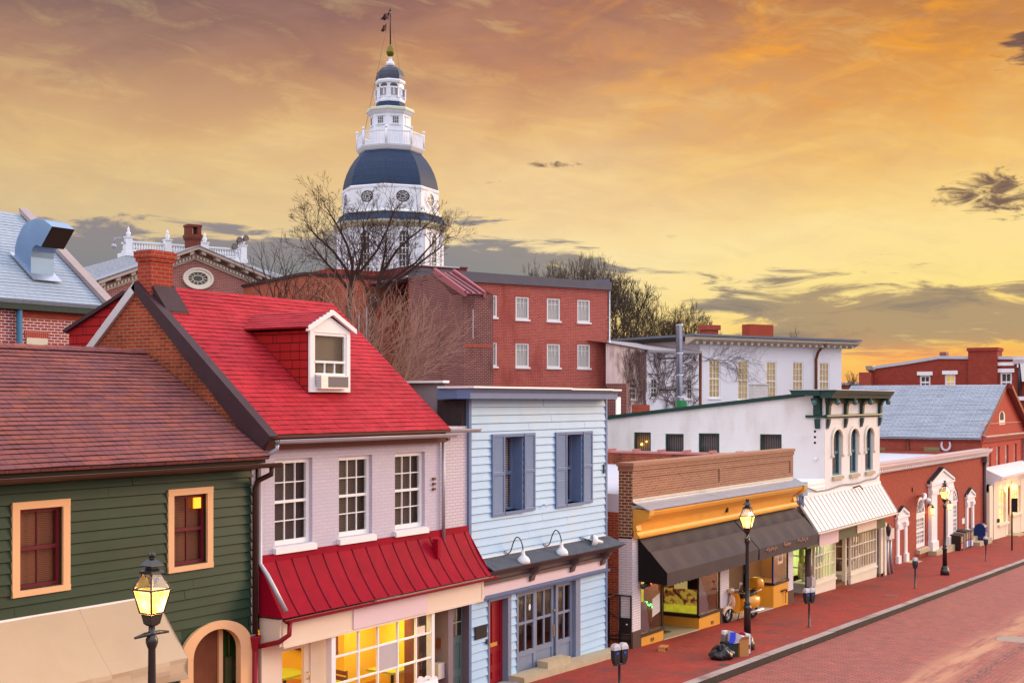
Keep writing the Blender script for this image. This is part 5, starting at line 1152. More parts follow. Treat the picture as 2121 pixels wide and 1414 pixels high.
# ================================================================== WHITE CORNER BUILDING
XW = 48.9; XWR = F.s(1822); YW = 16.2; SW = side(XW); F = street(YW)
t = thing('white_building', 'white painted brick building with dark green bracketed cornice and arched windows', 'building', (52, 16.2, G(52)))
zr = lambda y: EYE+.30+(17.1-y)*.110                # side parapet falls to the back
yB = 27.0; zcb = F.z(1765, 858)
sw_ = []
for x0, x1, yt, yb in ((1313, 1348, 895, 935), (1378, 1416, 898, 938), (1447, 1490, 897, 940), (1574, 1619, 899, 941)):
    sw_.append((SW.s(x0), SW.s(x1), SW.z((x0+x1)/2, yb), SW.z((x0+x1)/2, yt)))
zhi = EYE-.75
mb = wall_open(MB(), SW, -yB, -YW, EYE-4.6, zhi, [(*s, .12) for s in sw_])
n = 12
for k in range(n):
    y0, y1 = YW+(yB-YW)*k/n, YW+(yB-YW)*(k+1)/n; mb.poly([(XW, y0, zhi), (XW, y1, zhi), (XW, y1, zr(max(y1, 17.1))), (XW, y0, zr(max(y0, 17.1)))])
aw_ = []
for x0, x1, yt, yb in ((1724, 1743, 890, 984), (1760, 1777, 888, 979), (1792, 1808, 886, 974)):
    xm = (x0+x1)/2; aw_.append((F.s(x0), F.s(x1), F.z(xm, yb), F.z(xm, yt)))
wall_open(mb, F, XW, XWR, EYE-4.7, EYE+.30, [(*a, .16) for a in aw_])
mb.poly([(XWR, YW, -2), (XWR, yB, -2), (XWR, yB, zr(yB)), (XWR, YW, EYE+.3)]).poly([(XW, YW, EYE-4.65), (XWR, YW, EYE-4.65), (XWR, YW+2, EYE-4.65), (XW, YW+2, EYE-4.65)]).poly([(XW, yB, -2), (XWR, yB, -2), (XWR, yB, zr(yB)), (XW, yB, zr(yB))])
part('wall', mb, m_whitebrick, t)
part('roof', MB().poly([(XW+.1, 17, zr(17.1)-.15), (XWR-.05, 17, zr(17.1)-.15), (XWR-.05, yB, zr(yB)-.15), (XW+.1, yB, zr(yB)-.15)]), m_tarroof, t)
mb = MB(); p0, p1 = (17.0, zr(17.0)), (yB, zr(yB))
mb.hexa([(XW-.10,p0[0],p0[1]-.12),(XW+.12,p0[0],p0[1]-.12),(XW+.12,p1[0],p1[1]-.12),(XW-.10,p1[0],p1[1]-.12)], [(XW-.14,p0[0],p0[1]+.03),(XW+.12,p0[0],p0[1]+.03),(XW+.12,p1[0],p1[1]+.03),(XW-.14,p1[0],p1[1]+.03)])
part('parapet_trim', mb, m_darkgreen, t)
# cornice
zc1_ = EYE+.43
cx_ = XW-.55
mb = MB().profile(F, cx_, XWR+.12, [(.0, zc1_-.30), (.44, zc1_-.30), (.46, zc1_-.22), (.56, zc1_-.12), (.62, zc1_), (.0, zc1_)])
mb.hexa([(cx_-.02,YW,zc1_-.22),(XW,YW,zc1_-.22),(XW,17.3,zc1_-.2),(cx_-.02,17.3,zc1_-.2)], [(cx_-.08,YW,zc1_),(XW,YW,zc1_),(XW,17.4,zc1_),(cx_-.08,17.4,zc1_)])
co = part('cornice', mb, m_darkgreen, t)
part('cornice_top', MB().box(F, cx_-.1, XWR+.14, zc1_+.001, zc1_+.03, -1.2, .64), m_flatroof, co)
part('cornice_lower_band', MB().profile(F, XW-.06, XWR+.03, [(.0, zcb-.12), (.07, zcb-.11), (.12, zcb-.05), (.10, zcb), (.0, zcb+.02)]), m_darkgreen, co)
part('cornice_underside', MB().box(F, XW, XWR, zc1_-.50, zc1_-.301, .001, .10), paint('olive_underside', (.07,.06,.03), .6, .1), co)
bs = [XW+.22, XW+2.42, XW+4.55, XWR-.16]
def bracket(fr_, u):
    m_ = MB().profile(fr_, u-.13, u+.13, [(.03, zcb+.02), (.12, zcb+.03), (.14, zcb+.35), (.22, zcb+.55), (.42, zc1_-.42), (.46, zc1_-.302), (.03, zc1_-.302)])
    m_.profile(fr_, u-.10, u+.10, [(.03, zcb-.14), (.14, zcb-.14), (.12, zcb-.30), (.05, zcb-.52), (.03, zcb-.52)])
    b_ = part('bracket', m_, m_darkgreen, co)
    part('pendant', MB().sph(fr_.P(u, zc1_-.47, .42), .11, n=10, m=6), paint('grey_green_pendant', (.09,.16,.16), .5, .1) if 'grey_green_pendant' not in MATS else MATS['grey_green_pendant'], b_)
for u in bs: bracket(F, u)
bracket(SW, -YW-.28)
part('cornice_return', MB().box(SW, -YW-.75, -YW, zcb-.1, zcb, .0, .09).box(SW, -YW-.45, -YW-.1, zcb, zc1_-.22, .001, .06), m_darkgreen, co)
for i, (a, b, c, e) in enumerate(sw_):
    sash(t, SW, a, b, c, e, m_darkgreen, m_glassd, m_curtaingrey if i != 0 else slats('tan_curtain', (.42,.26,.12), (.12,.07,.03), .1, .6, 0, .8, wob=.03), rec=.10, fw=.06, cols=1, rt=0, rb=0, sill=.0, backd=.12, backname='curtain')
part('table_lamp', MB().sph((XW+.13, -sw_[0][0]-.30, sw_[0][2]+.30), .05, n=8, m=6).sph((XW+.13, -sw_[0][0]-.52, sw_[0][2]+.42), .035, n=8, m=6), emit('small_amber_lamp', (1.0,.62,.10), 6), t)
for i, (a, b, c, e) in enumerate(aw_):
    um, ru = (a+b)/2, (b-a)/2; sp_ = e-ru*.62
    mb = MB()
    for k in range(10):                        # wall filling above the arch
        A, B = math.pi*k/10, math.pi*(k+1)/10
        mb.poly([F.P(um+ru*math.cos(A), sp_+(e-sp_)*math.sin(A), .002), F.P(um+ru*math.cos(A), e, .002), F.P(um+ru*math.cos(B), e, .002), F.P(um+ru*math.cos(B), sp_+(e-sp_)*math.sin(B), .002)])
    part('arch_infill', mb, m_whitebrick, t)
    sash(t, F, a, b, c, e, m_teal, m_glassd, (m_curtaingrey, slats('grey_teal_blind', (.30,.38,.40), (.06,.10,.12), .08, .7), m_curtaingrey)[i], rec=.16, fw=.075, cols=2 if i == 1 else 1, rt=1, rb=1, mw=.045, sill=.16, sillm=m_stone, sillout=.10, backd=.05, backname='curtain')
    mb = MB().ring(F, um, sp_, ru+.03, e-sp_+.03, ru+.13, e-sp_+.14, .003, .07, 0, math.pi, 14)
    for s_ in (-1, 1): mb.box(F, um+s_*(ru+.08)-.05, um+s_*(ru+.08)+.05, sp_-.62, sp_, .003, .06).sph(F.P(um+s_*(ru+.08), sp_-.66, .05), .07, n=6, m=4)
    part('hood_mould', mb, m_whitewarm, t)
for k in range(3): part('vent_hole', MB().disc(SW, SW.s(1688), SW.z(1688, 893)-.11*2*k, .05, .05, .004, 8), m_dark, t)
part('wall_knob', MB().sph(SW.P(SW.s(1690), SW.z(1690, 950), .05), .07, n=8, m=6), m_white, t)
# one storey infill left of the upper floor and ground floor shops
xi = 45.15; zi = F.z(1649, 1036)
part('infill_wall', siding(MB(), F, xi, XW, zi-.5, zi+.62, (), .16, .015).wbox(xi, XW, YW+.05, 24, zi+.4, zi+.62), m_white, t)
ea = (EYE-4.655, .98); rl, rr_ = F.s(1694, ea[1]), F.s(1858, ea[1]); tl, tr = F.s(1650), F.s(1823)
A, B, Cc, Dd = F.P(rl, ea[0], ea[1]), F.P(rr_, ea[0], ea[1]), F.P(tr, EYE-3.57, .01), F.P(tl, EYE-3.57, .01)
cn = part('canopy_roof', slab(MB(), A, B, Cc, Dd, .04), m_whitemetal, t)
part('standing_seams', seams(MB(), A, B, Cc, Dd, 23, .035, .03), paint('cream_seam', (.66,.57,.46), .5, .05), cn)
part('canopy_flashing', MB().box(F, tl, tr, EYE-3.58, EYE-3.44, .002, .03), m_white, cn)
part('canopy_gutter', gutter(F, rl-.03, rr_+.06, ea[0]-.04, ea[1]+.05, .06), m_whitewarm, cn)
fz1, fz0 = ea[0]-.05, ea[0]-.62; fd = .55
part('fascia', MB().box(F, rl+.1, rr_-.2, fz0, fz1, fd-.06, fd), m_olive, t)
part('signboard', MB().box(F, F.s(1695.5, fd), F.s(1735, fd), fz0-.06, fz1-.04, fd+.002, fd+.04), m_pinksign, t, 'pale pink blank sign with red edge')
part('signboard', MB().box(F, F.s(1774, fd), F.s(1814, fd), fz0+.05, fz1-.04, fd+.002, fd+.04), m_signcream, t, 'blank cream sign')
part('soffit', MB().box(F, rl+.05, rr_-.1, fz0-.02, fz0-.001, -1.2, fd), m_olive, t)
zT = fz0-.03
m_cream2 = paint('cream_shopfront', (.74,.66,.54), .55, .05, 2)
def bay(px0, px1, cols, mlit, name, yd, items, lightc, en):
    x0, x1 = F.s(px0), F.s(px1); zb_ = G(x0)+.36
    b_ = part('bulkhead', MB().wbox(x0, x1, YW, YW+yd, G(x1)-.5, zb_-.06), m_cream2, t)
    mb = MB().wbox(x0-.03, x1+.03, YW-.04, YW+yd, zb_-.06, zb_+.02)
    for xa in (x0, x1-.09): mb.wbox(xa, xa+.09, YW, YW+.09, zb_+.02, zT)
    mb.wbox(x0, x0+.06, YW+yd-.06, YW+yd, zb_+.02, zT).wbox(x0+.09, x1-.09, YW+.001, YW+.09, zb_+.02, zb_+.16).wbox(x0+.09, x1-.09, YW+.001, YW+.09, zT-.10, zT)
    for k in range(1, cols): xx = x0+.09+(x1-x0-.18)*k/cols; mb.wbox(xx-.025, xx+.025, YW+.015, YW+.07, zb_+.16, zT-.1)
    for k in (1, 2):
        zz = zb_+.16+(zT-zb_-.26)*k/3; mb.wbox(x0+.09, x1-.09, YW+.02, YW+.065, zz-.022, zz+.022).wbox(x0+.01, x0+.05, YW+.09, YW+yd-.06, zz-.022, zz+.022)
    w_ = part(name, mb, m_cream2, t)
    part('pane', MB().poly([(x0+.09, YW+.045, zb_+.1), (x1-.09, YW+.045, zb_+.1), (x1-.09, YW+.045, zT-.05), (x0+.09, YW+.045, zT-.05)]), m_glass, w_)
    part('side_pane', MB().poly([(x0+.03, YW+.09, zb_), (x0+.03, YW+yd-.06, zb_), (x0+.03, YW+yd-.06, zT), (x0+.03, YW+.09, zT)]), m_glass, w_)
    part('display_back', MB().poly([(x0, YW+yd+.6, zb_), (x1, YW+yd+.6, zb_), (x1, YW+yd+.6, zT), (x0, YW+yd+.6, zT)]).poly([(x1-.1, YW+.1, zb_), (x1-.1, YW+yd+.6, zb_), (x1-.1, YW+yd+.6, zT), (x1-.1, YW+.1, zT)]), mlit, w_)
    rr = random.Random(int(px0))
    for i, mt in enumerate(items):
        mb = MB()
        for j in range(3):
            xx = rr.uniform(x0+.25, x1-.3); yy = YW+rr.uniform(.2, yd); h = rr.uniform(.3, 1.3); z_ = zb_+rr.choice((.02, .02, .7, 1.1)); r_ = rr.uniform(.07, .17)
            mb.lathe((xx, yy, z_), [(r_*.7, 0), (r_, h*.2), (r_*.8, h*.7), (r_*.35, h*.8), (r_*.45, h*.92), (.01, h)], 8)
        part('display_goods', mb, mt, w_)
    pl = bpy.data.lights.new('display_lamp', 'AREA'); po = bpy.data.objects.new('display_lamp', pl); COL.objects.link(po); pl.size = 1.0; pl.energy = en; pl.color = lightc; po.location = ((x0+x1)/2, YW+yd*.6, zT-.05)
    return x0, x1, zb_
g1 = paint('teal_cloth', (.06,.30,.32), .7, .3, 5); g2 = paint('lime_goods', (.42,.52,.10), .6, .3, 5); g3 = paint('straw_goods', (.50,.33,.16), .7, .3, 5); g4 = paint('ivory_goods', (.7,.66,.55), .6, .2, 5); g5 = paint('mahogany_goods', (.14,.05,.03), .5, .3, 5)
ba = bay(1687, 1731, 7, emit('lit_green_backdrop', (.62,.72,.28), .45, .8, 2.2), 'bay_window', .95, (g1, g2, g3, g4), (1,.95,.62), 22)
bb = bay(1762, 1816, 10, paint('brown_backdrop', (.26,.13,.06), .7, .6, 2), 'bay_window', .95, (g5, g3, g4), (1,.76,.42), 13)
part('door_recess', MB().poly([(ba[1], YW+1.3, -2), (bb[0], YW+1.3, -2), (bb[0], YW+1.3, zT), (ba[1], YW+1.3, zT)]).poly([(ba[1], YW+.96, -2), (ba[1], YW+1.3, -2), (ba[1], YW+1.3, zT), (ba[1], YW+.96, zT)]), m_cream2, t)
dr_ = panel_door(MB(), F, ba[1]+.35, bb[0]-.5, G(ba[1])+.12, zT-.05, -1.2, rows=((.05,.35),(.42,.94)), cols=2)
part('shop_door', dr_, m_cream2, t)
part('door_post', MB().box(F, bb[0]-.42, bb[0]-.28, G(bb[0])-.3, zT, -.22, -.08), m_cream2, t)
part('door_step', MB().wbox(ba[1]+.01, bb[0]-.01, YW+.12, YW+1.3, -2, G(ba[1])+.10), m_wood, t)
# left entrance by the ochre shop, drain pipe, electric boxes
ul = F.s(1646); 
part('entrance_panel', MB().wbox(xi, F.s(1666), YW+.5, YW+.6, -2, zT), m_cream2, t)
part('drain_pipe', MB().tube([F.P(F.s(1671), zT, .06), F.P(F.s(1671), G(47)-.2, .06)], .12, 10), paint('dark_brown_post', (.11,.06,.055), .5, .1), t)
part('pipe_box', MB().box(F, F.s(1668), F.s(1677), F.z(1672, 1213), F.z(1672, 1192), .05, .25), m_greypipe, t)
part('side_glazing', MB().poly([(F.s(1674), YW+.9, G(47)), (ba[0], YW+.9, G(47)), (ba[0], YW+.9, zT), (F.s(1674), YW+.9, zT)]), g1, t)
eb = SW.s(1673)
eF = street(15.9); u, z = eF.sz(1668, 1011)
part('electric_box', MB().box(eF, u-.28, u+.26, z-.27, z+.22, -.2, .0), paint('blue_grey_box', (.20,.30,.42), .5, .1), t)
part('conduit', MB().tube([eF.P(u, z-.25, -.1), eF.P(u-.02, z-.85, -.1)], .06, 6).tube([eF.P(u-.2, z-.2, -.12), eF.P(u-.25, z-.6, -.12)], .05, 6), paint('blue_grey_conduit', (.17,.22,.32), .5, .1), t)
pts = [eF.P(u+.25, z+.02, -.08)]
for px, py in ((1690, 1017), (1712, 1014), (1730, 1008), (1745, 1003), (1762, 1002), (1778, 999), (1795, 993), (1812, 990), (1822, 980)): pts.append(F.P(F.s(px), F.z(px, py), .03))
part('wall_cable', MB().tube(pts, .03, 5), paint('grey_cable', (.24,.22,.28), .6, .1), t)
part('roof_bracket', MB().tube([F.P(F.s(1765), F.z(1765, 1010), .03), F.P(F.s(1768), F.z(1768, 1005), .25), F.P(F.s(1772), F.z(1772, 1012), .3)], .035, 5), m_wood, t)
for px in (1820, 1828): part('shopfront_post', MB().box(F, F.s(px), F.s(px+4), G(56)-.3, fz0, .0, .1), m_cream2, t)
part('porch_lantern', MB().lathe(F.P(F.s(1826), F.z(1826, 1098), .3), [(.02,-.25), (.07,-.2), (.11,.0), (.12,.16), (.04,.24), (.02,.32)], 6), m_black, t)
xe = F.s(1836)
part('meter_cabinet', MB().wbox(xe-.30, xe+.45, YW-.22, YW+.1, F.z(1836, 1116), F.z(1836, 1094)), m_silver, t)
part('meter_conduit', MB().tube([(xe-.2, YW-.1, F.z(1836, 1116)), (xe-.2, YW-.1, G(57)+.6), (xe-.05, YW-.15, G(57)-.2)], .07, 8).tube([(xe+.25, YW-.1, F.z(1836, 1116)), (xe+.25, YW-.1, G(57)+.8), (xe+.5, YW-.15, G(57)-.2)], .07, 8), m_greypipe, t)
part('plinth', MB().wbox(bb[1], XWR+.4, YW-.1, YW+.3, -2, G(56)+.12), m_wood, t)
# ================================================================== LOW RED BRICK BANK
YK = 17.25; F = street(YK)
t = thing('bank_building', 'long low red brick building with white dentil cornice and three white pedimented doorways', 'building', (68, 17.25, G(68)))
k0, k1 = XWR+.02, F.s(2040); zc = F.z(1932, 957)
m_wpaint = paint('bank_white_trim', (.80,.76,.78), .5, .05, 2)
aws = []
for px0, px1, yt, yb in ((1898, 1918, 1027, 1133), (1970.5, 1985, 1010, 1107)):
    xm = (px0+px1)/2; aws.append((F.s(px0), F.s(px1), F.z(xm, yb), F.z(xm, yt)))
mb = wall_open(MB(), F, k0, k1, -3.2, zc+.1, [(*a, .15) for a in aws])
mb.poly([(k1, YK, -3.2), (k1, 30, -3.2), (k1, 30, zc+.1), (k1, YK, zc+.1)])
part('wall', mb, m_bankbrick, t)
mb = MB().profile(F, k0, k1+.15, [(.0, zc-.12), (.10, zc-.12), (.12, zc+.02), (.30, zc+.10), (.40, zc+.22), (.42, zc+.32), (.0, zc+.32)])
x = k0+.2
while x < k1: mb.box(F, x, x+.16, zc-.02, zc+.09, .121, .22); x += .34
mb.box(F, k0, k1, zc+.085, zc+.32, -.3, -.001)
co = part('cornice', mb, m_wpaint, t)
part('cornice_cap', MB().box(F, k0, k1+.17, zc+.321, zc+.35, -.3, .46), paint('pinkish_cap', (.50,.34,.33), .6, .08), co)
part('flat_roof', MB().poly([(k0, YK-.2, zc-.08), (k1, YK-.2, zc-.08), (k1, 31, zc-.02), (k0, 31, zc-.02)]), m_flatroof, t)
for i, (a, b, c, e) in enumerate(aws):
    um, ru = (a+b)/2, (b-a)/2; sp_ = e-ru*1.0
    mb = MB()
    for k in range(12):
        A, B = math.pi*k/12, math.pi*(k+1)/12
        mb.poly([F.P(um+ru*math.cos(A), sp_+(e-sp_)*math.sin(A), .002), F.P(um+ru*math.cos(A), e, .002), F.P(um+ru*math.cos(B), e, .002), F.P(um+ru*math.cos(B), sp_+(e-sp_)*math.sin(B), .002)])
    part('arch_infill', mb, m_bankbrick, t)
    w_ = sash(t, F, a, b, c, sp_, m_wpaint, m_glassd, m_curtain, rec=.12, fw=.20, cols=4, rt=3, rb=3, mw=.05, sill=.25, sillm=m_stone, sillout=.2, sillext=.1, backd=.05, backname='curtain', mid=.52)
    mb = MB().ring(F, um, sp_, ru*.80, (e-sp_)*.80, ru, e-sp_, -.12, -.04, 0, math.pi, 16).box(F, a, b, sp_, sp_+.10, -.12, -.035)
    for k in range(1, 6):
        A = math.pi*k/6; mb.tube([F.P(um+.15*ru*math.cos(A), sp_+.1+.15*(e-sp_)*math.sin(A), -.08), F.P(um+ru*.82*math.cos(A), sp_+(e-sp_)*.82*math.sin(A), -.08)], .035, 4)
    mb.ring(F, um, sp_+.1, ru*.38, (e-sp_)*.38, ru*.46, (e-sp_)*.46, -.11, -.06, 0, math.pi, 10)
    part('fanlight', mb, m_wpaint, w_)
    part('fanlight_pane', MB().poly([F.P(um+ru*.9*math.cos(math.pi*k/12), sp_+(e-sp_)*.9*math.sin(math.pi*k/12), -.11) for k in range(13)]), m_glassdark, w_)
def pedi(x0, x1, zt_, zap, zb_, dp, name, lab, doorm, big=False):
    W_ = x1-x0; pw = W_*(.25 if big else .22)
    mb = MB().box(F, x0, x0+pw, zb_, zt_, .0, dp).box(F, x1-pw, x1, zb_, zt_, .0, dp)
    for xx in (x0, x1-pw): mb.box(F, xx-.06, xx+pw+.06, zb_, zb_+.45, .001, dp+.07).box(F, xx-.05, xx+pw+.05, zt_-.2, zt_, .001, dp+.06)
    mb.box(F, x0-.06, x1+.06, zt_, zt_+.32, .0, dp+.02)
    d_ = part(name, mb, m_wpaint, t, lab)
    ov = .14 if not big else .22; ze = zt_+.33; um = (x0+x1)/2
    mb = MB().prism(F, [(x0-.06, ze), (x1+.06, ze), (um, zap-.1)], .0, dp-.02)
    for s_ in (-1, 1):
        e0 = (um+s_*(W_/2+ov), ze-.02); mb.prism(F, [e0, (um, zap-.12), (um, zap+.04), (e0[0], ze+.15)], dp-.02, dp+.06)
    mb.box(F, x0-ov, x1+ov, ze-.10, ze-.021, .0, dp+.07)
    pd = part('pediment', mb, m_wpaint, d_)
    mb = MB()
    for s_ in (-1, 1):
        e0 = um+s_*(W_/2+ov); A = F.P(e0, ze+.16, dp+.08); B = F.P(e0, ze+.16, .0); Cq = F.P(um, zap+.06, .0); Dq = F.P(um, zap+.06, dp+.08); slab(mb, A, B, Cq, Dq, .05)
    part('pediment_roof', mb, m_blackslate, pd)
    mb = panel_door(MB(), F, x0+pw, x1-pw, zb_+.1, zt_-.35, -.02, rows=((.05,.42),(.48,.95)), cols=2).box(F, x0+pw, x1-pw, zt_-.35, zt_, -.06, .02)
    part('door', mb, doorm, d_)
    return d_
m_blackslate = shingle('black_slate', (.045,.045,.055), (.035,.035,.045), (.055,.055,.065), (.012,.012,.014), .3, .16, .012, .5, .2)
def prect(px0, px1, yt, ya, yb, d): xm = (px0+px1)/2; return F.s(px0, d), F.s(px1, d), F.z(xm, yt, d), F.z(xm, ya, d), F.z(xm, yb, d)
a = prect(1859, 1880, 1073, 1049, 1167, .08); d1 = pedi(a[0], a[1], a[2]-.2, a[3], a[4], .08, 'doorway', 'narrow white doorway beside the white shops', m_wpaint)
part('door_step', MB().box(F, a[0], a[1]+.3, -3, a[4]+.06, .0, .7), m_stone, d1)
a = prect(1930, 1974, 1010, 969, 1140, .18); d2 = pedi(a[0], a[1], a[2], a[3], a[4]+.2, .18, 'portico', 'tall white main portico', m_wpaint, True)
part('portico_steps', MB().box(F, a[0]-.1, a[1]+.3, -3.2, a[4]+.2, .0, .45), m_stone, d2)
a = prect(2003, 2018, 1035, 1011, 1109, .10); d3 = pedi(a[0], a[1], a[2]-.1, a[3], a[4], .10, 'doorway', 'white doorway behind the newspaper boxes', m_wpaint)
part('door_steps', MB().box(F, a[0]-.2, a[1]+1.4, -3.2, a[4]-.0, .0, .45).box(F, a[0]-.2, a[1]+1.2, -3.2, a[4]-.25, .451, .85), m_stone, d3)
for px, py in ((1932, 1058), (1968, 1048)):
    u, z = F.sz(px, py, .3); dd_ = .3
    so = part('wall_lantern', MB().lathe(F.P(u, z, dd_), [(.02,-.22), (.06,-.18), (.03,-.16)], 6, cap=True).lathe(F.P(u, z, dd_), [(.13,.14), (.06,.22), (.02,.32)], 6).tube([F.P(u, z+.3, dd_), F.P(u-.1, z+.35, dd_-.12), F.P(u-.12, z+.2, .05)], .03, 5), m_black, t)
    part('lit_glass', MB().lathe(F.P(u, z, dd_), [(.06,-.16), (.11,.13)], 6), m_sconce, so)
    pl = bpy.data.lights.new('wall_lantern_lamp', 'POINT'); po = bpy.data.objects.new('wall_lantern_lamp', pl); COL.objects.link(po); pl.energy = 7; pl.color = (1,.6,.18); pl.shadow_soft_size = .1; po.location = F.P(u, z-.1, dd_+.3)
part('notice', MB().box(F, F.s(1992), F.s(1996.5), F.z(1994, 1084), F.z(1994, 1073), .001, .04), m_white, t)
part('downpipe', MB().tube([F.P(F.s(2036.5), zc-.2, .1), F.P(F.s(2036.5), -2.5, .1)], .10, 8).box(F, F.s(2034), F.s(2039), F.z(2036, 957), F.z(2036, 945), .02, .28), paint('plum_pipe', (.13,.085,.10), .5, .1), t)
part('wall_star', MB().box(F, F.s(1890)-.12, F.s(1890)+.12, F.z(1890, 1013)-.1, F.z(1890, 1013)+.1, .001, .06), m_wood, t)
tc_ = thing('security_camera_mast', 'white curved bracket carrying a dome security camera on the red brick wall', 'camera', F.P(F.s(1893), F.z(1893, 1030), 0))
mb = MB().tube([F.P(F.s(x), F.z(x, y), d) for x, y, d in ((1902, 1027, .05), (1899, 1024, .3), (1894, 1024, .5), (1888, 1029, .65), (1882, 1034, .7))], [.07,.10,.11,.08,.06], 8)
part('bracket', mb, m_white, tc_)
part('camera_dome', MB().sph(F.P(F.s(1896), F.z(1896, 1036), .6), .17, n=10, m=8), m_silver, tc_)
part('camera_lens', MB().sph(F.P(F.s(1896.5), F.z(1896.5, 1041), .62), .10, n=10, m=6), m_black, tc_)
part('trailing_cables', MB().tube([F.P(F.s(1899), F.z(1899, 1030), .4), F.P(F.s(1901), F.z(1901, 1040), .15), F.P(F.s(1899), F.z(1899, 1055), .1)], .05, 5).tube([F.P(F.s(1903), F.z(1903, 1029), .3), F.P(F.s(1906), F.z(1906, 1042), .12), F.P(F.s(1904), F.z(1904, 1052), .1)], .05, 5), m_white, tc_)

# ================================================================== GABLED BRICK BUILDING
XG = k1+.35; YG = 17.5; F = street(YG); SG = side(XG)
t = thing('gabled_brick_building', 'red brick building with grey slate roof, street gable and a warmly lit cream shopfront', 'building', (88, 17.3, G(88)))
zeave = SG.z(2030, 905); xap = F.s(2083); zap = F.z(2083, 800); XG2 = 2*xap-XG; yb = 27.5
gw = []
for px0, px1, yt, yb_ in ((2045, 2053, 926, 978), (2064, 2071, 924, 974), (2082, 2089, 921, 971), (2100, 2106, 918, 966)):
    xm = (px0+px1)/2; gw.append((F.s(px0), F.s(px1), F.z(xm, yb_), F.z(xm, yt)))
ga = (F.s(2069), F.s(2081), F.z(2075, 879), F.z(2075, 851))
mb = wall_open(MB(), F, XG, XG2, -3.5, zeave+.2, [(*g, .2) for g in gw])
mb.poly([F.P(XG, zeave+.2), F.P(XG2, zeave+.2), F.P(xap, zap)])
wl_ = part('wall', mb, m_flatred, t)
part('side_wall', MB().poly([(XG, YG, -3.5), (XG, yb, -3.5), (XG, yb, zeave), (XG, YG, zeave)]).poly([(XG, yb, -3.5), (XG2, yb, -3.5), (XG2, yb, zeave), (xap, yb, zap-.05), (XG, yb, zeave)]).poly([(XG2, YG, -3.5), (XG2, yb, -3.5), (XG2, yb, zeave), (XG2, YG, zeave)]), m_bankbrick, t)
mb = courses(MB(), (XG-.35, yb+.2, zeave-.05), (XG-.35, YG-.05, zeave-.05), (xap, YG-.05, zap+.12), (xap, yb+.2, zap+.12), .2, .02, 16, .012)
slab(mb, (XG-.35, yb+.2, zeave-.07), (XG-.35, YG-.05, zeave-.07), (xap, YG-.05, zap+.10), (xap, yb+.2, zap+.10), .08)
slab(mb, (XG2+.35, yb+.2, zeave-.05), (XG2+.35, YG-.05, zeave-.05), (xap, YG-.05, zap+.12), (xap, yb+.2, zap+.12), .08)
rf = part('roof', mb, m_slate2, t)
mb = MB()
for s_, xe in ((1, XG2+.45), (-1, XG-.3)):
    mb.prism(F, [(xe, zeave-.25), (xap, zap-.12), (xap, zap+.16), (xe, zeave+.03)], .06, .42 if s_ > 0 else .10)
part('raking_cornice', mb, paint('deep_red_trim', (.20,.035,.022), .6, .1), t)
part('gable_cornice', MB().profile(F, XG-.3, XG2+.5, [(.0, zeave-.35), (.12, zeave-.35), (.2, zeave-.15), (.35, zeave-.05), (.35, zeave+.02), (.0, zeave+.12)]), paint('red_moulding', (.36,.055,.04), .6, .1), t)
part('cornice_flashing', MB().box(F, XG-.3, XG2+.5, zeave+.021, zeave+.08, .12, .37), m_metal, t)
part('string_course', MB().box(F, XG, XG2, zeave+.75, zeave+.81, .002, .05), paint('pink_band', (.50,.20,.17), .6, .05), t)
part('side_string_course', MB().box(SG, -yb, -YG, zeave-1.35, zeave-1.2, .002, .08).box(SG, -yb, -YG, zeave-.3, zeave-.06, .002, .12), m_darkred, t)
part('side_downpipe', MB().tube([SG.P(SG.s(1881), zeave-.1, .1), SG.P(SG.s(1881), zeave-3.4, .1)], .10, 6), m_wood, t)
for px0, px1 in ((1822, 1834), (1914, 1947)): part('blocked_window', MB().box(SG, SG.s(px0), SG.s(px1), SG.z(px1, 948), SG.z(px1, 926), .002, .05), paint('olive_board', (.26,.20,.09), .7, .08) if 'olive_board' not in MATS else MATS['olive_board'], t)
um, ru = (ga[0]+ga[1])/2, (ga[1]-ga[0])/2
mb = MB().ring(F, um, ga[2]+.5, 0, 0, ru, (ga[3]-ga[2]-.5), .001, .02, 0, math.pi, 12).box(F, ga[0], ga[1], ga[2], ga[2]+.5, .001, .02)
aw_ = part('gable_window', mb, m_whitewarm, t)
mb = MB().ring(F, um-.1, ga[2]+.55, 0, 0, ru*.62, (ga[3]-ga[2]-.5)*.8, .021, .03, 0, math.pi, 10).box(F, um-.1-ru*.62, um-.1+ru*.62, ga[2]+.3, ga[2]+.55, .021, .03)
part('pane', mb, m_glassdark, aw_)
for g in gw: sash(t, F, *g, m_whitewarm, paint('pale_blind_pane', (.56,.52,.48), .3, .08) if 'pale_blind_pane' not in MATS else MATS['pale_blind_pane'], None, rec=.2, fw=.12, cols=2, rt=1, rb=1, mw=.06, sill=.30, sillm=m_stone, sillout=.12, sillext=.1)
part('downpipe', MB().tube([F.P(F.s(2117), zeave-.3, .15), F.P(F.s(2117), F.z(2117, 985), .15)], .12, 6), m_greypipe, t)
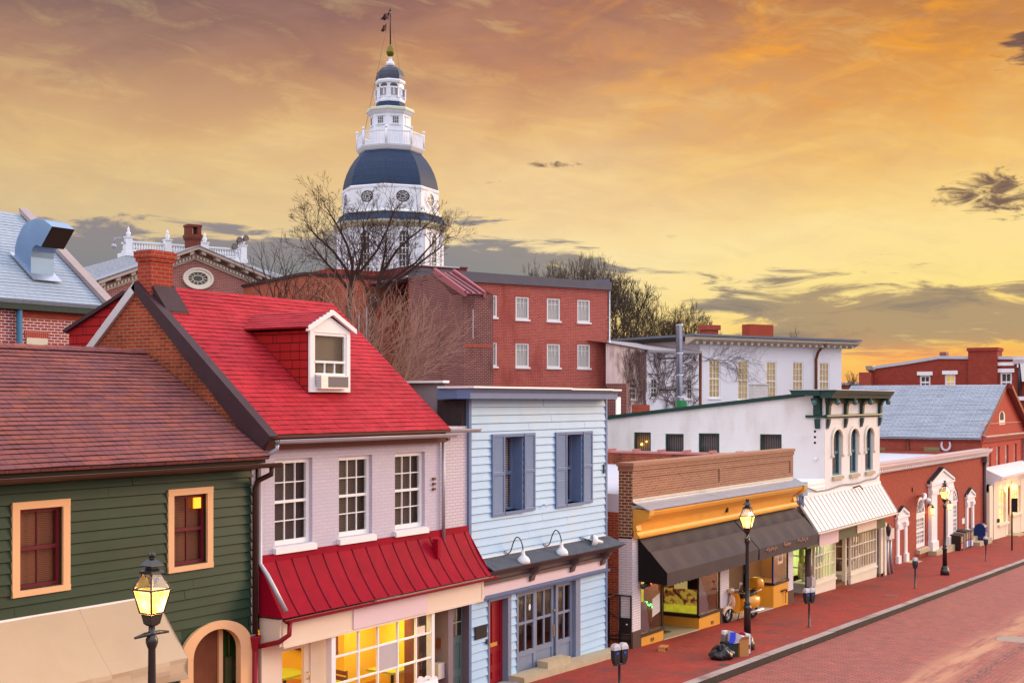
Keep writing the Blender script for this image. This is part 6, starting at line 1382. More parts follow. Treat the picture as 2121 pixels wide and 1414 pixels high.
# white lit shopfront
zs = F.z(2090, 990); zf = F.z(2090, 1011)
zt_ = EYE-5.05
cn_ = part('shopfront_cornice', MB().profile(F, XG+.05, XG2+2, [(.0, zt_+.05), (.70, zt_+.0), (.75, zt_+.18), (1.15, zt_+.34), (1.2, zt_+.5), (.02, zt_+1.0), (.0, zt_+1.0)]), m_wpaint, t)
m_sfront = paint('cream_lit_front', (.76,.66,.52), .6, .05, 1.5)
sx = lambda px: F.s(px, .6)
mb = MB().box(F, XG+.1, sx(2049), -3.4, zt_, .0, .62).box(F, sx(2058), sx(2068), -3.4, zt_, .0, .62).box(F, sx(2083), sx(2087), -3.4, zt_, .0, .62).box(F, sx(2068), sx(2083), -3.4, F.z(2075, 1085, .6), .0, .6).box(F, sx(2068), sx(2083), F.z(2075, 1012, .6), zt_, .0, .6)
mb.box(F, sx(2096), sx(2114), -3.4, F.z(2105, 1064, .6), .0, .6).box(F, sx(2114), XG2, -3.4, zt_, .0, .62).box(F, sx(2096), sx(2114), zt_-.5, zt_, .0, .6).box(F, sx(2087), sx(2096), zt_-.35, zt_, .0, .55)
mb.box(F, sx(2066), sx(2086), F.z(2075, 1087, .6), F.z(2075, 1083, .6), .6, .75).box(F, sx(2095), sx(2116), F.z(2105, 1066, .6), F.z(2105, 1062, .6), .6, .75)
sf = part('shopfront', mb, m_sfront, t)
part('side_door', MB().box(F, sx(2049), sx(2058), -3.4, zt_-.4, .0, .3).box(F, sx(2049), sx(2058), zt_-.4, zt_, .0, .58), paint('taupe_shop_door', (.34,.24,.20), .6, .08), sf)
m_warmwin = emit('warm_lit_window', (1.0,.64,.20), .62, .9, 1.3)
for a_, b_, yt, yb_, cc in ((2068, 2083, 1012, 1085, 4), (2096, 2114, 1005, 1064, 4)):
    zz0, zz1 = F.z((a_+b_)/2, yb_, .6), F.z((a_+b_)/2, yt, .6) if a_ < 2090 else zt_-.5
    w_ = sash(sf, F, sx(a_), sx(b_), zz0, zz1, m_sfront, m_warmwin, None, d=.6, rec=.15, fw=.12, cols=cc, rt=2, rb=2, mw=.07, sill=0)
part('lit_entrance', MB().box(F, sx(2087), sx(2096), -3.4, zt_-.35, .0, .06), paint('warm_entrance', (.78,.55,.24), .6, .08), sf)
part('entrance_step', MB().box(F, sx(2085), sx(2098), -3.5, G(90)+.18, .6, 1.3), m_stone, sf)
for px, py in ((2083.5, 1012), (2097, 1009), (2103, 1009)):
    u, z = F.sz(px, py, .9); l_ = part('hanging_lantern', MB().lathe(F.P(u, z, .9), [(.02,-.2), (.08,-.15), (.11,.08), (.02,.2)], 6), m_sconce, sf)
for px, e_ in ((2085, 18), (2100, 18)):
    pl = bpy.data.lights.new('shopfront_lamp', 'POINT'); po = bpy.data.objects.new('shopfront_lamp', pl); COL.objects.link(po); pl.energy = e_; pl.color = (1,.66,.25); pl.shadow_soft_size = .15; po.location = F.P(sx(px), zt_-.6, 1.3)
part('post_lamp_arm', MB().box(F, sx(2064.5), sx(2065.5), F.z(2065, 1083, .7), F.z(2065, 1075, .7), .63, .75), m_black, sf)
hs = thing('horseshoe_ornament', 'pale pink horseshoe shaped ornament hung on the brick side wall', 'ornament', SG.P(SG.s(1960), SG.z(1960, 928)))
u0, z0 = SG.sz(1960, 921)
part('horseshoe', MB().tube([SG.P(u0+.26*math.sin(a), z0-.34*math.cos(a), .12) for a in [R(x) for x in range(-125, 126, 10)]], [.05+.035*math.cos(R(x)/1.6) for x in range(-125, 126, 10)], 8), paint('pale_pink_ornament', (.66,.52,.58), .6, .08), hs)

# ================================================================== TALL DEEP RED BRICK BLOCK BEHIND
XD = 101.0; SD = side(XD)
t = thing('red_brick_block', 'deep red brick block with white roof edge and square chimney behind the slate roof', 'building', (101, 24, G(101)))
tops = [(1806, 762), (1817, 757), (1880, 748), (1945, 737), (2125, 738)]
ts = [SD.sz(*p) for p in tops]; ub_ = SD.s(2150); zb_ = -3
mb = MB()
dwn = []
for px0, px1, yt, yb_ in ((1905, 1927, 777, 806), (1957, 1979, 775, 806), (2072, 2096, 771, 811)): dwn.append((SD.s(px0), SD.s(px1), SD.z(px1, yb_), SD.z(px1, yt)))
zm = min(z for _, z in ts)-.1
wall_open(mb, SD, ts[0][0], ub_, zb_, zm, [(*d, .15) for d in dwn])
for (ua, za), (ub2, zb2) in zip(ts, ts[1:]): mb.poly([SD.P(ua, zm), SD.P(ub2, zm), SD.P(ub2, zb2), SD.P(ua, za)])
mb.poly([SD.P(ub_, zb_), SD.P(ub_, zb_, -20), SD.P(ub_, ts[-1][1], -20), SD.P(ub_, ts[-1][1])]).poly([SD.P(ub_, zm), SD.P(ub_, ts[-1][1]), SD.P(ts[-1][0], ts[-1][1]), SD.P(ts[-1][0], zm)])
mb.poly([SD.P(ts[0][0], zb_), SD.P(ts[0][0], zb_, -20), SD.P(ts[0][0], zm, -20), SD.P(ts[0][0], zm)])
part('wall', mb, m_darkred, t)
mb = MB()
for (ua, za), (ub2, zb2) in zip(ts, ts[1:]): mb.hexa([SD.P(ua, za-.22, .12), SD.P(ub2, zb2-.22, .12), SD.P(ub2, zb2-.22, -20), SD.P(ua, za-.22, -20)], [SD.P(ua, za, .14), SD.P(ub2, zb2, .14), SD.P(ub2, zb2+.01, -20), SD.P(ua, za+.01, -20)])
part('roof_edge', mb, paint('pale_roof_edge', (.50,.50,.55), .5, .08), t)
u0, u1 = SD.s(2007), SD.s(2067); zt2 = SD.z(2035, 720)
part('chimney', MB().box(SD, u0, u1, zm-4, zt2-.25, -1.5, .3).box(SD, u0-.08, u1+.08, zt2-.249, zt2, -1.6, .4), m_darkred, t)
u0, u1 = SD.s(1783), SD.s(1808)
part('stub_wall', MB().box(SD, u0, u1, zb_, SD.z(1795, 771), -1.5, .5), m_bankbrick, t)
part('corner_bracket', MB().profile(SD, SD.s(1797), SD.s(1812), [(-.8, SD.z(1805, 772)), (.4, SD.z(1805, 766)), (.6, SD.z(1805, 758)), (-.8, SD.z(1805, 758))]), m_silver, t)
part('roof_box', MB().box(SD, SD.s(1931), SD.s(1945), SD.z(1938, 738), SD.z(1938, 727), -3, -2.2), paint('rose_roof_box', (.24,.08,.08), .7, .1), t)
for d in dwn:
    w_ = sash(t, SD, *d, m_wpaint, m_glassd, m_curtaingrey if d is not dwn[1] else emit('amber_room', (.8,.5,.06), .5, .9, 1.5), rec=.13, fw=.12, cols=2, rt=1, rb=1, mw=.05, sill=.2, backd=.1, backname='curtain')
    part('lintel', MB().box(SD, d[0]-.18, d[1]+.18, d[3], d[3]+.28, .0, .1), m_wpaint, w_)
part('white_band', MB().box(SD, SD.s(2067), SD.s(2101), SD.z(2085, 757), SD.z(2085, 750), .0, .12), m_wpaint, t)
u0 = SD.s(2101)
part('bay_cornice', MB().profile(SD, u0, ub_, [(.0, SD.z(2110, 755)), (.35, SD.z(2110, 753)), (.6, SD.z(2110, 744)), (.0, SD.z(2110, 743))]).box(SD, SD.s(2108), SD.s(2112), SD.z(2110, 761), SD.z(2110, 753), .0, .3), m_wpaint, t)
part('bay_ledge', MB().box(SD, SD.s(2110), ub_, SD.z(2115, 829), SD.z(2115, 821), .0, .45).hexa([SD.P(SD.s(2117), SD.z(2117, 790), .05), SD.P(ub_, SD.z(2117, 790), .05), SD.P(ub_, SD.z(2117, 790), .4), SD.P(SD.s(2119), SD.z(2117, 790), .4)], [SD.P(SD.s(2115), SD.z(2115, 753), .05), SD.P(ub_, SD.z(2115, 753), .05), SD.P(ub_, SD.z(2115, 753), .4), SD.P(SD.s(2115), SD.z(2115, 753), .4)]), m_wpaint, t)
part('bay_pipe', MB().tube([SD.P(SD.s(2113), SD.z(2113, 753), .2), SD.P(SD.s(2113), SD.z(2113, 820), .2)], .13, 6), m_black, t)
# distant roofs between the hall and the block
DF = faced(1765, 135, 70)
t = thing('distant_rooftops', 'small distant red rooftop seen between the white hall and the brick block', 'building', DF.P(0, G(130)))
z = DF.z(1765, 797)
part('wall', MB().box(DF, DF.s(1742), DF.s(1800), G(130)-2, z, -6, 0), m_bankbrick, t)
part('roof_edge', MB().box(DF, DF.s(1742), DF.s(1800), z+.001, z+.25, -6, .2), m_metal, t)
# ================================================================== SLATE ROOFED HOUSE WITH THE DUCT (far left)
YL = 30.0; F = street(YL)
xe, ze = F.sz(222, 634, .3); 
t = thing('slate_roof_house', 'red brick house with blue grey slate roof and big galvanised duct, at the far left', 'house', (20, YL, G(20)))
pk = onx(45, 444, xe); e_Y = YL-.3
lx0 = 6.0
sl_ = (pk.z-ze)/(pk.y-e_Y)
mb = courses(MB(), (lx0, e_Y, ze), (xe, e_Y, ze), (xe, pk.y, pk.z), (lx0, pk.y, pk.z), .16, .012, 14, .005)
slab(mb, (lx0, e_Y, ze-.02), (xe, e_Y, ze-.02), (xe, pk.y, pk.z-.02), (lx0, pk.y, pk.z-.02), .1)
slab(mb, (lx0, 2*pk.y-e_Y, ze), (xe, 2*pk.y-e_Y, ze), (xe, pk.y, pk.z), (lx0, pk.y, pk.z), .1)
rf = part('roof', mb, m_slate, t)
mb = MB().poly([(lx0, YL, -1), (xe-.25, YL, -1), (xe-.25, YL, ze), (lx0, YL, ze)]).poly([(xe-.25, YL, -1), (xe-.25, 2*pk.y-YL, -1), (xe-.25, 2*pk.y-YL, ze), (xe-.25, pk.y, pk.z-.15), (xe-.25, YL, ze)]).poly([(lx0, YL, -1), (lx0, 2*pk.y-YL, -1), (lx0, 2*pk.y-YL, ze), (lx0, pk.y, pk.z-.15), (lx0, YL, ze)])
part('wall', mb, m_leftbrick, t)
mb = MB(); dy = Vector((0, e_Y-.05, ze+.02)); dq = Vector((0, pk.y, pk.z+.08)); cr = .34
mb.hexa([dy+Vector((xe-.10,0,-.02)), dy+Vector((xe+.24,0,-.02)), dq+Vector((xe+.24,0,-.02)), dq+Vector((xe-.10,0,-.02))], [dy+Vector((xe-.10,0,.14)), dy+Vector((xe+.24,0,.14)), dq+Vector((xe+.24,0,.12)), dq+Vector((xe-.10,0,.12))])
part('verge_coping', mb, paint('taupe_coping', (.36,.29,.29), .6, .08), rf)
part('eaves_board', MB().box(F, lx0, xe-.1, ze-.26, ze-.06, .0, .22), paint('dark_green_gutter', (.015,.035,.033), .5, .1), t)
dx = F.s(34)
part('downpipe', MB().tube([F.P(dx, ze-.2, .12), F.P(dx, 0, .12)], .08, 8), paint('blue_downpipe', (.06,.16,.27), .5, .1), t)
wx0, wx1 = F.s(54), F.s(97); wzt = F.z(75, 700)
part('window', MB().box(F, wx0, wx1, wzt-1.4, wzt, .002, .03), paint('ivory_blind', (.62,.55,.44), .6, .08), t)
part('window_arch', MB().box(F, wx0-.05, wx1+.05, wzt+.0, wzt+.20, .003, .02), m_soldier, t)
part('brick_band', MB().box(F, F.s(45), xe-.3, F.z(120, 662), F.z(120, 640), .002, .03), m_darkred, t)
def onplane(px, py, P0, N): x, y, b = ray(px, py); d = Vector((x, y, b)); k = (P0-Vector((0,0,EYE))).dot(N)/d.dot(N); return Vector((0,0,EYE))+d*k
Np = Vector((0, -(pk.z-ze), (pk.y-e_Y))).normalized()
q = onplane(64, 574, Vector((0, e_Y, ze)), Np); DXF = side(q.x)
outer = [(30, 540), (31, 512), (36, 492), (46, 470), (58, 458), (75, 452), (92, 456), (108, 469)]
inner = [(85, 511), (76, 507), (69, 511), (65, 520), (64, 532)]
o2 = [DXF.sz(*p) for p in outer]; i2 = [DXF.sz(*p) for p in inner]
Fy = street(DXF.P(o2[-1][0], 0).y); dw = Fy.s(155)-q.x
mb = MB()
i_ = [i2[0], i2[0], i2[1], i2[1], i2[2], i2[3], i2[4]]
io = list(reversed(i2)); m_ = len(o2)
il = [io[0], io[0], io[1], io[1], io[2], io[3], io[3], io[4]]
bot_o = (o2[0][0], o2[0][1]-.9); bot_i = (i2[-1][0], DXF.sz(64, 576)[1]-.25)
oo = [bot_o]+o2; ii = [bot_i]+il
for dd in (0, -dw):
    for k in range(len(oo)-1): mb.poly([DXF.P(*oo[k], dd), DXF.P(*oo[k+1], dd), DXF.P(*ii[k+1], dd), DXF.P(*ii[k], dd)])
for L in (oo, ii):
    for k in range(len(L)-1): mb.poly([DXF.P(*L[k], 0), DXF.P(*L[k+1], 0), DXF.P(*L[k+1], -dw), DXF.P(*L[k], -dw)])
du = part('exhaust_duct', mb, paint('blue_grey_ductwork', (.22,.32,.48), .35, .12, 1.5, .6), rf)
part('duct_inside', MB().poly([DXF.P(*(Vector(o2[-1])*.97+Vector(i2[0])*.03), -.02), DXF.P(*(Vector(i2[0])*.97+Vector(o2[-1])*.03), -.02), DXF.P(*(Vector(i2[0])*.97+Vector(o2[-1])*.03), -dw+.02), DXF.P(*(Vector(o2[-1])*.97+Vector(i2[0])*.03), -dw+.02)]), paint('dark_duct_mouth', (.035,.016,.012), .9, .2), du)  # flat near-black sheet across the duct mouth
part('duct_flashing', slab(MB(), DXF.P(bot_i[0]+.25, DXF.sz(64, 578)[1]-.02, .1), DXF.P(bot_i[0]+.25, DXF.sz(64, 578)[1]-.02, -dw-.1), DXF.P(o2[0][0]-.1, DXF.sz(64, 578)[1]-.02+sl_*(bot_i[0]+.35-o2[0][0]), -dw-.1), DXF.P(o2[0][0]-.1, DXF.sz(64, 578)[1]-.02+sl_*(bot_i[0]+.35-o2[0][0]), .1), .02), m_metal, du)

# ================================================================== PEDIMENTED BRICK HALL
PF = faced(402, 78, 55)
t = thing('pedimented_brick_hall', 'rose brick hall with white oval window in its pediment and a white rooftop balustrade', 'building', PF.P(0, 2.0))
ap = PF.sz(402, 512); lf = PF.sz(196, 581); rt_ = PF.sz(622, 609); zl = (lf[1]+rt_[1])/2; lf = (lf[0], zl); rt_ = (rt_[0], zl)
ovu, ovz = PF.sz(409, 577); oru = (PF.s(440)-PF.s(378))/2; orz = PF.z(409, 555)-ovz
mb = MB().poly([PF.P(lf[0]+.6, 0, 0), PF.P(rt_[0]-.6, 0, 0), PF.P(rt_[0]-.6, zl+.2, 0), PF.P(ap[0], ap[1]-.25, 0), PF.P(lf[0]+.6, zl+.2, 0)])
for u in (lf[0]+.6, rt_[0]-.6): mb.poly([PF.P(u, 0, 0), PF.P(u, zl, 0), PF.P(u, zl, -14), PF.P(u, 0, -14)])
part('wall', mb, m_pedbrick, t)
m_cor = paint('tan_stone_cornice', (.50,.39,.34), .7, .1, 2); m_cord = paint('brown_cornice_recess', (.22,.13,.11), .7, .1, 2)
def MB_join(a, b):
    n = len(a.v); a.v += b.v; a.f += [[i+n for i in f] for f in b.f]; return a
for s_, e in ((-1, lf), (1, rt_)):
    L = math.hypot(e[0]-ap[0], e[1]-ap[1]); du_, dz_ = (e[0]-ap[0])/L, (e[1]-ap[1])/L
    def bar(a, b, o0, o1, d0, d1):          # along the rake, offset below it
        f = lambda k, o: (ap[0]+du_*k, ap[1]+dz_*k-o/abs(du_)); return MB().prism(PF, [f(a, o0), f(b, o0), f(b, o1), f(a, o1)], d0, d1)
    mm = bar(0, L, .0, .165, -.2, .75); k = .25
    while k < L: mm = MB_join(mm, bar(k, k+.28, .160, .34, .181, .65)); k += .95
    rc = part('raking_cornice', mm, m_cor, t)
    part('cornice_recess', bar(0, L, .161, .40, -.1, .18), m_cord, rc)
    part('cornice_band', bar(0, L, .40, .70, -.1, .12), m_cor, rc)
    mm = MB(); k = .1
    while k < L: m2 = bar(k, k+.10, .44, .58, .121, .24); mm.v += m2.v; mm.f += [[i+len(mm.v)-len(m2.v) for i in f] for f in m2.f]; k += .22
    part('dentil_course', MB_join(mm, bar(0, L, .40, .42, .1201, .20)), m_whitewarm, rc)
rp = MB()
for e in (lf, rt_): slab(rp, PF.P(e[0]+(.2 if e is rt_ else -.2), e[1]+.02, .8), PF.P(ap[0], ap[1]+.05, .8), PF.P(ap[0], ap[1]+.05, -12), PF.P(e[0]+(.2 if e is rt_ else -.2), e[1]+.02, -12), .05)
part('pediment_roof', rp, m_slate3, t)
ow = part('oval_window', MB().ring(PF, ovu, ovz, oru*.66, orz*.60, oru, orz, -.1, .14, n=32).ring(PF, ovu, ovz, oru*.88, orz*.86, oru*1.02, orz*1.02, .141, .2, n=32), m_whitewarm, t)
part('pane', MB().disc(PF, ovu, ovz, oru*.67, orz*.62, .02, 28), m_glassdark, ow)
mb = MB().ring(PF, ovu, ovz, oru*.33, orz*.27, oru*.37, orz*.32, .03, .07, n=20)
for k in range(12): A = math.pi*k/6; mb.tube([PF.P(ovu+oru*.35*math.cos(A), ovz+orz*.3*math.sin(A), .05), PF.P(ovu+oru*.67*math.cos(A), ovz+orz*.61*math.sin(A), .05)], .022, 4)
part('glazing_bars', mb, m_whitewarm, ow)
BF = faced(384, 84, 55)
b0, b1 = BF.s(266), BF.s(503); zb0 = BF.z(384, 533); zb1 = BF.z(384, 507); bd = 1.1
mb = MB().box(BF, b0-.25, b1+.25, zb0-.16, zb0+.1, -bd-.25, .25).box(BF, b0, b1, zb1-.10, zb1, -.09, .09).box(BF, b0, b1, zb0+.18, zb0+.27, -.08, .08)
for u in (b0, b1): mb.box(BF, u-.09, u+.09, zb1-.10, zb1, -bd, -.09).box(BF, u-.08, u+.08, zb0+.18, zb0+.27, -bd, -.09)
ba_ = part('balustrade', mb, m_wblue := paint('cool_white_paint', (.74,.76,.82), .5, .05), t)
mb = MB()
for k in range(1, 44):
    u = b0+(b1-b0)*k/44; mb.lathe(BF.P(u, zb0+.27, 0), [(.035,0), (.07,.10), (.07,.22), (.03,.34), (.035,zb1-.1-zb0-.27)], 6)
for k in range(1, 5):
    for u in (b0, b1): mb.lathe(BF.P(u, zb0+.27, -bd*k/5), [(.035,0), (.07,.10), (.07,.22), (.03,.34), (.035,zb1-.1-zb0-.27)], 5)
part('balusters', mb, m_wblue, ba_)
for k, px in enumerate((266, 347, 424, 503)):
    u = BF.s(px); mb = MB().box(BF, u-.20, u+.20, zb0+.1, zb1+.18, -.2, .2).box(BF, u-.25, u+.25, zb1+.18, zb1+.25, -.25, .25).lathe(BF.P(u, zb1+.25, 0), [(.07,0), (.13,.14), (.15,.26), (.05,.34), (.09,.42), (.02,.62)], 8)
    part('urn_post', mb, m_wblue, ba_)
mb = MB(); A, B, Cq, Dq = [BF.P(u, zb0-.17, d) for u, d in ((b0-.2, .2), (b1+.2, .2), (b1+.2, -bd-.2), (b0-.2, -bd-.2))]
ex = 8.5; zz = zb0-.17-2.75; A2, B2, C2, D2 = [BF.P(u, zz, d) for u, d in ((b0-ex, 3.5), (b1+ex, 3.5), (b1+ex, -bd-ex), (b0-ex, -bd-ex))]
for q in ((A2, B2, B, A), (B2, C2, Cq, B), (C2, D2, Dq, Cq), (D2, A2, A, Dq)): mb.poly(list(q))
part('hip_roof', mb, m_slate3, t)
part('rear_wall', MB().hexa([BF.P(b0-ex+.5, 0, 3), BF.P(b1+ex-.5, 0, 3), BF.P(b1+ex-.5, 0, -bd-ex+.5), BF.P(b0-ex+.5, 0, -bd-ex+.5)], [BF.P(b0-ex+.5, zz+.1, 3), BF.P(b1+ex-.5, zz+.1, 3), BF.P(b1+ex-.5, zz+.1, -bd-ex+.5), BF.P(b0-ex+.5, zz+.1, -bd-ex+.5)]), m_pedbrick, t)
CF = faced(404, 82, 55); u0, u1 = CF.s(391), CF.s(416); z1 = CF.z(404, 465); z0 = CF.z(404, 520)
part('chimney', MB().box(CF, u0, u1, z0-1, z1-.95, -.7, 0).box(CF, u0-.05, u1+.05, z1-.949, z1-.84, -.75, .05).box(CF, u0-.09, u1+.09, z1-.839, z1-.62, -.79, .09).box(CF, u0-.03, u0+.24, z1-.619, z1-.15, -.73, .03).box(CF, u1-.24, u1+.03, z1-.619, z1-.15, -.73, .03).box(CF, u0-.07, u1+.07, z1-.149, z1, -.77, .07), brick('dark_chimney_brick', (.20,.045,.032), (.14,.035,.026), (.16,.07,.05), .24, .085, .01), t)
u = BF.s(494)
mb = MB().tube([BF.P(u-.1, zb1+.1, .0), BF.P(u-.1, zb1+.5, .1)], .04, 5).tube([BF.P(u+.35, zb1+.1, .0), BF.P(u+.35, zb1+.6, .1)], .04, 5)
for o_, h in ((-.45, .0), (-.1, .45), (.35, .6)): mb.tube([BF.P(u+o_, zb1+h, .0), BF.P(u+o_+.05, zb1+h+.1, .35)], [.1, .22], 8)
fl_ = thing('roof_loudspeakers', 'cluster of dark loudspeakers on the right corner of the white balustrade', 'loudspeaker', BF.P(u, zb1, 0))
part('horns', mb, paint('loudspeaker_brown', (.12,.09,.08), .5, .15), fl_)
fl2 = thing('roof_floodlight', 'small floodlight hooked over the left corner of the white balustrade', 'light', BF.P(b0-.2, zb1, 0))
part('arm', MB().tube([BF.P(b0-.2, zb1-.2, 0), BF.P(b0-.5, zb1+.15, 0), BF.P(b0-.85, zb1+.1, 0), BF.P(b0-.9, zb1-.25, 0)], .04, 6).sph(BF.P(b0-.9, zb1-.4, 0), .17, n=8, m=6), m_greypipe, fl2)

# ================================================================== STATE HOUSE DOME
TD = 150.0; dc = at(808.5, HY, TD); sc_m = TD/FL; Zt = lambda py: EYE+(HY-py)*sc_m; Rm = lambda p: p*sc_m/.985
rot = math.atan2(-dc.y, -dc.x)-R(7)
t = thing('state_house_dome', 'tall white octagonal wooden tower with blue slate dome, balcony, lantern and golden acorn finial', 'tower', (dc.x, dc.y, 10))
def oct_(prof): return MB().lathe((dc.x, dc.y, 0), [(Rm(p), Zt(y)) for p, y in prof], 8, rot, smooth=False)
def face(k, px): A = rot+R(22.5+45*k); ap_ = Rm(px)*math.cos(R(22.5)); return Fr((dc.x+ap_*math.cos(A), dc.y+ap_*math.sin(A)), (-math.sin(A), math.cos(A)))
m_tw = paint('tower_white', (.74,.76,.84), .5, .05, .6, stain=(.62,.62,.62), st=(.6,.85)); m_tg = paint('tower_greenish_cornice', (.52,.54,.40), .6, .08, .6)
part('lower_drum', oct_([(107, 760), (107, 480)]), m_tw, t)
part('drum_cornice', oct_([(108, 481), (112, 479), (118, 473), (119, 469)]), m_tg, t)
part('skirt_roof', oct_([(117, 468.9), (110, 460), (105, 452)]), m_domeslate, t)
part('upper_drum', oct_([(106, 452), (104, 448), (99, 445), (99, 404), (100.5, 402), (101, 398), (99, 396)]), m_tw, t)
part('drum_string_course', oct_([(106.3, 452.3), (107.5, 451), (106, 449.5)]), m_tg, t)
part('dome', oct_([(98, 396.5), (97, 388), (94.5, 376), (90, 362), (83, 347), (74, 333), (62, 319)]), m_domeslate, t)
part('balcony_floor', oct_([(60, 323), (66, 319), (70, 313), (71, 310), (60, 309.9)]), m_tw, t)
rail = part('balcony_railing', MB().lathe((dc.x, dc.y, 0), [(Rm(p), Zt(y)) for p, y in [(67, 284), (69, 283.5), (69, 281.5), (67, 281), (66.5, 282.5), (67, 284)]], 8, rot, smooth=False, cap=False), m_tw, t)
mb = MB(); mp_ = MB(); mm = MB()
for k in range(8):
    A0, A1 = rot+R(45*k), rot+R(45*k+45); P0 = Vector((dc.x+Rm(68)*math.cos(A0), dc.y+Rm(68)*math.sin(A0), 0)); P1 = Vector((dc.x+Rm(68)*math.cos(A1), dc.y+Rm(68)*math.sin(A1), 0))
    for j in range(1, 15): q = P0+(P1-P0)*j/15; mb.tube([(q.x, q.y, Zt(310)), (q.x, q.y, Zt(283))], .038, 4, smooth=False)
    part('newel_post', MB().tube([(P0.x, P0.y, Zt(310)), (P0.x, P0.y, Zt(278))], .13, 6).sph((P0.x, P0.y, Zt(276)), .20, n=8, m=6), m_tw, rail)
part('balusters', mb, m_tw, rail)
part('middle_stage', oct_([(42, 312), (42, 243), (46, 240), (49, 236), (48.5, 229), (30, 226)]), m_tw, t)
part('stage_cornice', oct_([(49.3, 236.6), (50, 234.5), (49.3, 231)]), m_tg, t)
part('lantern_skirt', oct_([(31, 228), (29, 217), (28.5, 213)]), m_domeslate, t)
part('lantern', oct_([(30, 215), (31, 213), (31, 210), (28, 208), (28, 178), (30.5, 176), (31.5, 172), (30, 169)]), m_tw, t)
part('cupola', oct_([(29.6, 169.5), (29, 160), (26.5, 151), (21, 144), (9, 137)]), paint('cupola_slate', (.055,.062,.095), .45, .15, .5), t)
part('cupola_cap', MB().lathe((dc.x, dc.y, 0), [(Rm(9.5), Zt(138)), (Rm(8.2), Zt(129)), (Rm(4), Zt(128)), (Rm(4.2), Zt(124)), (Rm(2.5), Zt(122)), (Rm(4), Zt(120.5)), (Rm(2.4), Zt(118))], 10), m_tw, t)
part('acorn_finial', MB().lathe((dc.x, dc.y, 0), [(Rm(2.4), Zt(118.5)), (Rm(6.5), Zt(115)), (Rm(8.3), Zt(109)), (Rm(8.3), Zt(106.5)), (Rm(7.4), Zt(106)), (Rm(6.8), Zt(101)), (Rm(4.2), Zt(96)), (Rm(1.2), Zt(92.5))], 14), paint('old_gold_leaf', (.17,.135,.018), .35, .15, 1, .5), t)
part('flagpole', MB().tube([(dc.x, dc.y, Zt(93)), (dc.x, dc.y, Zt(20)), (dc.x, dc.y, Zt(12))], [.085,.06,.02], 6).sph((dc.x, dc.y, Zt(21)), .16, n=6, m=5), m_black, t)
mb = MB()
rv_ = Vector((S_, -C_, 0))
for s_, py1, px1 in ((-1, 300, 58), (1, 300, 42)):
    mb.tube([Vector((dc.x, dc.y, Zt(22))), Vector((dc.x, dc.y, Zt(py1)))+rv_*s_*Rm(px1)], .022, 4)
part('guy_wires', mb, paint('thin_wire', (.22,.14,.11), .7, .1), t)
for k in (-3, -2, -1, 0, 1, 2):
    f = face(k, 42); um = 0
    w_ = part('sash_window', MB().box(f, -.42, .42, Zt(263.5), Zt(248.5), .0, .06).box(f, -.55, .55, Zt(247.5), Zt(246), .0, .12).box(f, -.6, .6, Zt(266), Zt(264.5), .0, .14), m_tw, t)
    mb = MB()
    for a in (-1, 0, 1):
        for b, (y0, y1) in enumerate(((262.5, 259.5), (259, 256.2), (255.4, 252.6), (252.2, 249.6))): mb.box(f, a*.24-.10, a*.24+.10, Zt(y0), Zt(y1), .061, .068)
    part('panes', mb, m_glassdark, w_)
    f = face(k, 28)
    w_ = part('lantern_opening', MB().box(f, -.52, .52, Zt(202), Zt(189), .01, .03), paint('shaded_louvre', (.34,.31,.34), .6, .1) if 'shaded_louvre' not in MATS else MATS['shaded_louvre'], t)
    part('fanlight', MB().poly([f.P(.46*math.cos(math.pi*j/10), Zt(184)+.38*math.sin(math.pi*j/10), .03) for j in range(11)]), m_glassdark, w_)
    part('pier', MB().box(f, -.9, -.56, Zt(208), Zt(186), .0, .10).box(f, .56, .9, Zt(208), Zt(186), .0, .10).box(f, -.9, .9, Zt(188), Zt(186), .0, .12).box(f, -.07, .07, Zt(201), Zt(189), .031, .06), m_tw, w_)
    f = face(k, 99); zc_ = Zt(420)
    w_ = part('oval_window', MB().ring(f, 0, zc_, .80, .66, 1.12, .95, .0, .10, n=24).ring(f, 0, zc_, 1.12, .95, 1.3, 1.12, .0, .04, n=24), m_tw, t)
    part('pane', MB().disc(f, 0, zc_, .82, .68, .012, 20), m_glassdark, w_)
    mb = MB().ring(f, 0, zc_, .26, .2, .31, .25, .014, .05, n=12)
    for j in range(8): A = math.pi*j/4; mb.tube([f.P(.28*math.cos(A), zc_+.22*math.sin(A), .03), f.P(.82*math.cos(A), zc_+.68*math.sin(A), .03)], .028, 3)
    mb.ring(f, 0, zc_, .54, .43, .58, .47, .014, .05, n=16)
    part('glazing_bars', mb, m_tw, w_)
    f = face(k, 107); zs_ = Zt(500)
    w_ = part('arched_window', MB().ring(f, 0, zs_, .55, .55, .85, .85, .0, .12, 0, math.pi, 14).box(f, -.85, -.55, Zt(600), zs_, .0, .12).box(f, .55, .85, Zt(600), zs_, .0, .12), m_tw, t)
    part('pane', MB().poly([f.P(-.6, Zt(600), .02), f.P(.6, Zt(600), .02)]+[f.P(.6*math.cos(math.pi*j/10), zs_+.6*math.sin(math.pi*j/10), .02) for j in range(11)]), m_glassdark, w_)
    mb = MB()
    for a in (-.2, .2): mb.box(f, a-.035, a+.035, Zt(600), zs_+.4, .03, .07)
    for j in range(9): z = Zt(598)+(zs_-Zt(598))*j/8; mb.box(f, -.58, .58, z-.03, z+.03, .031, .068)
    part('glazing_bars', mb, m_tw, w_)
    for s_ in (-1, 1): part('pilaster', MB().box(f, s_*2.05-.22, s_*2.05+.22, Zt(700), Zt(482), .0, .14), m_tw, t)
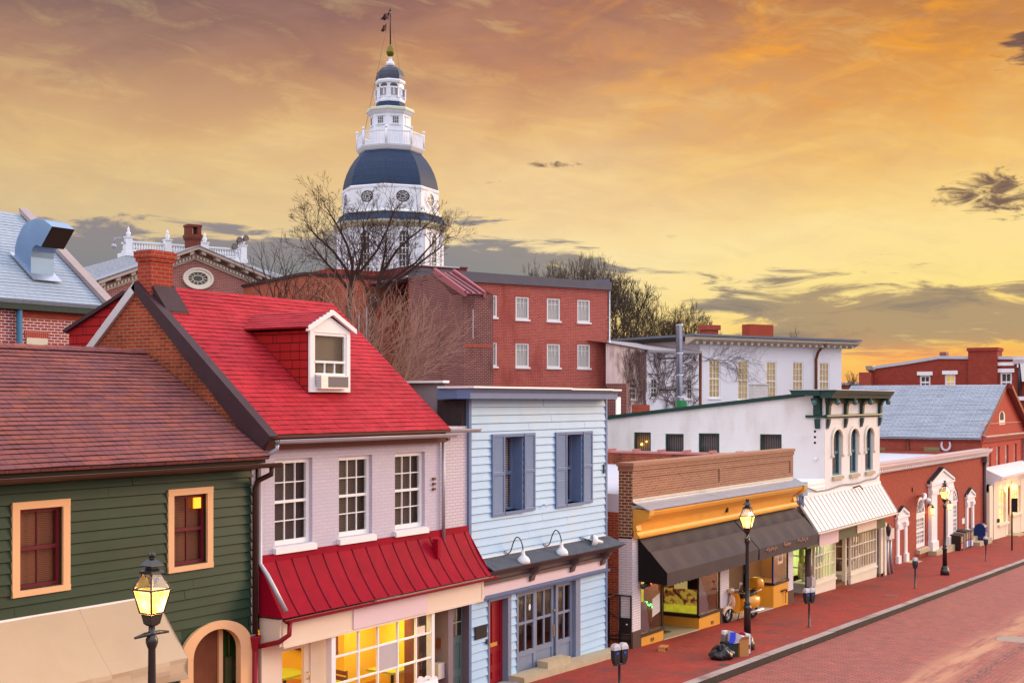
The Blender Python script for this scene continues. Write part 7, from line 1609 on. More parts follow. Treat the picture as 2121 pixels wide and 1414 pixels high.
part('state_house_body', MB().hexa([(dc.x-20, dc.y-3, 4), (dc.x+20, dc.y-16, 4), (dc.x+28, dc.y+10, 4), (dc.x-12, dc.y+24, 4)], [(dc.x-20, dc.y-3, 17), (dc.x+20, dc.y-16, 17), (dc.x+28, dc.y+10, 17), (dc.x-12, dc.y+24, 17)]), m_pedbrick, t)
def flag(pts, lab, mat):
    o = Vector((dc.x, dc.y, 0)); g = lambda px, py, d: Vector((dc.x, dc.y, 0))+rv_*((px-808.5)*sc_m)+Vector((C_, S_, 0))*d+Vector((0,0,Zt(py)))
    mb = MB(); (a0, a1), (b0_, b1_) = pts; n = 8
    for i in range(n):
        for j in range(4):
            def q(u, v):
                x = (a0[0]+(b0_[0]-a0[0])*u)*(1-v)+(a1[0]+(b1_[0]-a1[0])*u)*v; y = (a0[1]+(b0_[1]-a0[1])*u)*(1-v)+(a1[1]+(b1_[1]-a1[1])*u)*v
                return g(x, y+.8*math.sin(u*5+v*2), .35*math.sin(u*9+v*3))
            mb.poly([q(i/n, j/4), q((i+1)/n, j/4), q((i+1)/n, (j+1)/4), q(i/n, (j+1)/4)], smooth=True)
    solo('flag', mb, mat, lab, 'flag', g(a0[0], a0[1], 0), 'flags on the dome flagpole')
flag((((806.5, 22), (805, 41)), ((789, 37), (789.5, 43))), 'dark red flag drooping at the top of the dome flagpole', paint('faded_flag', (.10,.045,.05), .8, .5, 2))
flag((((800.5, 46), (798, 65)), ((789, 62), (790, 67))), 'smaller black and red flag below the top flag on the dome flagpole', paint('dark_flag', (.07,.03,.022), .8, .7, 3))

# ================================================================== BIG RED BRICK BUILDING
T0 = 76.0; RF = faced(1260, T0, 57)
t = thing('red_brick_building', 'large red brick building with white sash windows, behind the blue house', 'building', RF.P(-6, 2.5))
zt = RF.z(1258, 600); ul, ur = RF.s(846), RF.s(1259); bw_ = []
for px0, px1 in ((985, 1029.5), (1068, 1095.5), (1133, 1160), (1196, 1222)):
    for yt, yb_ in ((615+(px0-1068)*.048, 661+(px0-1068)*.046), (711+(px0-1068)*.018, 759.5+(px0-1068)*.016)):
        xm = (px0+px1)/2; a, b = RF.s(px0 if px0 > 1000 else 1002), RF.s(px1); bw_.append((a, b, RF.z(xm if px0 > 1000 else 1016, yb_ if px0 > 1000 else (656 if yt < 700 else 758)), RF.z(xm if px0 > 1000 else 1016, yt if px0 > 1000 else (611 if yt < 700 else 709))))
mb = wall_open(MB(), RF, ul, ur, -2, zt, [(*w_, .10) for w_ in bw_])
mb.poly([RF.P(ur, -2), RF.P(ur, zt), RF.P(ur, zt, -14), RF.P(ur, -2, -14)])
part('wall', mb, m_farbrick, t)
zr_ = RF.z(1258, 583)
part('roof_edge', MB().hexa([RF.P(ul, zt-.02, .0), RF.P(ur+.12, zt-.02, .0), RF.P(ur+.12, zt-.02, .2), RF.P(ul, zt-.02, .2)], [RF.P(ul, zr_+.1, -.3), RF.P(ur+.12, zr_-.02, -.3), RF.P(ur+.12, zr_-.05, .22), RF.P(ul, zr_+.08, .22)]), m_tarroof, t)
part('roof', MB().box(RF, ul, ur, zt, zt+.1, -14, -.3), m_tarroof, t)
part('roof_upstand', MB().prism(RF, [(RF.s(1213), zr_), (ur+.15, zr_-.05), (ur+.15, RF.z(1255, 577)), ], -.25, .0), paint('blue_grey_upstand', (.12,.13,.18), .6, .1), t)
part('corner_pipe', MB().tube([RF.P(ur+.05, zt, .08), RF.P(ur+.05, -1, .08)], .05, 6), m_metal, t)
for i, w_ in enumerate(bw_):
    s_ = sash(t, RF, *w_, m_white, m_glassd, m_curtain, rec=.08, fw=.075, cols=3, rt=2, rb=0, mw=.022, sill=.11, sillout=.09, backd=.05, backname='curtain')
    part('brick_arch', MB().box(RF, w_[0]-.07, w_[1]+.07, w_[3]+.0, w_[3]+.24, .002, .015), m_soldier, s_)
WFx = faced(961, T0*.844, 57); o_ = WFx.P(0, 0); wr = WFx.s(1021.5)
WS = Fr((o_.x, o_.y), (-WFx.n.x, -WFx.n.y)); WS.u, WS.n = WFx.n.copy(), -WFx.u.copy()      # left flank of the wing: u towards the viewer, n to the left
L = 4.85*T0/66
zw = WFx.z(990, 609); zw2 = RF.z(880, 577)
mb = MB().poly([WFx.P(0, -2), WFx.P(wr, -2), WFx.P(wr, zw), WFx.P(0, zw)]).poly([WFx.P(0, -2), WFx.P(0, zw), WFx.P(0, zw, -1.2), WFx.P(0, zw2, -3.0), WFx.P(0, zw2, -L), WFx.P(0, -2, -L)]).poly([WFx.P(wr, -2), WFx.P(wr, zw), WFx.P(wr, zw2, -3.0), WFx.P(wr, zw2, -L), WFx.P(wr, -2, -L)])
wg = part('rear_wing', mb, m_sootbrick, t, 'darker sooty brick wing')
rf_ = part('wing_roof', slab(MB(), WFx.P(0, zw+.02, .15), WFx.P(wr*.62, zw+.02, .15), WFx.P(wr*.62, zw2+.1, -2.9), WFx.P(0, zw2+.1, -2.9), .06), paint('rose_metal_roof', (.30,.09,.11), .45, .12), wg)
part('wing_roof_seams', seams(MB(), WFx.P(0, zw+.02, .15), WFx.P(wr*.62, zw+.02, .15), WFx.P(wr*.62, zw2+.1, -2.9), WFx.P(0, zw2+.1, -2.9), 3, .06, .06), paint('dark_rose_seam', (.10,.03,.04), .5, .1), wg)
mb = MB()
for u in (-.08, wr*.62): mb.hexa([WFx.P(u, zw-.15, .12), WFx.P(u+.16, zw-.15, .12), WFx.P(u+.16, zw2-.1, -2.9), WFx.P(u, zw2-.1, -2.9)], [WFx.P(u, zw+.14, .12), WFx.P(u+.16, zw+.14, .12), WFx.P(u+.16, zw2+.28, -2.9), WFx.P(u, zw2+.28, -2.9)])
part('wing_parapet', mb, paint('rose_coping', (.34,.10,.11), .6, .1), wg)
part('wing_band', MB().box(WFx, 0, wr, WFx.z(990, 720), WFx.z(990, 713), .002, .02), m_soldier, wg)
part('blocked_opening', MB().box(WFx, WFx.s(981), WFx.s(1001), WFx.z(990, 691), WFx.z(990, 641), -.02, .012), m_sootbrick, wg)
part('mortar_run', MB().box(WFx, WFx.s(979), WFx.s(980.5), WFx.z(980, 700), WFx.z(980, 641), .002, .012), m_lav2, wg)
pf = faced(967, T0*.9+5, 57)
part('penthouse', MB().box(pf, pf.s(852), 0, zw2-.5, pf.z(960, 556), -5, 0).box(pf, -.45, .05, pf.z(960, 556), pf.z(960, 553), -5, .02), paint('maroon_cladding', (.13,.022,.030), .7, .1, 2), t)
part('penthouse_coping', MB().box(pf, pf.s(858), -.5, pf.z(960, 556)+.001, pf.z(960, 556)+.05, -5, .05), m_silver, t)
part('roof_flashing', MB().box(RF, ul, RF.s(1000), zw2+.05, zw2+.22, -.6, .05), m_whitemetal, t)
# lower orange brick range to its left
OF = faced(848, 74, 57)
t = thing('orange_brick_range', 'plain orange red brick range standing behind the bare trees', 'building', OF.P(-4, 2.5))
z = OF.z(760, 577); ol = OF.s(632)
part('wall', MB().box(OF, ol, 0, -2, z, -9, 0), m_orbrick, t)
part('coping', MB().box(OF, ol-.1, .0, z+.001, z+.16, -9.1, .12), m_flash, t)
part('downpipe', MB().tube([OF.P(OF.s(742), z-2, .1), OF.P(OF.s(742), z-5, .1)], .05, 6).tube([OF.P(OF.s(758), z-1.6, .1), OF.P(OF.s(758), z-5, .1)], .05, 6), m_greypipe, t)
part('upper_block', MB().box(OF, OF.s(690), 0, z+.161, z+.5, -6, -.5), m_darkred, t)

# ================================================================== WHITE HALL WITH AMBER WINDOWS, AND ITS VINE WING
T1 = 88.0; HF = faced(1450, T1, 57)
t = thing('white_hall', 'long white hall with five tall amber windows and a bracketed cornice', 'building', HF.P(6, 2))
hr = HF.s(1743); zc = HF.z(1590, 718); hw = []
for px0, px1, yt, yb_ in ((1468, 1492, 744, 824), (1528, 1551, 746, 828), (1587, 1609, 748, 830), (1642, 1664, 749, 830), (1697, 1718, 750, 830)): xm = (px0+px1)/2; hw.append((HF.s(px0), HF.s(px1), HF.z(xm, yb_), HF.z(xm, yt)))
mb = wall_open(MB(), HF, 0, hr, -2, zc+.3, [(*w_, .12) for w_ in hw])
mb.poly([HF.P(0, -2), HF.P(0, zc+.3), HF.P(0, zc+.3, -12), HF.P(0, -2, -12)]).poly([HF.P(hr, -2), HF.P(hr, zc+.3), HF.P(hr, zc+.3, -12), HF.P(hr, -2, -12)])
part('wall', mb, m_hw := paint('hall_white_wall', (.76,.74,.80), .7, .04, .7, stain=(.66,.64,.70), st=(.55,.8)), t)
mb = MB(); u = -1.0
while u < hr+.6: mb.box(HF, u, u+.22, zc+.02, zc+.22, .31, .75); u += .62
co = part('cornice', mb.profile(HF, -1.3, hr+.9, [(.0, zc+.02), (.30, zc+.05), (.95, zc+.32), (1.0, zc+.48), (.0, zc+.52)]), paint('buff_cornice', (.46,.38,.30), .6, .1), t)
part('roof', MB().box(HF, -1.35, hr+.98, zc+.521, zc+.66, -12, 1.08), paint('slate_blue_roof_edge', (.13,.15,.20), .6, .1), t)
for i, w_ in enumerate(hw): sash(t, HF, *w_, m_white, m_glassd, m_curtaingold, rec=.10, fw=.09, cols=3, rt=3, rb=3, mw=.03, sill=.10, backd=.04, backname='shade')
part('downpipe', MB().tube([HF.P(HF.s(1692), zc+.4, .9), HF.P(HF.s(1689), zc-.3, .25), HF.P(HF.s(1688), zc-.8, .12), HF.P(HF.s(1688), -1, .12)], .10, 6), m_wood, t)
part('corner_pipe', MB().tube([HF.P(-.1, HF.z(1450, 728), .15), HF.P(-.1, -1, .15)], .10, 6), m_wood, t)
def stack(px0, px1, yt, tt, name, mat, cap=True):
    f = faced((px0+px1)/2, tt, 57); a, b = f.s(px0+(3 if cap else 0)), f.s(px1-(3 if cap else 0)); z1 = f.z((px0+px1)/2, yt); mb = MB().box(f, a, b, zc, z1-(.35 if cap else 0), -.8, 0)
    if cap: mb.box(f, a-.12, b+.12, z1-.349, z1, -.92, .12)
    return part(name, mb, mat, t)
stack(1462, 1491, 673, T1+4, 'chimney', m_bankbrick); stack(1553, 1602, 672, T1+5, 'roof_cabin', paint('rust_red_cabin', (.34,.05,.025), .7, .12, 1), False)
# vine covered wing
VFr = faced(1450, T1-.5, 57); v0 = VFr.s(1337); zv = VFr.z(1390, 726)
t = thing('vine_wing', 'low white wing covered in bare vines, left of the white hall', 'building', VFr.P(-2.5, 2))
vw = [(VFr.s(1348), VFr.s(1361), VFr.z(1355, 823), VFr.z(1355, 784)), (VFr.s(1423), VFr.s(1434), VFr.z(1428, 826), VFr.z(1428, 785))]
part('wall', wall_open(MB(), VFr, v0, -.1, -2, zv, [(*w_, .1) for w_ in vw]), m_hw, t)
for w_ in vw: sash(t, VFr, *w_, m_white, m_glassdark, m_curtaingold, rec=.09, fw=.06, cols=2, rt=2, rb=2, mw=.03, sill=.08, backd=.03, backname='shade')
LFr = faced(1337, VFr.P(v0, 0).dot(Vector((C_, S_, 0))), 18); l0 = LFr.s(1255)
lw = (LFr.s(1304), LFr.s(1318), LFr.z(1311, 826), LFr.z(1311, 782))
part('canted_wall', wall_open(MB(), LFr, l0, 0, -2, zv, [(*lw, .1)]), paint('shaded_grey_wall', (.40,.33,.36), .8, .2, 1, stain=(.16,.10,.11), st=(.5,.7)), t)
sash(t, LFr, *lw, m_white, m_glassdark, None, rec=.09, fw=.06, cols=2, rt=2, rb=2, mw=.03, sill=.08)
tp_ = VFr.P(-.1, zv+.5, -7)
part('roof', MB().poly([LFr.P(l0, zv, .25), LFr.P(0, zv, .3), VFr.P(-.1, zv, .3), VFr.P(-.1, zv+.75, -6), LFr.P(l0, zv+.75, -6)]).hexa([VFr.P(v0-.1, zv-.16, 0), VFr.P(-.1, zv-.16, 0), VFr.P(-.1, zv-.16, .3), VFr.P(v0-.1, zv-.16, .3)], [VFr.P(v0-.1, zv-.002, 0), VFr.P(-.1, zv-.002, 0), VFr.P(-.1, zv-.002, .32), VFr.P(v0-.1, zv-.002, .32)]), paint('dull_metal_roof', (.30,.27,.29), .55, .1, 1), t)
part('chimney', MB().box(LFr, LFr.s(1290), LFr.s(1306), zv-.5, LFr.z(1298, 687), -3, -2.3).box(LFr, LFr.s(1288), LFr.s(1308), LFr.z(1298, 687)+.001, LFr.z(1298, 685)+.05, -3.05, -2.25), m_bankbrick, t)
part('brick_base', MB().box(LFr, l0, LFr.s(1301, 1.2), -2, LFr.z(1280, 793, 1.2), .05, 1.2), m_sootbrick, t)
part('back_door', MB().box(LFr, LFr.s(1275, 1.2), LFr.s(1284, 1.2), -2, LFr.z(1280, 822, 1.2), 1.201, 1.25), m_white, t)
mb = MB(); rr = random.Random(31)
def vine(fr_, u, z, ang, L_, r_, lim, dep=0):
    pts = [fr_.P(u, z, .05)]; n = max(3, int(L_/.3))
    for i in range(n):
        ang += rr.uniform(-.38, .38); u += .3*math.cos(ang); z += .3*math.sin(ang)
        if not (lim[0] < u < lim[1] and lim[2] < z < lim[3]): break
        pts.append(fr_.P(u, z, .04+rr.uniform(0, .07)))
        if dep < 3 and rr.random() < .62: vine(fr_, u, z, ang+rr.choice((-1, 1))*rr.uniform(.4, 1.0), L_*rr.uniform(.4, .75), r_*.6, lim, dep+1)
    if len(pts) > 1: mb.tube(pts, r_, 3, caps=False)
for u0, z0, a0, L_ in ((v0+.3, zv-3.2, 1.2, 5), (v0+.6, zv-3.4, .7, 5), (v0+1.6, zv-4, 1.1, 4), (v0+2.5, zv-3.8, 1.6, 4), (v0+.2, zv-1.6, .2, 5), (v0+3.0, zv-4.2, .6, 3)): vine(VFr, u0, z0, a0, L_, .03, (v0, -.1, zv-5, zv-.1))
for u0, z0, a0, L_ in ((-.5, zv-4.2, 1.7, 6), (-1.0, zv-4.4, 1.5, 6), (-1.6, zv-4, 1.5, 5), (-.1, zv-3.8, 1.9, 6), (-.7, zv-2.0, 1.6, 3), (-2.0, zv-2.5, 1.2, 4), (-.3, zv-3.2, 1.8, 4), (-.8, zv-3.4, 1.4, 5), (-.4, zv-2.2, 2.2, 4), (-1.4, zv-3, 1.6, 4), (-.2, zv-1.5, 2.6, 3), (-.6, zv-2.5, 1.2, 3)): vine(LFr, u0, z0, a0, L_, .035, (l0, -.0, zv-5, zv-.1))
for u0, z0, a0, L_ in ((.1, zv-.6, .3, 4), (.1, zv-.3, .1, 4)): vine(HF, u0, z0, a0, L_, .016, (0, 6.5, zv-2.2, zc))
vn = part('vines', mb, paint('bare_vine', (.14,.085,.085), .9, .2), t, kind='stuff')
# metal flue standing in front of it
fx = at(1407, HY, 78); z0, z1 = fx.z-8, EYE+(HY-672)*78/FL; rr_ = 7.2*78/FL
t = thing('metal_flue', 'tall galvanised flue pipe in front of the vine covered wing', 'pipe', (fx.x, fx.y, 0))
mb = MB()
zz = [EYE-7, EYE+.3, EYE+1.6, EYE+2.9, z1]
for a, b in zip(zz, zz[1:]): mb.lathe((fx.x, fx.y, 0), [(rr_, a), (rr_*1.0, b-.08), (rr_*1.06, b-.07), (rr_*1.06, b)], 14)
part('pipe', mb, m_metal, t)
for py in (741, 806):
    z = EYE+(HY-py)*78/FL; part('stay', MB().tube([Vector((fx.x, fx.y, z)), Vector((fx.x, fx.y, z-.03))-rv_*1.2], .06, 6), m_black, t)
t = bpy.data.objects['white_building']
p_ = at(1575, HY, 58); f = faced(1575, 58, 57)
part('chimney_stub', MB().box(f, f.s(1561), f.s(1591), EYE-1, f.z(1575, 797), -.3, 0).box(f, f.s(1560), f.s(1592), f.z(1575, 797), f.z(1575, 794.5), -.34, .04), brick('flaking_white_brick', (.70,.66,.66), (.66,.60,.60), (.45,.38,.38), .215, .0677, .01, patch=(.42,.22,.18), pst=(.6,.75)), t)
f = faced(1416, 61, 57); part('green_vent', MB().box(f, f.s(1410), f.s(1422), EYE-1, f.z(1416, 829), -.3, 0), paint('bright_green_vent', (.02,.22,.07), .5, .1), t)
f = faced(1334, 62, 57); part('roof_chimney', MB().box(f, f.s(1322), f.s(1346), EYE-1.2, f.z(1334, 838), -.5, 0), m_bankbrick, t)
# ================================================================== BARE TREES
def grow(mbT, mbC, p, d, L_, r, lv, rr, spread=.55, up=.18, kids=(2, 3), ratio=.74, seg=.28, wob=.16, thick=.035, side=.5, rmin=.006):
    pts = [p.copy()]; rs = [r]; n = max(2, int(L_/seg)); r1 = r*.72
    for i in range(n):
        d = (d+Vector((rr.gauss(0, wob), rr.gauss(0, wob), rr.gauss(0, wob*.6)+up*.35))).normalized(); p = p+d*(L_/n)
        pts.append(p.copy()); rs.append(max(rmin, r+(r1-r)*(i+1)/n))
        if lv > 0 and 0 < i < n-1 and rr.random() < side: 
            a = rr.uniform(0, 6.283); o = d.orthogonal().normalized(); o = Matrix.Rotation(a, 3, d) @ o
            grow(mbT, mbC, p, (d+o*rr.uniform(.6, 1.1)).normalized(), L_*rr.uniform(.4, .7), max(rmin, rs[-1]*.5), max(0, lv-2), rr, spread, up, kids, ratio, seg, wob, thick, side, rmin)
    (mbT if r > thick else mbC).tube(pts, rs, 6 if r > thick else 3, caps=False)
    if lv <= 0: return
    k = rr.choice(kids); a0 = rr.uniform(0, 6.283)
    for j in range(k):
        a = a0+6.283*j/k+rr.uniform(-.4, .4); o = d.orthogonal().normalized(); o = Matrix.Rotation(a, 3, d) @ o
        nd = (d+o*spread*rr.uniform(.6, 1.35)+Vector((0,0,up))).normalized()
        grow(mbT, mbC, p, nd, L_*ratio*rr.uniform(.75, 1.2), max(rmin, r1*rr.uniform(.62, .85)), lv-1, rr, spread, up, kids, ratio, seg, wob, thick, side, rmin)
def tree(name, label, stems, mt, mc, seed, base, group=None, cat='tree', **kw):
    t = thing(name, label, cat, base, group); T, Cn = MB(), MB(); rr = random.Random(seed)
    for p, d, L_, r, lv in stems: grow(T, Cn, Vector(p), Vector(d).normalized(), L_, r, lv, rr, **kw)
    if T.v: part('trunk', T, mt, t)
    if Cn.v: part('crown', Cn, mc, t)
    return t
GT = 'bare winter trees'
p = at(722, 760, 46); q = Vector((p.x, p.y, p.z-1.6)); rv_ = Vector((S_, -C_, 0)); fv_ = Vector((C_, S_, 0)); UP = Vector((0,0,1))
def limb(mT, pts, r0, r1): n = len(pts); mT.tube(pts, [r0+(r1-r0)*i/(n-1) for i in range(n)], 7, caps=False)
def big_tree(label, trunk_px, limbs, tt, seed, r0, kw):
    pts = [at(x, y, tt) for x, y in trunk_px]; b = pts[0].copy(); t = thing('bare_tree', label, 'tree', b, GT); T, Cn = MB(), MB(); rr = random.Random(seed)
    limb(T, pts, r0, r0*.72)
    for lp in limbs:
        dz = rr.uniform(-.8, .8); P_ = [at(x, y, tt+dz*i/len(lp)) for i, (x, y) in enumerate(lp)]; limb(T, P_, r0*.46, r0*.16)
        for i in range(1, len(P_)):
            a, c = P_[i-1], P_[i]; dr = (c-a).normalized()
            for _ in range(3):
                o = Matrix.Rotation(rr.uniform(0, 6.28), 3, dr) @ dr.orthogonal().normalized(); grow(T, Cn, a.lerp(c, rr.random()), (dr*.6+o*.7+UP*.35).normalized(), rr.uniform(.36, .66), r0*.12, 4, rr, **kw)
        grow(T, Cn, P_[-1], (P_[-1]-P_[-2]).normalized(), .42, r0*.15, 4, rr, **kw)
    part('trunk', T, m_bark, t); part('crown', Cn, m_bark, t); return t
kw = dict(spread=.55, up=.10, kids=(2, 3), ratio=.72, seg=.13, wob=.20, thick=.03, side=.42, rmin=.0046)
big_tree('bare dark tree with wide crown in front of the dome, left of the two trunks', [(718, 820), (718, 700), (722, 640), (728, 585)], [
    [(728, 585), (715, 555), (690, 520), (662, 495), (645, 478)], [(722, 600), (700, 570), (676, 545), (655, 520)], [(728, 585), (730, 545), (718, 505), (700, 470), (682, 440)],
    [(728, 585), (745, 545), (755, 500), (752, 460)], [(728, 585), (752, 555), (780, 520), (800, 480), (812, 450)]], 46, 5, .14, kw)
big_tree('bare dark tree leaning right in front of the dome, right of the two trunks', [(778, 830), (772, 720), (768, 660), (780, 600)], [
    [(780, 600), (795, 560), (820, 520), (850, 492), (880, 470)], [(780, 600), (790, 560), (798, 520), (800, 480)], [(774, 640), (810, 590), (850, 560), (888, 530), (910, 515)],
    [(770, 650), (760, 600), (742, 560), (735, 520)], [(780, 600), (815, 575), (860, 545), (900, 500)]], 45, 9, .14, kw)
# thicket of pale twigs behind the red roof
def thicket(label, px, py, tt, n, seed, lean, Lr, mat, r=.013, lv=2, name='bare_shrub'):
    b = at(px, py, tt); t = thing(name, label, 'shrub', b, 'bare shrubs behind the houses'); T, Cn = MB(), MB(); rr = random.Random(seed)
    for i in range(n):
        a = rr.uniform(lean[0], lean[1]); d = rv_*math.sin(a)+UP*math.cos(a)+fv_*rr.uniform(-.35, .35)
        grow(T, Cn, b+rv_*rr.uniform(-.5, .5)+fv_*rr.uniform(-.5, .5), d.normalized(), rr.uniform(*Lr), r*rr.uniform(.7, 1.3), lv, rr, spread=.45, up=.02, kids=(2, 3), ratio=.62, seg=.22, wob=.11, thick=1, side=.45, rmin=.005)
    part('stems', Cn, mat, t); return t
thicket('pale fan of bare twigs spreading right beside the sooty brick wing', 815, 800, 43, 46, 3, (.15, 1.15), (1.0, 1.9), m_bushtwig, .017)
thicket('pale bare twigs rising straight behind the right slope of the red roof', 745, 760, 42, 32, 4, (-.5, .9), (.9, 1.6), m_bushtwig, .016)
thicket('dark upright bare stems between the pedimented hall and the dome', 600, 690, 58, 12, 6, (-.45, .45), (1.6, 2.3), m_bark, .03)
thicket('reddish bare twigs in front of the right end of the pediment', 650, 690, 50, 24, 7, (-.7, .6), (.8, 1.5), m_bark2, .018)
# far trees on the skyline
kf = dict(spread=.62, up=.07, kids=(3, 3, 4), ratio=.69, seg=.6, wob=.15, thick=.09, side=.30, rmin=.016)
def far(px, ytop, tt, seed, label, mat, hw, r=.24, lv=6):
    b = at(px, HY, tt); g = 4.0; H = EYE+(HY-ytop)*tt/FL-g; b = Vector((b.x, b.y, g)); t = thing('bare_tree', label, 'tree', b, GT); T, Cn = MB(), MB()
    rr = random.Random(seed); fk = b+Vector((rr.uniform(-.3, .3), 0, H*.36)); T.tube([b, b.lerp(fk, .5), fk], [r*1.25, r, r*.9], 6, caps=False); hw_ = hw*tt/FL; nl = 11 if lv > 5 else 6
    for i in range(nl):
        a = 6.283*i*.618; e = .10+1.25*((i+.5)/nl); d = Vector((math.sin(e)*math.cos(a)*hw_/(H*.6), math.sin(e)*math.sin(a)*hw_/(H*.6), math.cos(e))).normalized()
        grow(T, Cn, fk+Vector((0, 0, -H*.10*rr.random())), d, H*.30, r*.5, lv-2, rr, **{**kf, 'seg': H*.04, 'ratio': .60, 'up': .10, 'spread': .58, 'kids': (3, 4)})
    vs = T.v+Cn.v; zm = sorted(v.z for v in vs)[int(len(vs)*.99)]-g; ws = sorted(abs((v-b).dot(rv_)) for v in vs); wm_ = ws[int(len(ws)*.985)]; kx, kz = hw*tt/FL/wm_, H/zm
    for m_ in (T, Cn):
        m_.v = [Vector((b.x+(v.x-b.x)*kx, b.y+(v.y-b.y)*kx, g+(v.z-g)*kz)) for v in m_.v]
    part('trunk', T, mat, t); part('crown', Cn, mat, t); return t
far(1112, 556, 104, 21, 'grey bare tree over the roof of the red brick building, leftmost of the skyline trees', m_bark2, 62)
far(1218, 532, 106, 22, 'tallest grey bare tree on the skyline above the red brick building', m_bark2, 75, .28)
far(1295, 575, 104, 23, 'broad bare tree spreading past the right corner of the red brick building', m_bark2, 85, .26)
far(1345, 645, 112, 24, 'low golden brown bare tree above the vine wing roof', m_bark2, 52, .18)
far(1428, 634, 114, 25, 'small bare tree between the flue pipe and the white hall chimney', m_bark2, 62, .18)
far(1165, 548, 110, 28, 'bare tree filling the gap between the leftmost and tallest skyline trees', m_bark2, 60, .22)
far(1258, 545, 108, 31, 'dense bare tree between the tallest and the broadest skyline trees', m_bark2, 70)
far(1385, 660, 116, 33, 'low golden brown bare tree beside the flue pipe', m_bark2, 40, .16)
far(1653, 683, 130, 26, 'tiny bare treetop beyond the roof of the white hall', m_bark, 26, .10, 5)
far(1762, 772, 130, 27, 'tiny bare tree standing by the right end of the white hall', m_bark, 22, .10, 5)
# ================================================================== STREET FURNITURE
def lanternglass():
    m, n, b = _mat('lit_lantern_panes'); n.n.remove(b); out = n.n['Material Output']; e = n.new('ShaderNodeEmission'); tr = n.new('ShaderNodeBsdfTransparent')
    f = n.noise(n.new('ShaderNodeTexCoord').outputs['Object'], 7, 3, .5); n.put(e.inputs[0], n.ramp(f, [(.3, (1.0,.36,.02)), (.48, (1.0,.60,.13)), (.66, (1.0,.80,.36))])); e.inputs[1].default_value = 3.4
    x = n.new('ShaderNodeMixShader'); x.inputs[0].default_value = .7; n.l.new(tr.outputs[0], x.inputs[1]); n.l.new(e.outputs[0], x.inputs[2]); n.l.new(x.outputs[0], out.inputs[0]); return m
m_lp = lanternglass()
def lamp_proto(label, loc):
    t = thing('street_lamp', label, 'street lamp', (0,0,0), 'black street lamps along the kerb')
    part('base', MB().lathe((0,0,0), [(.19,0), (.19,.20), (.175,.23), (.155,.24), (.155,.34), (.14,.37), (.12,.38), (.115,.42)], 8), m_black, t)
    part('pole', MB().lathe((0,0,0), [(.095,.40), (.088,1.15), (.10,1.17), (.115,1.20), (.10,1.24), (.075,1.27), (.085,1.30), (.085,1.36), (.062,1.40), (.056,1.8), (.045,3.02), (.06,3.06), (.075,3.11), (.075,3.16), (.055,3.2), (.04,3.22), (.04,3.36)], 16), m_black, t)
    part('ladder_bar', MB().tube([(-.27,0,3.215), (-.1,0,3.235), (.1,0,3.235), (.27,0,3.215)], [.018,.035,.035,.018], 6).sph((0,0,3.235), .055, n=8, m=6), m_black, t)
    rt2 = R(45); L = lambda prof: MB().lathe((0,0,0), prof, 4, rt2, smooth=False)
    la = part('lantern', L([(.06,3.34), (.10,3.37), (.13,3.50), (.14,3.505)]), m_black, t)
    zc_ = 3.52; rl, rm, rt_ = .142, .225, .105; zm, ztp = 3.84, 4.07
    mb = MB()
    for k in range(4):
        a = rt2+k*math.pi/2; c, s = math.cos(a), math.sin(a)
        mb.tube([(rl*c, rl*s, zc_), (rm*c, rm*s, zm), (rt_*c, rt_*s, ztp)], .013, 5)
        b_ = a+math.pi/2; c2, s2 = math.cos(b_), math.sin(b_)
        for r_, z_, w_ in ((rl, zc_, .012), (rm, zm, .014), (rt_, ztp, .012)): mb.tube([(r_*c, r_*s, z_), (r_*c2, r_*s2, z_)], w_, 5)
        mb.sph((rm*c*1.05, rm*s*1.05, zm), .022, n=6, m=4)
    part('lantern_frame', mb, m_black, la)
    part('lit_pane', MB().lathe((0,0,0), [(rl, zc_), (rm, zm)], 4, rt2, smooth=False, cap=False), m_lp, la)
    part('upper_pane', MB().lathe((0,0,0), [(rm, zm), (rt_, ztp)], 4, rt2, smooth=False, cap=False), m_lantern_up, la)
    cp = part('lantern_cap', L([(.150,ztp-.012), (.145,ztp+.02), (.085,ztp+.05), (.075,ztp+.052), (.075,ztp+.10)]).lathe((0,0,0), [(.150,ztp+.095), (.148,ztp+.10), (.07,ztp+.17), (.02,ztp+.18)], 4, rt2, smooth=False), m_black, la)
    mb = MB().lathe((0,0,0), [(.02,ztp+.175), (.035,ztp+.19), (.03,ztp+.21)], 8)
    for k in range(4): a = k*math.pi/2; mb.sph((.028*math.cos(a), .028*math.sin(a), ztp+.235), .028, .028, .038, n=6, m=5)
    part('finial', mb, m_black, cp)
    t['label'] = label; t.scale = (1.06, 1.06, .955); return t
def put_lamp(o, px, Y): 
    x, y, _ = ray(px); k = Y/y; X = k*x; o.location = (X, Y, gz(X)); return o
lb = onground(1548, 1344); lc = onground(1957, 1190)
la_ = lamp_proto('lit black street lamp in front of the green house, nearest of the three street lamps', None); put_lamp(la_, 314.5, 13.0)
l2 = dup(la_, (lb.x, lb.y, gz(lb.x)), 'lit black street lamp beside the rubbish boxes, in front of the black awning', R(8))
l3 = dup(la_, (lc.x, lc.y, gz(lc.x)), 'lit black street lamp farthest away, in front of the white portico', R(-5))
for o in (la_, l2, l3):
    pl = bpy.data.lights.new('street_lamp_flame', 'POINT'); po = bpy.data.objects.new('street_lamp_flame', pl); COL.objects.link(po); pl.energy = 190; pl.color = (1.0,.44,.10); pl.shadow_soft_size = .06; po.location = o.location+Vector((0,0,3.52))
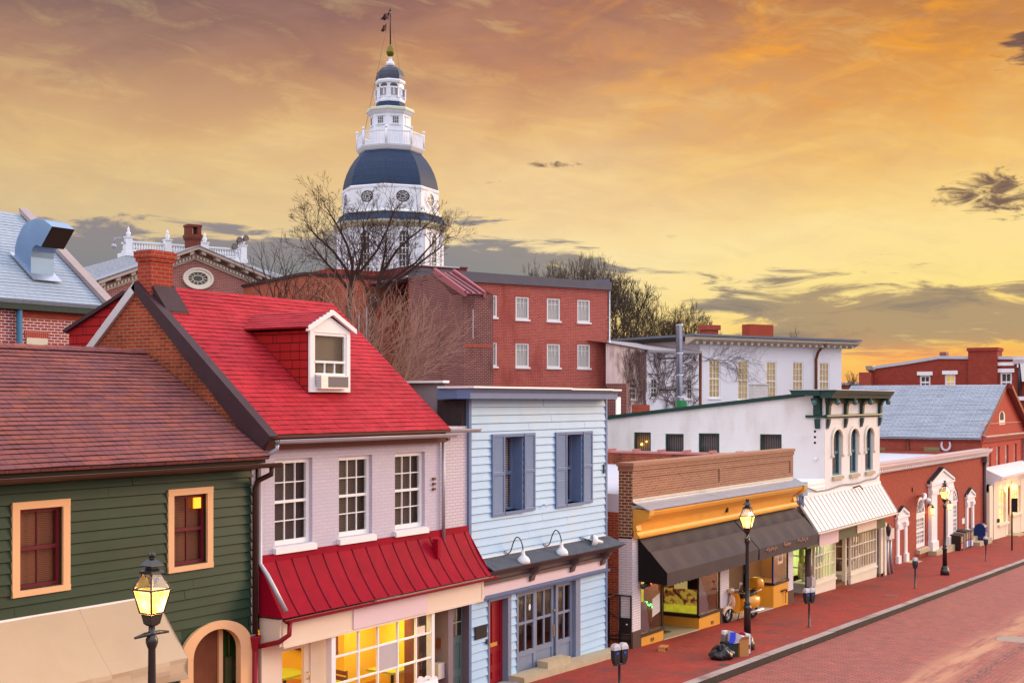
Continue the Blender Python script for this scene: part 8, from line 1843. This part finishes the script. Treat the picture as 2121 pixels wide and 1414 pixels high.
# parking meters
m_meterbody = paint('meter_grey_body', (.030,.028,.032), .4, .15, 8); m_sticker = paint('blue_sticker', (.03,.10,.65), .4, .05)
def meter_head(t, x):
    h = part('meter_head', MB().hexa([(x-.055,-.05,.78), (x+.055,-.05,.78), (x+.055,.05,.78), (x-.055,.05,.78)], [(x-.085,-.06,.90), (x+.085,-.06,.90), (x+.085,.06,.90), (x-.085,.06,.90)]).hexa([(x-.085,-.06,.901), (x+.085,-.06,.901), (x+.085,.06,.901), (x-.085,.06,.901)], [(x-.09,-.06,1.08), (x+.09,-.06,1.08), (x+.09,.06,1.08), (x-.09,.06,1.08)]), m_meterbody, t)
    part('meter_dome', MB().hexa([(x-.10,-.07,1.081), (x+.10,-.07,1.081), (x+.10,.07,1.081), (x-.10,.07,1.081)], [(x-.095,-.065,1.15), (x+.095,-.065,1.15), (x+.095,.065,1.15), (x-.095,.065,1.15)]).hexa([(x-.095,-.065,1.151), (x+.095,-.065,1.151), (x+.095,.065,1.151), (x-.095,.065,1.151)], [(x-.05,-.05,1.215), (x+.05,-.05,1.215), (x+.05,.05,1.215), (x-.05,.05,1.215)]), m_silver, h)
    part('sticker', MB().wbox(x-.03, x+.03, -.068, -.059, .985, 1.03), m_sticker, h)
def meter_proto(double, label):
    t = thing('parking_meter', label, 'parking meter', (0,0,0), 'parking meters along the kerb')
    part('pole', MB().lathe((0,0,0), [(.06,0), (.06,.02), (.032,.03), (.030,.72), (.045,.74), (.045,.78)], 10), m_black, t)
    if double: part('yoke', MB().wbox(-.16, .16, -.035, .035, .735, .785), m_black, t); meter_head(t, -.115); meter_head(t, .115)
    else: meter_head(t, 0)
    return t
md = meter_proto(True, 'double headed parking meter on the brick pavement before the blue house step, nearest meter')
x, y, _ = ray(1283); k = 13.2/y; md.location = (k*x, 13.2, gz(k*x)); md.rotation_euler.z = R(-20)
g = onground(1676, 1298); dup(md, (g.x, g.y, gz(g.x)), 'double headed parking meter on the brick pavement before the white bay windows', R(-25))
ms = meter_proto(False, 'single parking meter on the brick pavement before the narrow white doorway'); g = onground(1895.5, 1217); ms.location = (g.x, g.y, gz(g.x)); ms.rotation_euler.z = R(-35)
g = onground(2042, 1161); dup(ms, (g.x, g.y, gz(g.x)), 'single parking meter in front of the blue mailbox', R(-35))
g = onground(2096, 1139); t = thing('sign_post', 'slim black kerbside post with a dark rectangular sign near the lit shopfront', 'sign', (g.x, g.y, gz(g.x)))
z = gz(g.x); part('post', MB().lathe((g.x, g.y, z), [(.045,0), (.04,2.75), (.0,2.8)], 8), m_black, t); part('sign_plate', MB().wbox(g.x-.04, g.x-.01, g.y-.30, g.y+.02, z+2.1, z+2.85).wbox(g.x-.0411, g.x-.009, g.y-.31, g.y+.03, z+2.09, z+2.095), m_blackmatte, t)
# mailbox
x, y, _ = ray(2043); k = 16.4/y; g = Vector((k*x, 16.4, gz(k*x))); t = thing('mailbox', 'dark blue round topped mailbox standing on the pavement before the brick bank corner', 'mailbox', (g.x, g.y, gz(g.x)))
m_mail = paint('mailbox_blue', (.010,.028,.13), .35, .08, 4); MF_ = Fr((g.x-.34, g.y+.3), (0, -1)); z = gz(g.x)
pts = [(-.30, z+.22), (.30, z+.22), (.30, z+.92)]+[(.30*math.cos(math.pi*k/10), z+.92+.30*math.sin(math.pi*k/10)) for k in range(1, 10)]+[(-.30, z+.92)]
part('body', MB().prism(MF_, pts, 0, -.62), m_mail, t)
for a, b in ((-.26, -.03), (.26, -.03), (-.26, -.59), (.26, -.59)): part('leg', MB().box(MF_, a-.03, a+.03, z, z+.22, b-.03, b+.03), m_mail, t)
part('pull_down_door', MB().box(MF_, .301, .33, z+.80, z+1.02, -.56, -.06), paint('mailbox_door', (.10,.11,.22), .4, .08), t)
part('label_panel', MB().box(MF_, .301, .312, z+.40, z+.72, -.5, -.12), paint('pale_label', (.30,.28,.42), .5, .3, 20), t)
part('collection_notice', MB().box(MF_, -.14, .14, z+.405, z+.425, .001, .004), paint('red_script', (.32,.10,.12), .5, .3, 20), t)
# newspaper boxes
x, y, _ = ray(1990); k = 16.5/y; g = Vector((k*x, 16.5, 0))
def newsbox(x0, w_, dpt, h, mt, lab, cols, tall=0):
    y0 = g.y; z = gz(x0); t = thing('newspaper_box', lab, 'newspaper box', (x0+w_/2, y0, z), 'newspaper boxes by the bank steps')
    part('body', MB().hexa([(x0,y0,z+.06),(x0+w_,y0,z+.06),(x0+w_,y0+dpt,z+.06),(x0,y0+dpt,z+.06)], [(x0,y0,z+h-.06),(x0+w_,y0,z+h-.06),(x0+w_,y0+dpt,z+h),(x0,y0+dpt,z+h)]).wbox(x0+.04, x0+w_-.04, y0+.04, y0+dpt-.04, z-.05, z+.06), mt, t)
    n = len(cols)
    for i, (cu_, cl_) in enumerate(cols):
        a, b = x0+w_*(i+.14)/n, x0+w_*(i+.86)/n
        part('window', MB().wbox(a, b, y0-.012, y0+.001, z+h*.52, z+h*.86), cu_, t); part('paper', MB().wbox(a, b, y0-.014, y0-.001, z+h*.12, z+h*.45), cl_, t)
c_tan = paint('tan_news_window', (.42,.28,.15), .3, .1); c_pink = paint('pink_paper', (.55,.13,.20), .5, .2, 9); c_pur = paint('purple_paper', (.22,.12,.55), .5, .3, 9); c_wht = paint('white_news_paper', (.6,.62,.7), .5, .4, 14); c_gr = paint('grey_news_window', (.20,.16,.17), .3, .1)
newsbox(g.x, .62, .62, .86, paint('dark_brown_metal', (.030,.016,.012), .5, .15), 'wide dark brown newspaper box with a pink paper in its window, nearest the portico', [(c_tan, c_pink)])
newsbox(g.x+.72, .45, .55, .95, paint('worn_grey_metal', (.16,.13,.135), .5, .2), 'grey newspaper box second from the portico', [(c_gr, c_gr)])
newsbox(g.x+1.25, 1.05, .55, 1.02, m_blackmatte, 'black double newspaper box with white and purple papers', [(c_tan, c_wht), (c_gr, c_pur)])
newsbox(g.x+2.42, .55, .5, 1.0, m_black, 'narrow black newspaper box with a white paper, next to the stone steps', [(c_tan, c_wht)])
# scooter
g = onground(1519, 1289); sx_, sy_ = g.x+.62, g.y+.02
t = thing('motor_scooter', 'yellow and cream motor scooter with rear top box parked behind the middle street lamp', 'scooter', (0,0,0))
m_scy = paint('scooter_yellow', (.66,.28,.02), .25, .06, 3, spec=.6); m_scc = paint('scooter_cream', (.74,.48,.30), .28, .05, 3, spec=.6); m_rub = paint('rubber', (.015,.014,.014), .8, .1)
def torus(c, R0, r0, n=20, m=8, ax=1):
    mb = MB(); L = []
    for i in range(n):
        a = 6.28319*i/n; L.append([mb.pt(Vector(c)+Vector(((R0+r0*math.cos(6.28319*j/m))*math.cos(a), r0*1.15*math.sin(6.28319*j/m), (R0+r0*math.cos(6.28319*j/m))*math.sin(a)))) for j in range(m)])
    for i in range(n):
        for j in range(m): mb.f.append([L[i][j], L[(i+1)%n][j], L[(i+1)%n][(j+1)%m], L[i][(j+1)%m]]); mb.sm.add(len(mb.f)-1)
    return mb
def wheel(cx):
    w_ = part('wheel', torus((cx,0,.225), .165, .06), m_rub, t)
    part('rim', torus((cx,0,.225), .112, .018).tube([(cx,-.05,.225), (cx,.05,.225)], .055, 10).tube([(cx-.1,0,.225), (cx+.1,0,.225)], .022, 5).tube([(cx,0,.125), (cx,0,.325)], .022, 5), m_silver, w_)
wheel(.64); wheel(-.62)
def loft(secs, n=14, m=None):               # secs: (x, halfwidth, zlow, zhigh)
    mb = MB(); L = []
    for x, hw, z0, z1 in secs: L.append([mb.pt((x, hw*math.copysign(abs(math.cos(6.28319*k/n))**.7, math.cos(6.28319*k/n)), (z0+z1)/2+(z1-z0)/2*math.copysign(abs(math.sin(6.28319*k/n))**.7, math.sin(6.28319*k/n)))) for k in range(n)])
    for A, B in zip(L, L[1:]):
        for k in range(n): mb.f.append([A[k], A[(k+1)%n], B[(k+1)%n], B[k]]); mb.sm.add(len(mb.f)-1)
    mb.f.append(L[0][::-1]); mb.f.append(L[-1][:]); return mb
mb = MB(); n = 10; pr = []
for i in range(n+1): a = R(20+150*i/n); pr.append((.64+.285*math.cos(a), .225+.285*math.sin(a)))
for (xa, za), (xb, zb2) in zip(pr, pr[1:]):
    for (y0, d0), (y1, d1) in zip(((-.10,-.07), (-.06,0), (.06,0)), ((-.06,0), (.06,0), (.10,-.07))): mb.poly([(xa, y0, za+d0), (xb, y0, zb2+d0), (xb, y1, zb2+d1), (xa, y1, za+d1)], smooth=True)
part('front_fender', mb, m_scc, t)
mb = MB(); n = 10
sh_ = lambda i, j: Vector((.40+.03*(i/n)-.10*(abs(j-4)/4)**2-.12*(1-i/n)*(i/n), (j-4)/4*(.235-.05*(i/n)**3-.05*(1-i/n)**3), .30+.56*i/n))
for i in range(n):
    for j in range(8): mb.poly([sh_(i,j), sh_(i,j+1), sh_(i+1,j+1), sh_(i+1,j)], smooth=True)
part('leg_shield', mb, m_scy, t)
part('front_panel', loft([(.36, .10, .40, .78), (.42, .125, .40, .80), (.46, .10, .46, .76), (.47, .04, .55, .7)], 10), m_scc, t)
part('fork', MB().tube([(.64,-.075,.225), (.56,-.06,.45), (.47,0,.62), (.42,0,.9)], .022, 6).tube([(.64,.075,.225), (.56,.06,.45)], .022, 6), m_silver, t)
part('floorboard', loft([(.40, .17, .27, .33), (.1, .20, .24, .30), (-.12, .18, .26, .34)], 12), m_scy, t)
part('rear_body', loft([(-.02, .12, .30, .62), (-.2, .19, .30, .70), (-.45, .23, .28, .72), (-.70, .21, .34, .70), (-.86, .12, .42, .66), (-.92, .04, .50, .6)], 14), m_scy, t)
part('seat', loft([(.0, .10, .66, .74), (-.2, .14, .68, .79), (-.45, .15, .70, .80), (-.68, .13, .72, .86), (-.74, .06, .76, .84)], 12), m_blackmatte, t)
part('top_box', loft([(-.66, .15, .90, 1.14), (-.70, .20, .86, 1.20), (-.85, .21, .86, 1.22), (-.98, .17, .87, 1.15), (-1.01, .10, .90, 1.08)], 14), m_scy, t)
part('luggage_rack', MB().tube([(-.6,-.1,.78), (-.9,-.12,.85), (-1.0,0,.85), (-.9,.12,.85), (-.6,.1,.78)], .014, 5), m_silver, t)
hb = part('handlebar', MB().tube([(.34,-.33,.93), (.38,-.18,.95), (.42,0,.94), (.38,.18,.95), (.34,.33,.93)], .02, 6).sph((.43,0,.93), .085, .10, .075), m_silver, t)
part('headlight', MB().sph((.50,0,.93), .05, .085, .075, n=10, m=8), m_scc, hb)
for s_ in (-1, 1):
    part('grip', MB().tube([(.34,s_*.33,.93), (.37,s_*.23,.945)], .026, 6), m_blackmatte, hb)
    part('mirror', MB().tube([(.38,s_*.2,.95), (.36,s_*.27,1.12)], .008, 5).sph((.36,s_*.28,1.15), .02, .06, .045), m_silver, hb)
    part('turn_signal', MB().sph((.37,s_*.15,.78), .03, .02, .025, n=6, m=5), paint('amber_signal', (.8,.25,.02), .3, .1) if 'amber_signal' not in MATS else MATS['amber_signal'], t)
part('tail_light', MB().sph((-.92,0,.60), .03, .06, .035, n=8, m=6), m_redgutter, t)
part('exhaust', MB().tube([(-.3,.14,.22), (-.9,.17,.26)], [.03,.055], 8), m_silver, t); part('stand', MB().tube([(-.1,-.08,.27), (-.16,-.20,.0)], .014, 5), m_black, t)
t.location = (sx_, sy_, gz(sx_)); t.rotation_euler.z = R(166); t.scale = (1.08, 1.08, 1.08)
# rubbish waiting at the lamp
def box_thing(name, lab, cat, px, py, w_, d_, h, mat, rot_=0, parts_=()):
    g = onground(px, py); t = thing(name, lab, cat, (0,0,0))
    part('carton', MB().hexa([(-w_/2,-d_/2,0),(w_/2,-d_/2,0),(w_/2,d_/2,0),(-w_/2,d_/2,0)], [(-w_/2-.01,-d_/2,h),(w_/2+.01,-d_/2,h),(w_/2+.01,d_/2,h),(-w_/2-.01,d_/2,h)]), mat, t)
    for nm, m2, mt in parts_: part(nm, m2, mt, t)
    t.location = (g.x, g.y, gz(g.x)); t.rotation_euler.z = R(rot_); return t, g
rr = random.Random(5)
def bag():
    g = onground(1495, 1364); mb = MB().sph((0,0,.13), .36, .26, .20, 26, 16)
    for i, v in enumerate(mb.v):
        a = math.atan2(v.y, v.x); k = 1+.10*math.sin(a*5+v.z*17)+.06*math.sin(a*9-v.z*23)
        v.x *= k*(1.0-.25*max(0, v.z-.1)/.2); v.y *= k; v.z = max(.0, v.z*(1+.22*math.sin(a*3+1))) ; v.x += .15*max(0, v.x)*(.25-v.z)*4
    t = thing('rubbish_bag', 'crumpled black plastic rubbish bag lying in front of the dark green crate by the lamp', 'bag', (0,0,0)); 
    m, n, b = _mat('black_plastic_film'); b.inputs['Base Color'].default_value = (.012,.012,.014,1); b.inputs['Roughness'].default_value = .18; bp = n.new('ShaderNodeBump'); bp.inputs['Strength'].default_value = 1; bp.inputs['Distance'].default_value = .05
    n.put(bp.inputs['Height'], n.noise(_pos(n), 9, 3, .5, 1.2)); n.put(b.inputs['Normal'], bp.outputs[0])
    part('bag', mb, m, t); part('knot', MB().lathe((-.12,.02,.30), [(.05,-.03), (.02,.03), (.06,.09)], 8), m, t); t.location = (g.x, g.y, gz(g.x)); t.rotation_euler.z = R(-25)
bag()
m_crate = paint('dark_green_crate', (.018,.030,.030), .6, .15); m_card = paint('brown_cardboard', (.42,.19,.060), .8, .08, 4); m_ppr = paint('crumpled_white_paper', (.60,.55,.64), .7, .15, 8)
box_thing('recycling_crate', 'dark green crate stuffed with papers, between the black bag and the cardboard box', 'crate', 1509, 1359, .34, .28, .40, m_crate, -28)
box_thing('cardboard_box', 'tall brown cardboard box packed with paper at the foot of the street lamp', 'box', 1534, 1357, .30, .30, .46, m_card, -28, [('flap', MB().hexa([(-.15,-.152,.46),(.15,-.152,.46),(.15,-.16,.46),(-.15,-.16,.46)], [(-.12,-.20,.54),(.12,-.2,.54),(.12,-.205,.54),(-.12,-.205,.54)]), m_card), ('paper', MB().sph((0,0,.46), .14, .12, .1, 8, 6), m_ppr), ('red_wrapper', MB().sph((.09,.02,.58), .10, .07, .06, 7, 5), m_reddoor)])
box_thing('white_carton', 'white carton with a red printed corner squeezed between cardboard box and lamp base', 'box', 1544, 1351, .13, .26, .52, paint('white_carton_board', (.70,.66,.68), .6, .05), -28, [('red_print', MB().wbox(-.05, .05, -.134, -.131, .12, .24), m_reddoor)])
def papers(lab, px, py, zoff, mk, mat, nm='paper_stack', cat='paper', rz=-28):
    g = onground(px, py); t = thing(nm, lab, cat, (0,0,0)); part('sheets', mk, mat, t); t.location = (g.x, g.y, gz(g.x)+zoff); t.rotation_euler.z = R(rz)
mb = MB()
for i in range(7): mb.hexa([(-.02+.028*i,-.13,0),(.0+.028*i,-.13,0),(.0+.028*i,.13,0),(-.02+.028*i,.13,0)], [(.0+.045*i,-.12,.30-.02*i),(.015+.045*i,-.12,.30-.02*i),(.015+.045*i,.12,.31-.02*i),(.0+.045*i,.12,.31-.02*i)])
papers('fan of crumpled white papers sticking out of the dark green crate', 1514, 1359, .37, mb, m_ppr)
papers('bright blue folder standing among the papers in the dark green crate', 1509, 1360, .40, MB().hexa([(-.11,-.16,0),(.08,-.16,0),(.08,-.15,0),(-.11,-.15,0)], [(-.02,-.12,.27),(.15,-.12,.27),(.15,-.11,.27),(-.02,-.11,.27)]), paint('bright_blue_folder', (.02,.05,.62), .4, .05), 'folder', 'folder')
papers('small white packet perched on the back of the dark green crate', 1503, 1357, .56, MB().wbox(-.10, .06, -.05, .05, 0, .11), m_white, 'packet', 'packet')
papers('bundle of grey brown magazines in the back of the dark green crate', 1501, 1357, .36, MB().wbox(-.09, -.05, -.08, .05, 0, .22).wbox(-.045, -.01, -.08, .05, 0, .2).wbox(0, .04, -.08, .05, 0, .24), paint('magazine_spines', (.25,.18,.16), .6, .5, 18), 'magazine_bundle', 'magazines')
g = onground(1374, 1346); t = thing('wooden_bracket', 'small orange brown wooden bench shaped offcut lying on the pavement before the ochre shop', 'wood', (0,0,0))
part('top_board', MB().wbox(-.19, .19, -.10, .10, .09, .12), paint('orange_wood', (.48,.20,.06), .6, .15, 8), t)
for s_ in (-1, 1): part('leg', MB().hexa([(s_*.19-.03,-.09,0),(s_*.19+.03,-.09,0),(s_*.19+.03,.09,0),(s_*.19-.03,.09,0)], [(s_*.16-.025,-.09,.089),(s_*.16+.025,-.09,.089),(s_*.16+.025,.09,.089),(s_*.16-.025,.09,.089)]), MATS['orange_wood'], t)
t.location = (g.x, g.y, gz(g.x)); t.rotation_euler.z = R(10)
mb = MB().sph((0,0,.06), .20, .16, .08, 14, 8)
for i, v in enumerate(mb.v): v.x *= 1+.4*math.sin(i*2.3); v.z = abs(v.z*(1+.6*math.sin(i*1.7)))
g = Vector((w1y+.55, YS+.6, gz(w1y)+.07)); t = thing('crumpled_newspaper', 'crumpled newspaper on the doormat in the ochre shop entrance', 'paper', (0,0,0)); part('paper', mb, paint('newsprint', (.55,.50,.42), .8, .5, 20), t); t.location = g
g = onground(2106, 1325, -.15); mb = MB().lathe((0,0,0), [(.62,.0), (.62,.010), (.56,.012)], 28).lathe((0,0,0), [(.52,.0), (.52,.011), (.0,.011)], 28, cap=False)
solo('manhole_cover', mb.xf(Matrix.Translation((g.x, g.y, gz(g.x)-.149))), paint('worn_iron_cover', (.34,.27,.22), .5, .2, 9, .3), 'round iron manhole cover in the brick road at the right edge', 'manhole', (g.x, g.y, gz(g.x)-.149))
g = onground(1499, 1376); solo('utility_cover', MB().wbox(g.x-.16, g.x+.16, g.y-.1, g.y+.1, gz(g.x)-.02, gz(g.x)+.010), paint('small_dark_cover', (.06,.05,.05), .6, .2), 'small dark square utility cover in the pavement below the black rubbish bag', 'cover', (g.x, g.y, gz(g.x)))
g = onground(1845, 1234); solo('utility_cover', MB().lathe((g.x, g.y, gz(g.x)), [(.28,-.02), (.28,.010), (.22,.012)], 18), paint('brick_dust_cover', (.20,.07,.06), .7, .2), 'round utility cover in the pavement between the two farther parking meters', 'cover', (g.x, g.y, gz(g.x)))
# sandwich board before the cafe
x, y, _ = ray(882); k = 15.0/y; bx, by, bz = k*x, 15.0, gz(k*x)
t = thing('sandwich_board', 'white sandwich board with scalloped scroll top standing before the cafe window', 'sign', (bx, by, bz)); SF = Fr((bx, by), (1, -.12))
zt_ = SF.z(882, 1407)-.02
for s_ in (0, 1):
    d0 = .0 if s_ == 0 else -.45; mb = MB().hexa([SF.P(-.33, bz, .25-.5*s_), SF.P(.33, bz, .25-.5*s_), SF.P(.33, bz, .22-.5*s_), SF.P(-.33, bz, .22-.5*s_)], [SF.P(-.31, zt_, .03-.06*s_), SF.P(.31, zt_, .03-.06*s_), SF.P(.31, zt_, .0-.06*s_), SF.P(-.31, zt_, .0-.06*s_)])
    if s_ == 0: mb.ring(SF, -.17, zt_+.0, .0, .0, .11, .12, .0, .03, 0, math.pi, 10).ring(SF, .03, zt_-.01, .05, .05, .12, .11, .0, .03, 0, math.pi, 10).ring(SF, .24, zt_-.03, .0, .0, .09, .09, .0, .03, 0, math.pi, 8)
    part('board', mb, m_white, t)
# cafe furniture
def cafe_table(loc):
    t = thing('cafe_table', 'square green cafe table nearest the shop window', 'table', (0,0,0), 'cafe tables behind the shop window')
    part('table_top', MB().wbox(-.42, .42, -.36, .36, .72, .76), paint('green_laminate', (.34,.36,.03), .4, .08), t); part('pedestal', MB().lathe((0,0,0), [(.25,0), (.25,.02), (.035,.05), (.035,.72)], 10), m_black, t); t.location = loc; return t
def cafe_chair(loc, rz):
    t = thing('cafe_chair', 'wooden cafe chair with green seat nearest the shop door', 'chair', (0,0,0), 'cafe chairs behind the shop window')
    part('seat', MB().wbox(-.2, .2, -.2, .2, .43, .47), paint('dark_green_seat', (.03,.10,.05), .5, .1), t)
    mb = MB()
    for i in range(3): mb.wbox(-.18, .18, .17, .20, .58+.12*i, .66+.12*i)
    part('backrest', mb, m_wood, t)
    for a, b in ((-.18, -.18), (.18, -.18)): part('leg', MB().tube([(a, b, 0), (a, b, .43)], .02, 6), m_wood, t)
    for a in (-.18, .18): part('leg', MB().tube([(a, .19, 0), (a, .19, .92)], .02, 6), m_wood, t)
    t.location = loc; t.rotation_euler.z = rz; return t
ct = cafe_table((19.9, YF+.3, CAFE)); dup(ct, (21.9, YF+.35, CAFE), 'square green cafe table next to the brown partition'); dup(ct, (20.3, YF+1.9, CAFE), 'square green cafe table farthest back in the cafe'); dup(ct, (18.6, YF+1.6, CAFE), 'square green cafe table seen through the cafe door')
cc = cafe_chair((19.2, YF+.5, CAFE), R(95)); dup(cc, (20.75, YF+.6, CAFE), 'wooden cafe chair with green seat between the two front tables', R(80)); dup(cc, (19.5, YF+1.9, CAFE), 'wooden cafe chair with green seat by the rear table', R(90)); dup(cc, (22.7, YF+.5, CAFE), 'wooden cafe chair with green seat behind the brown partition', R(180))
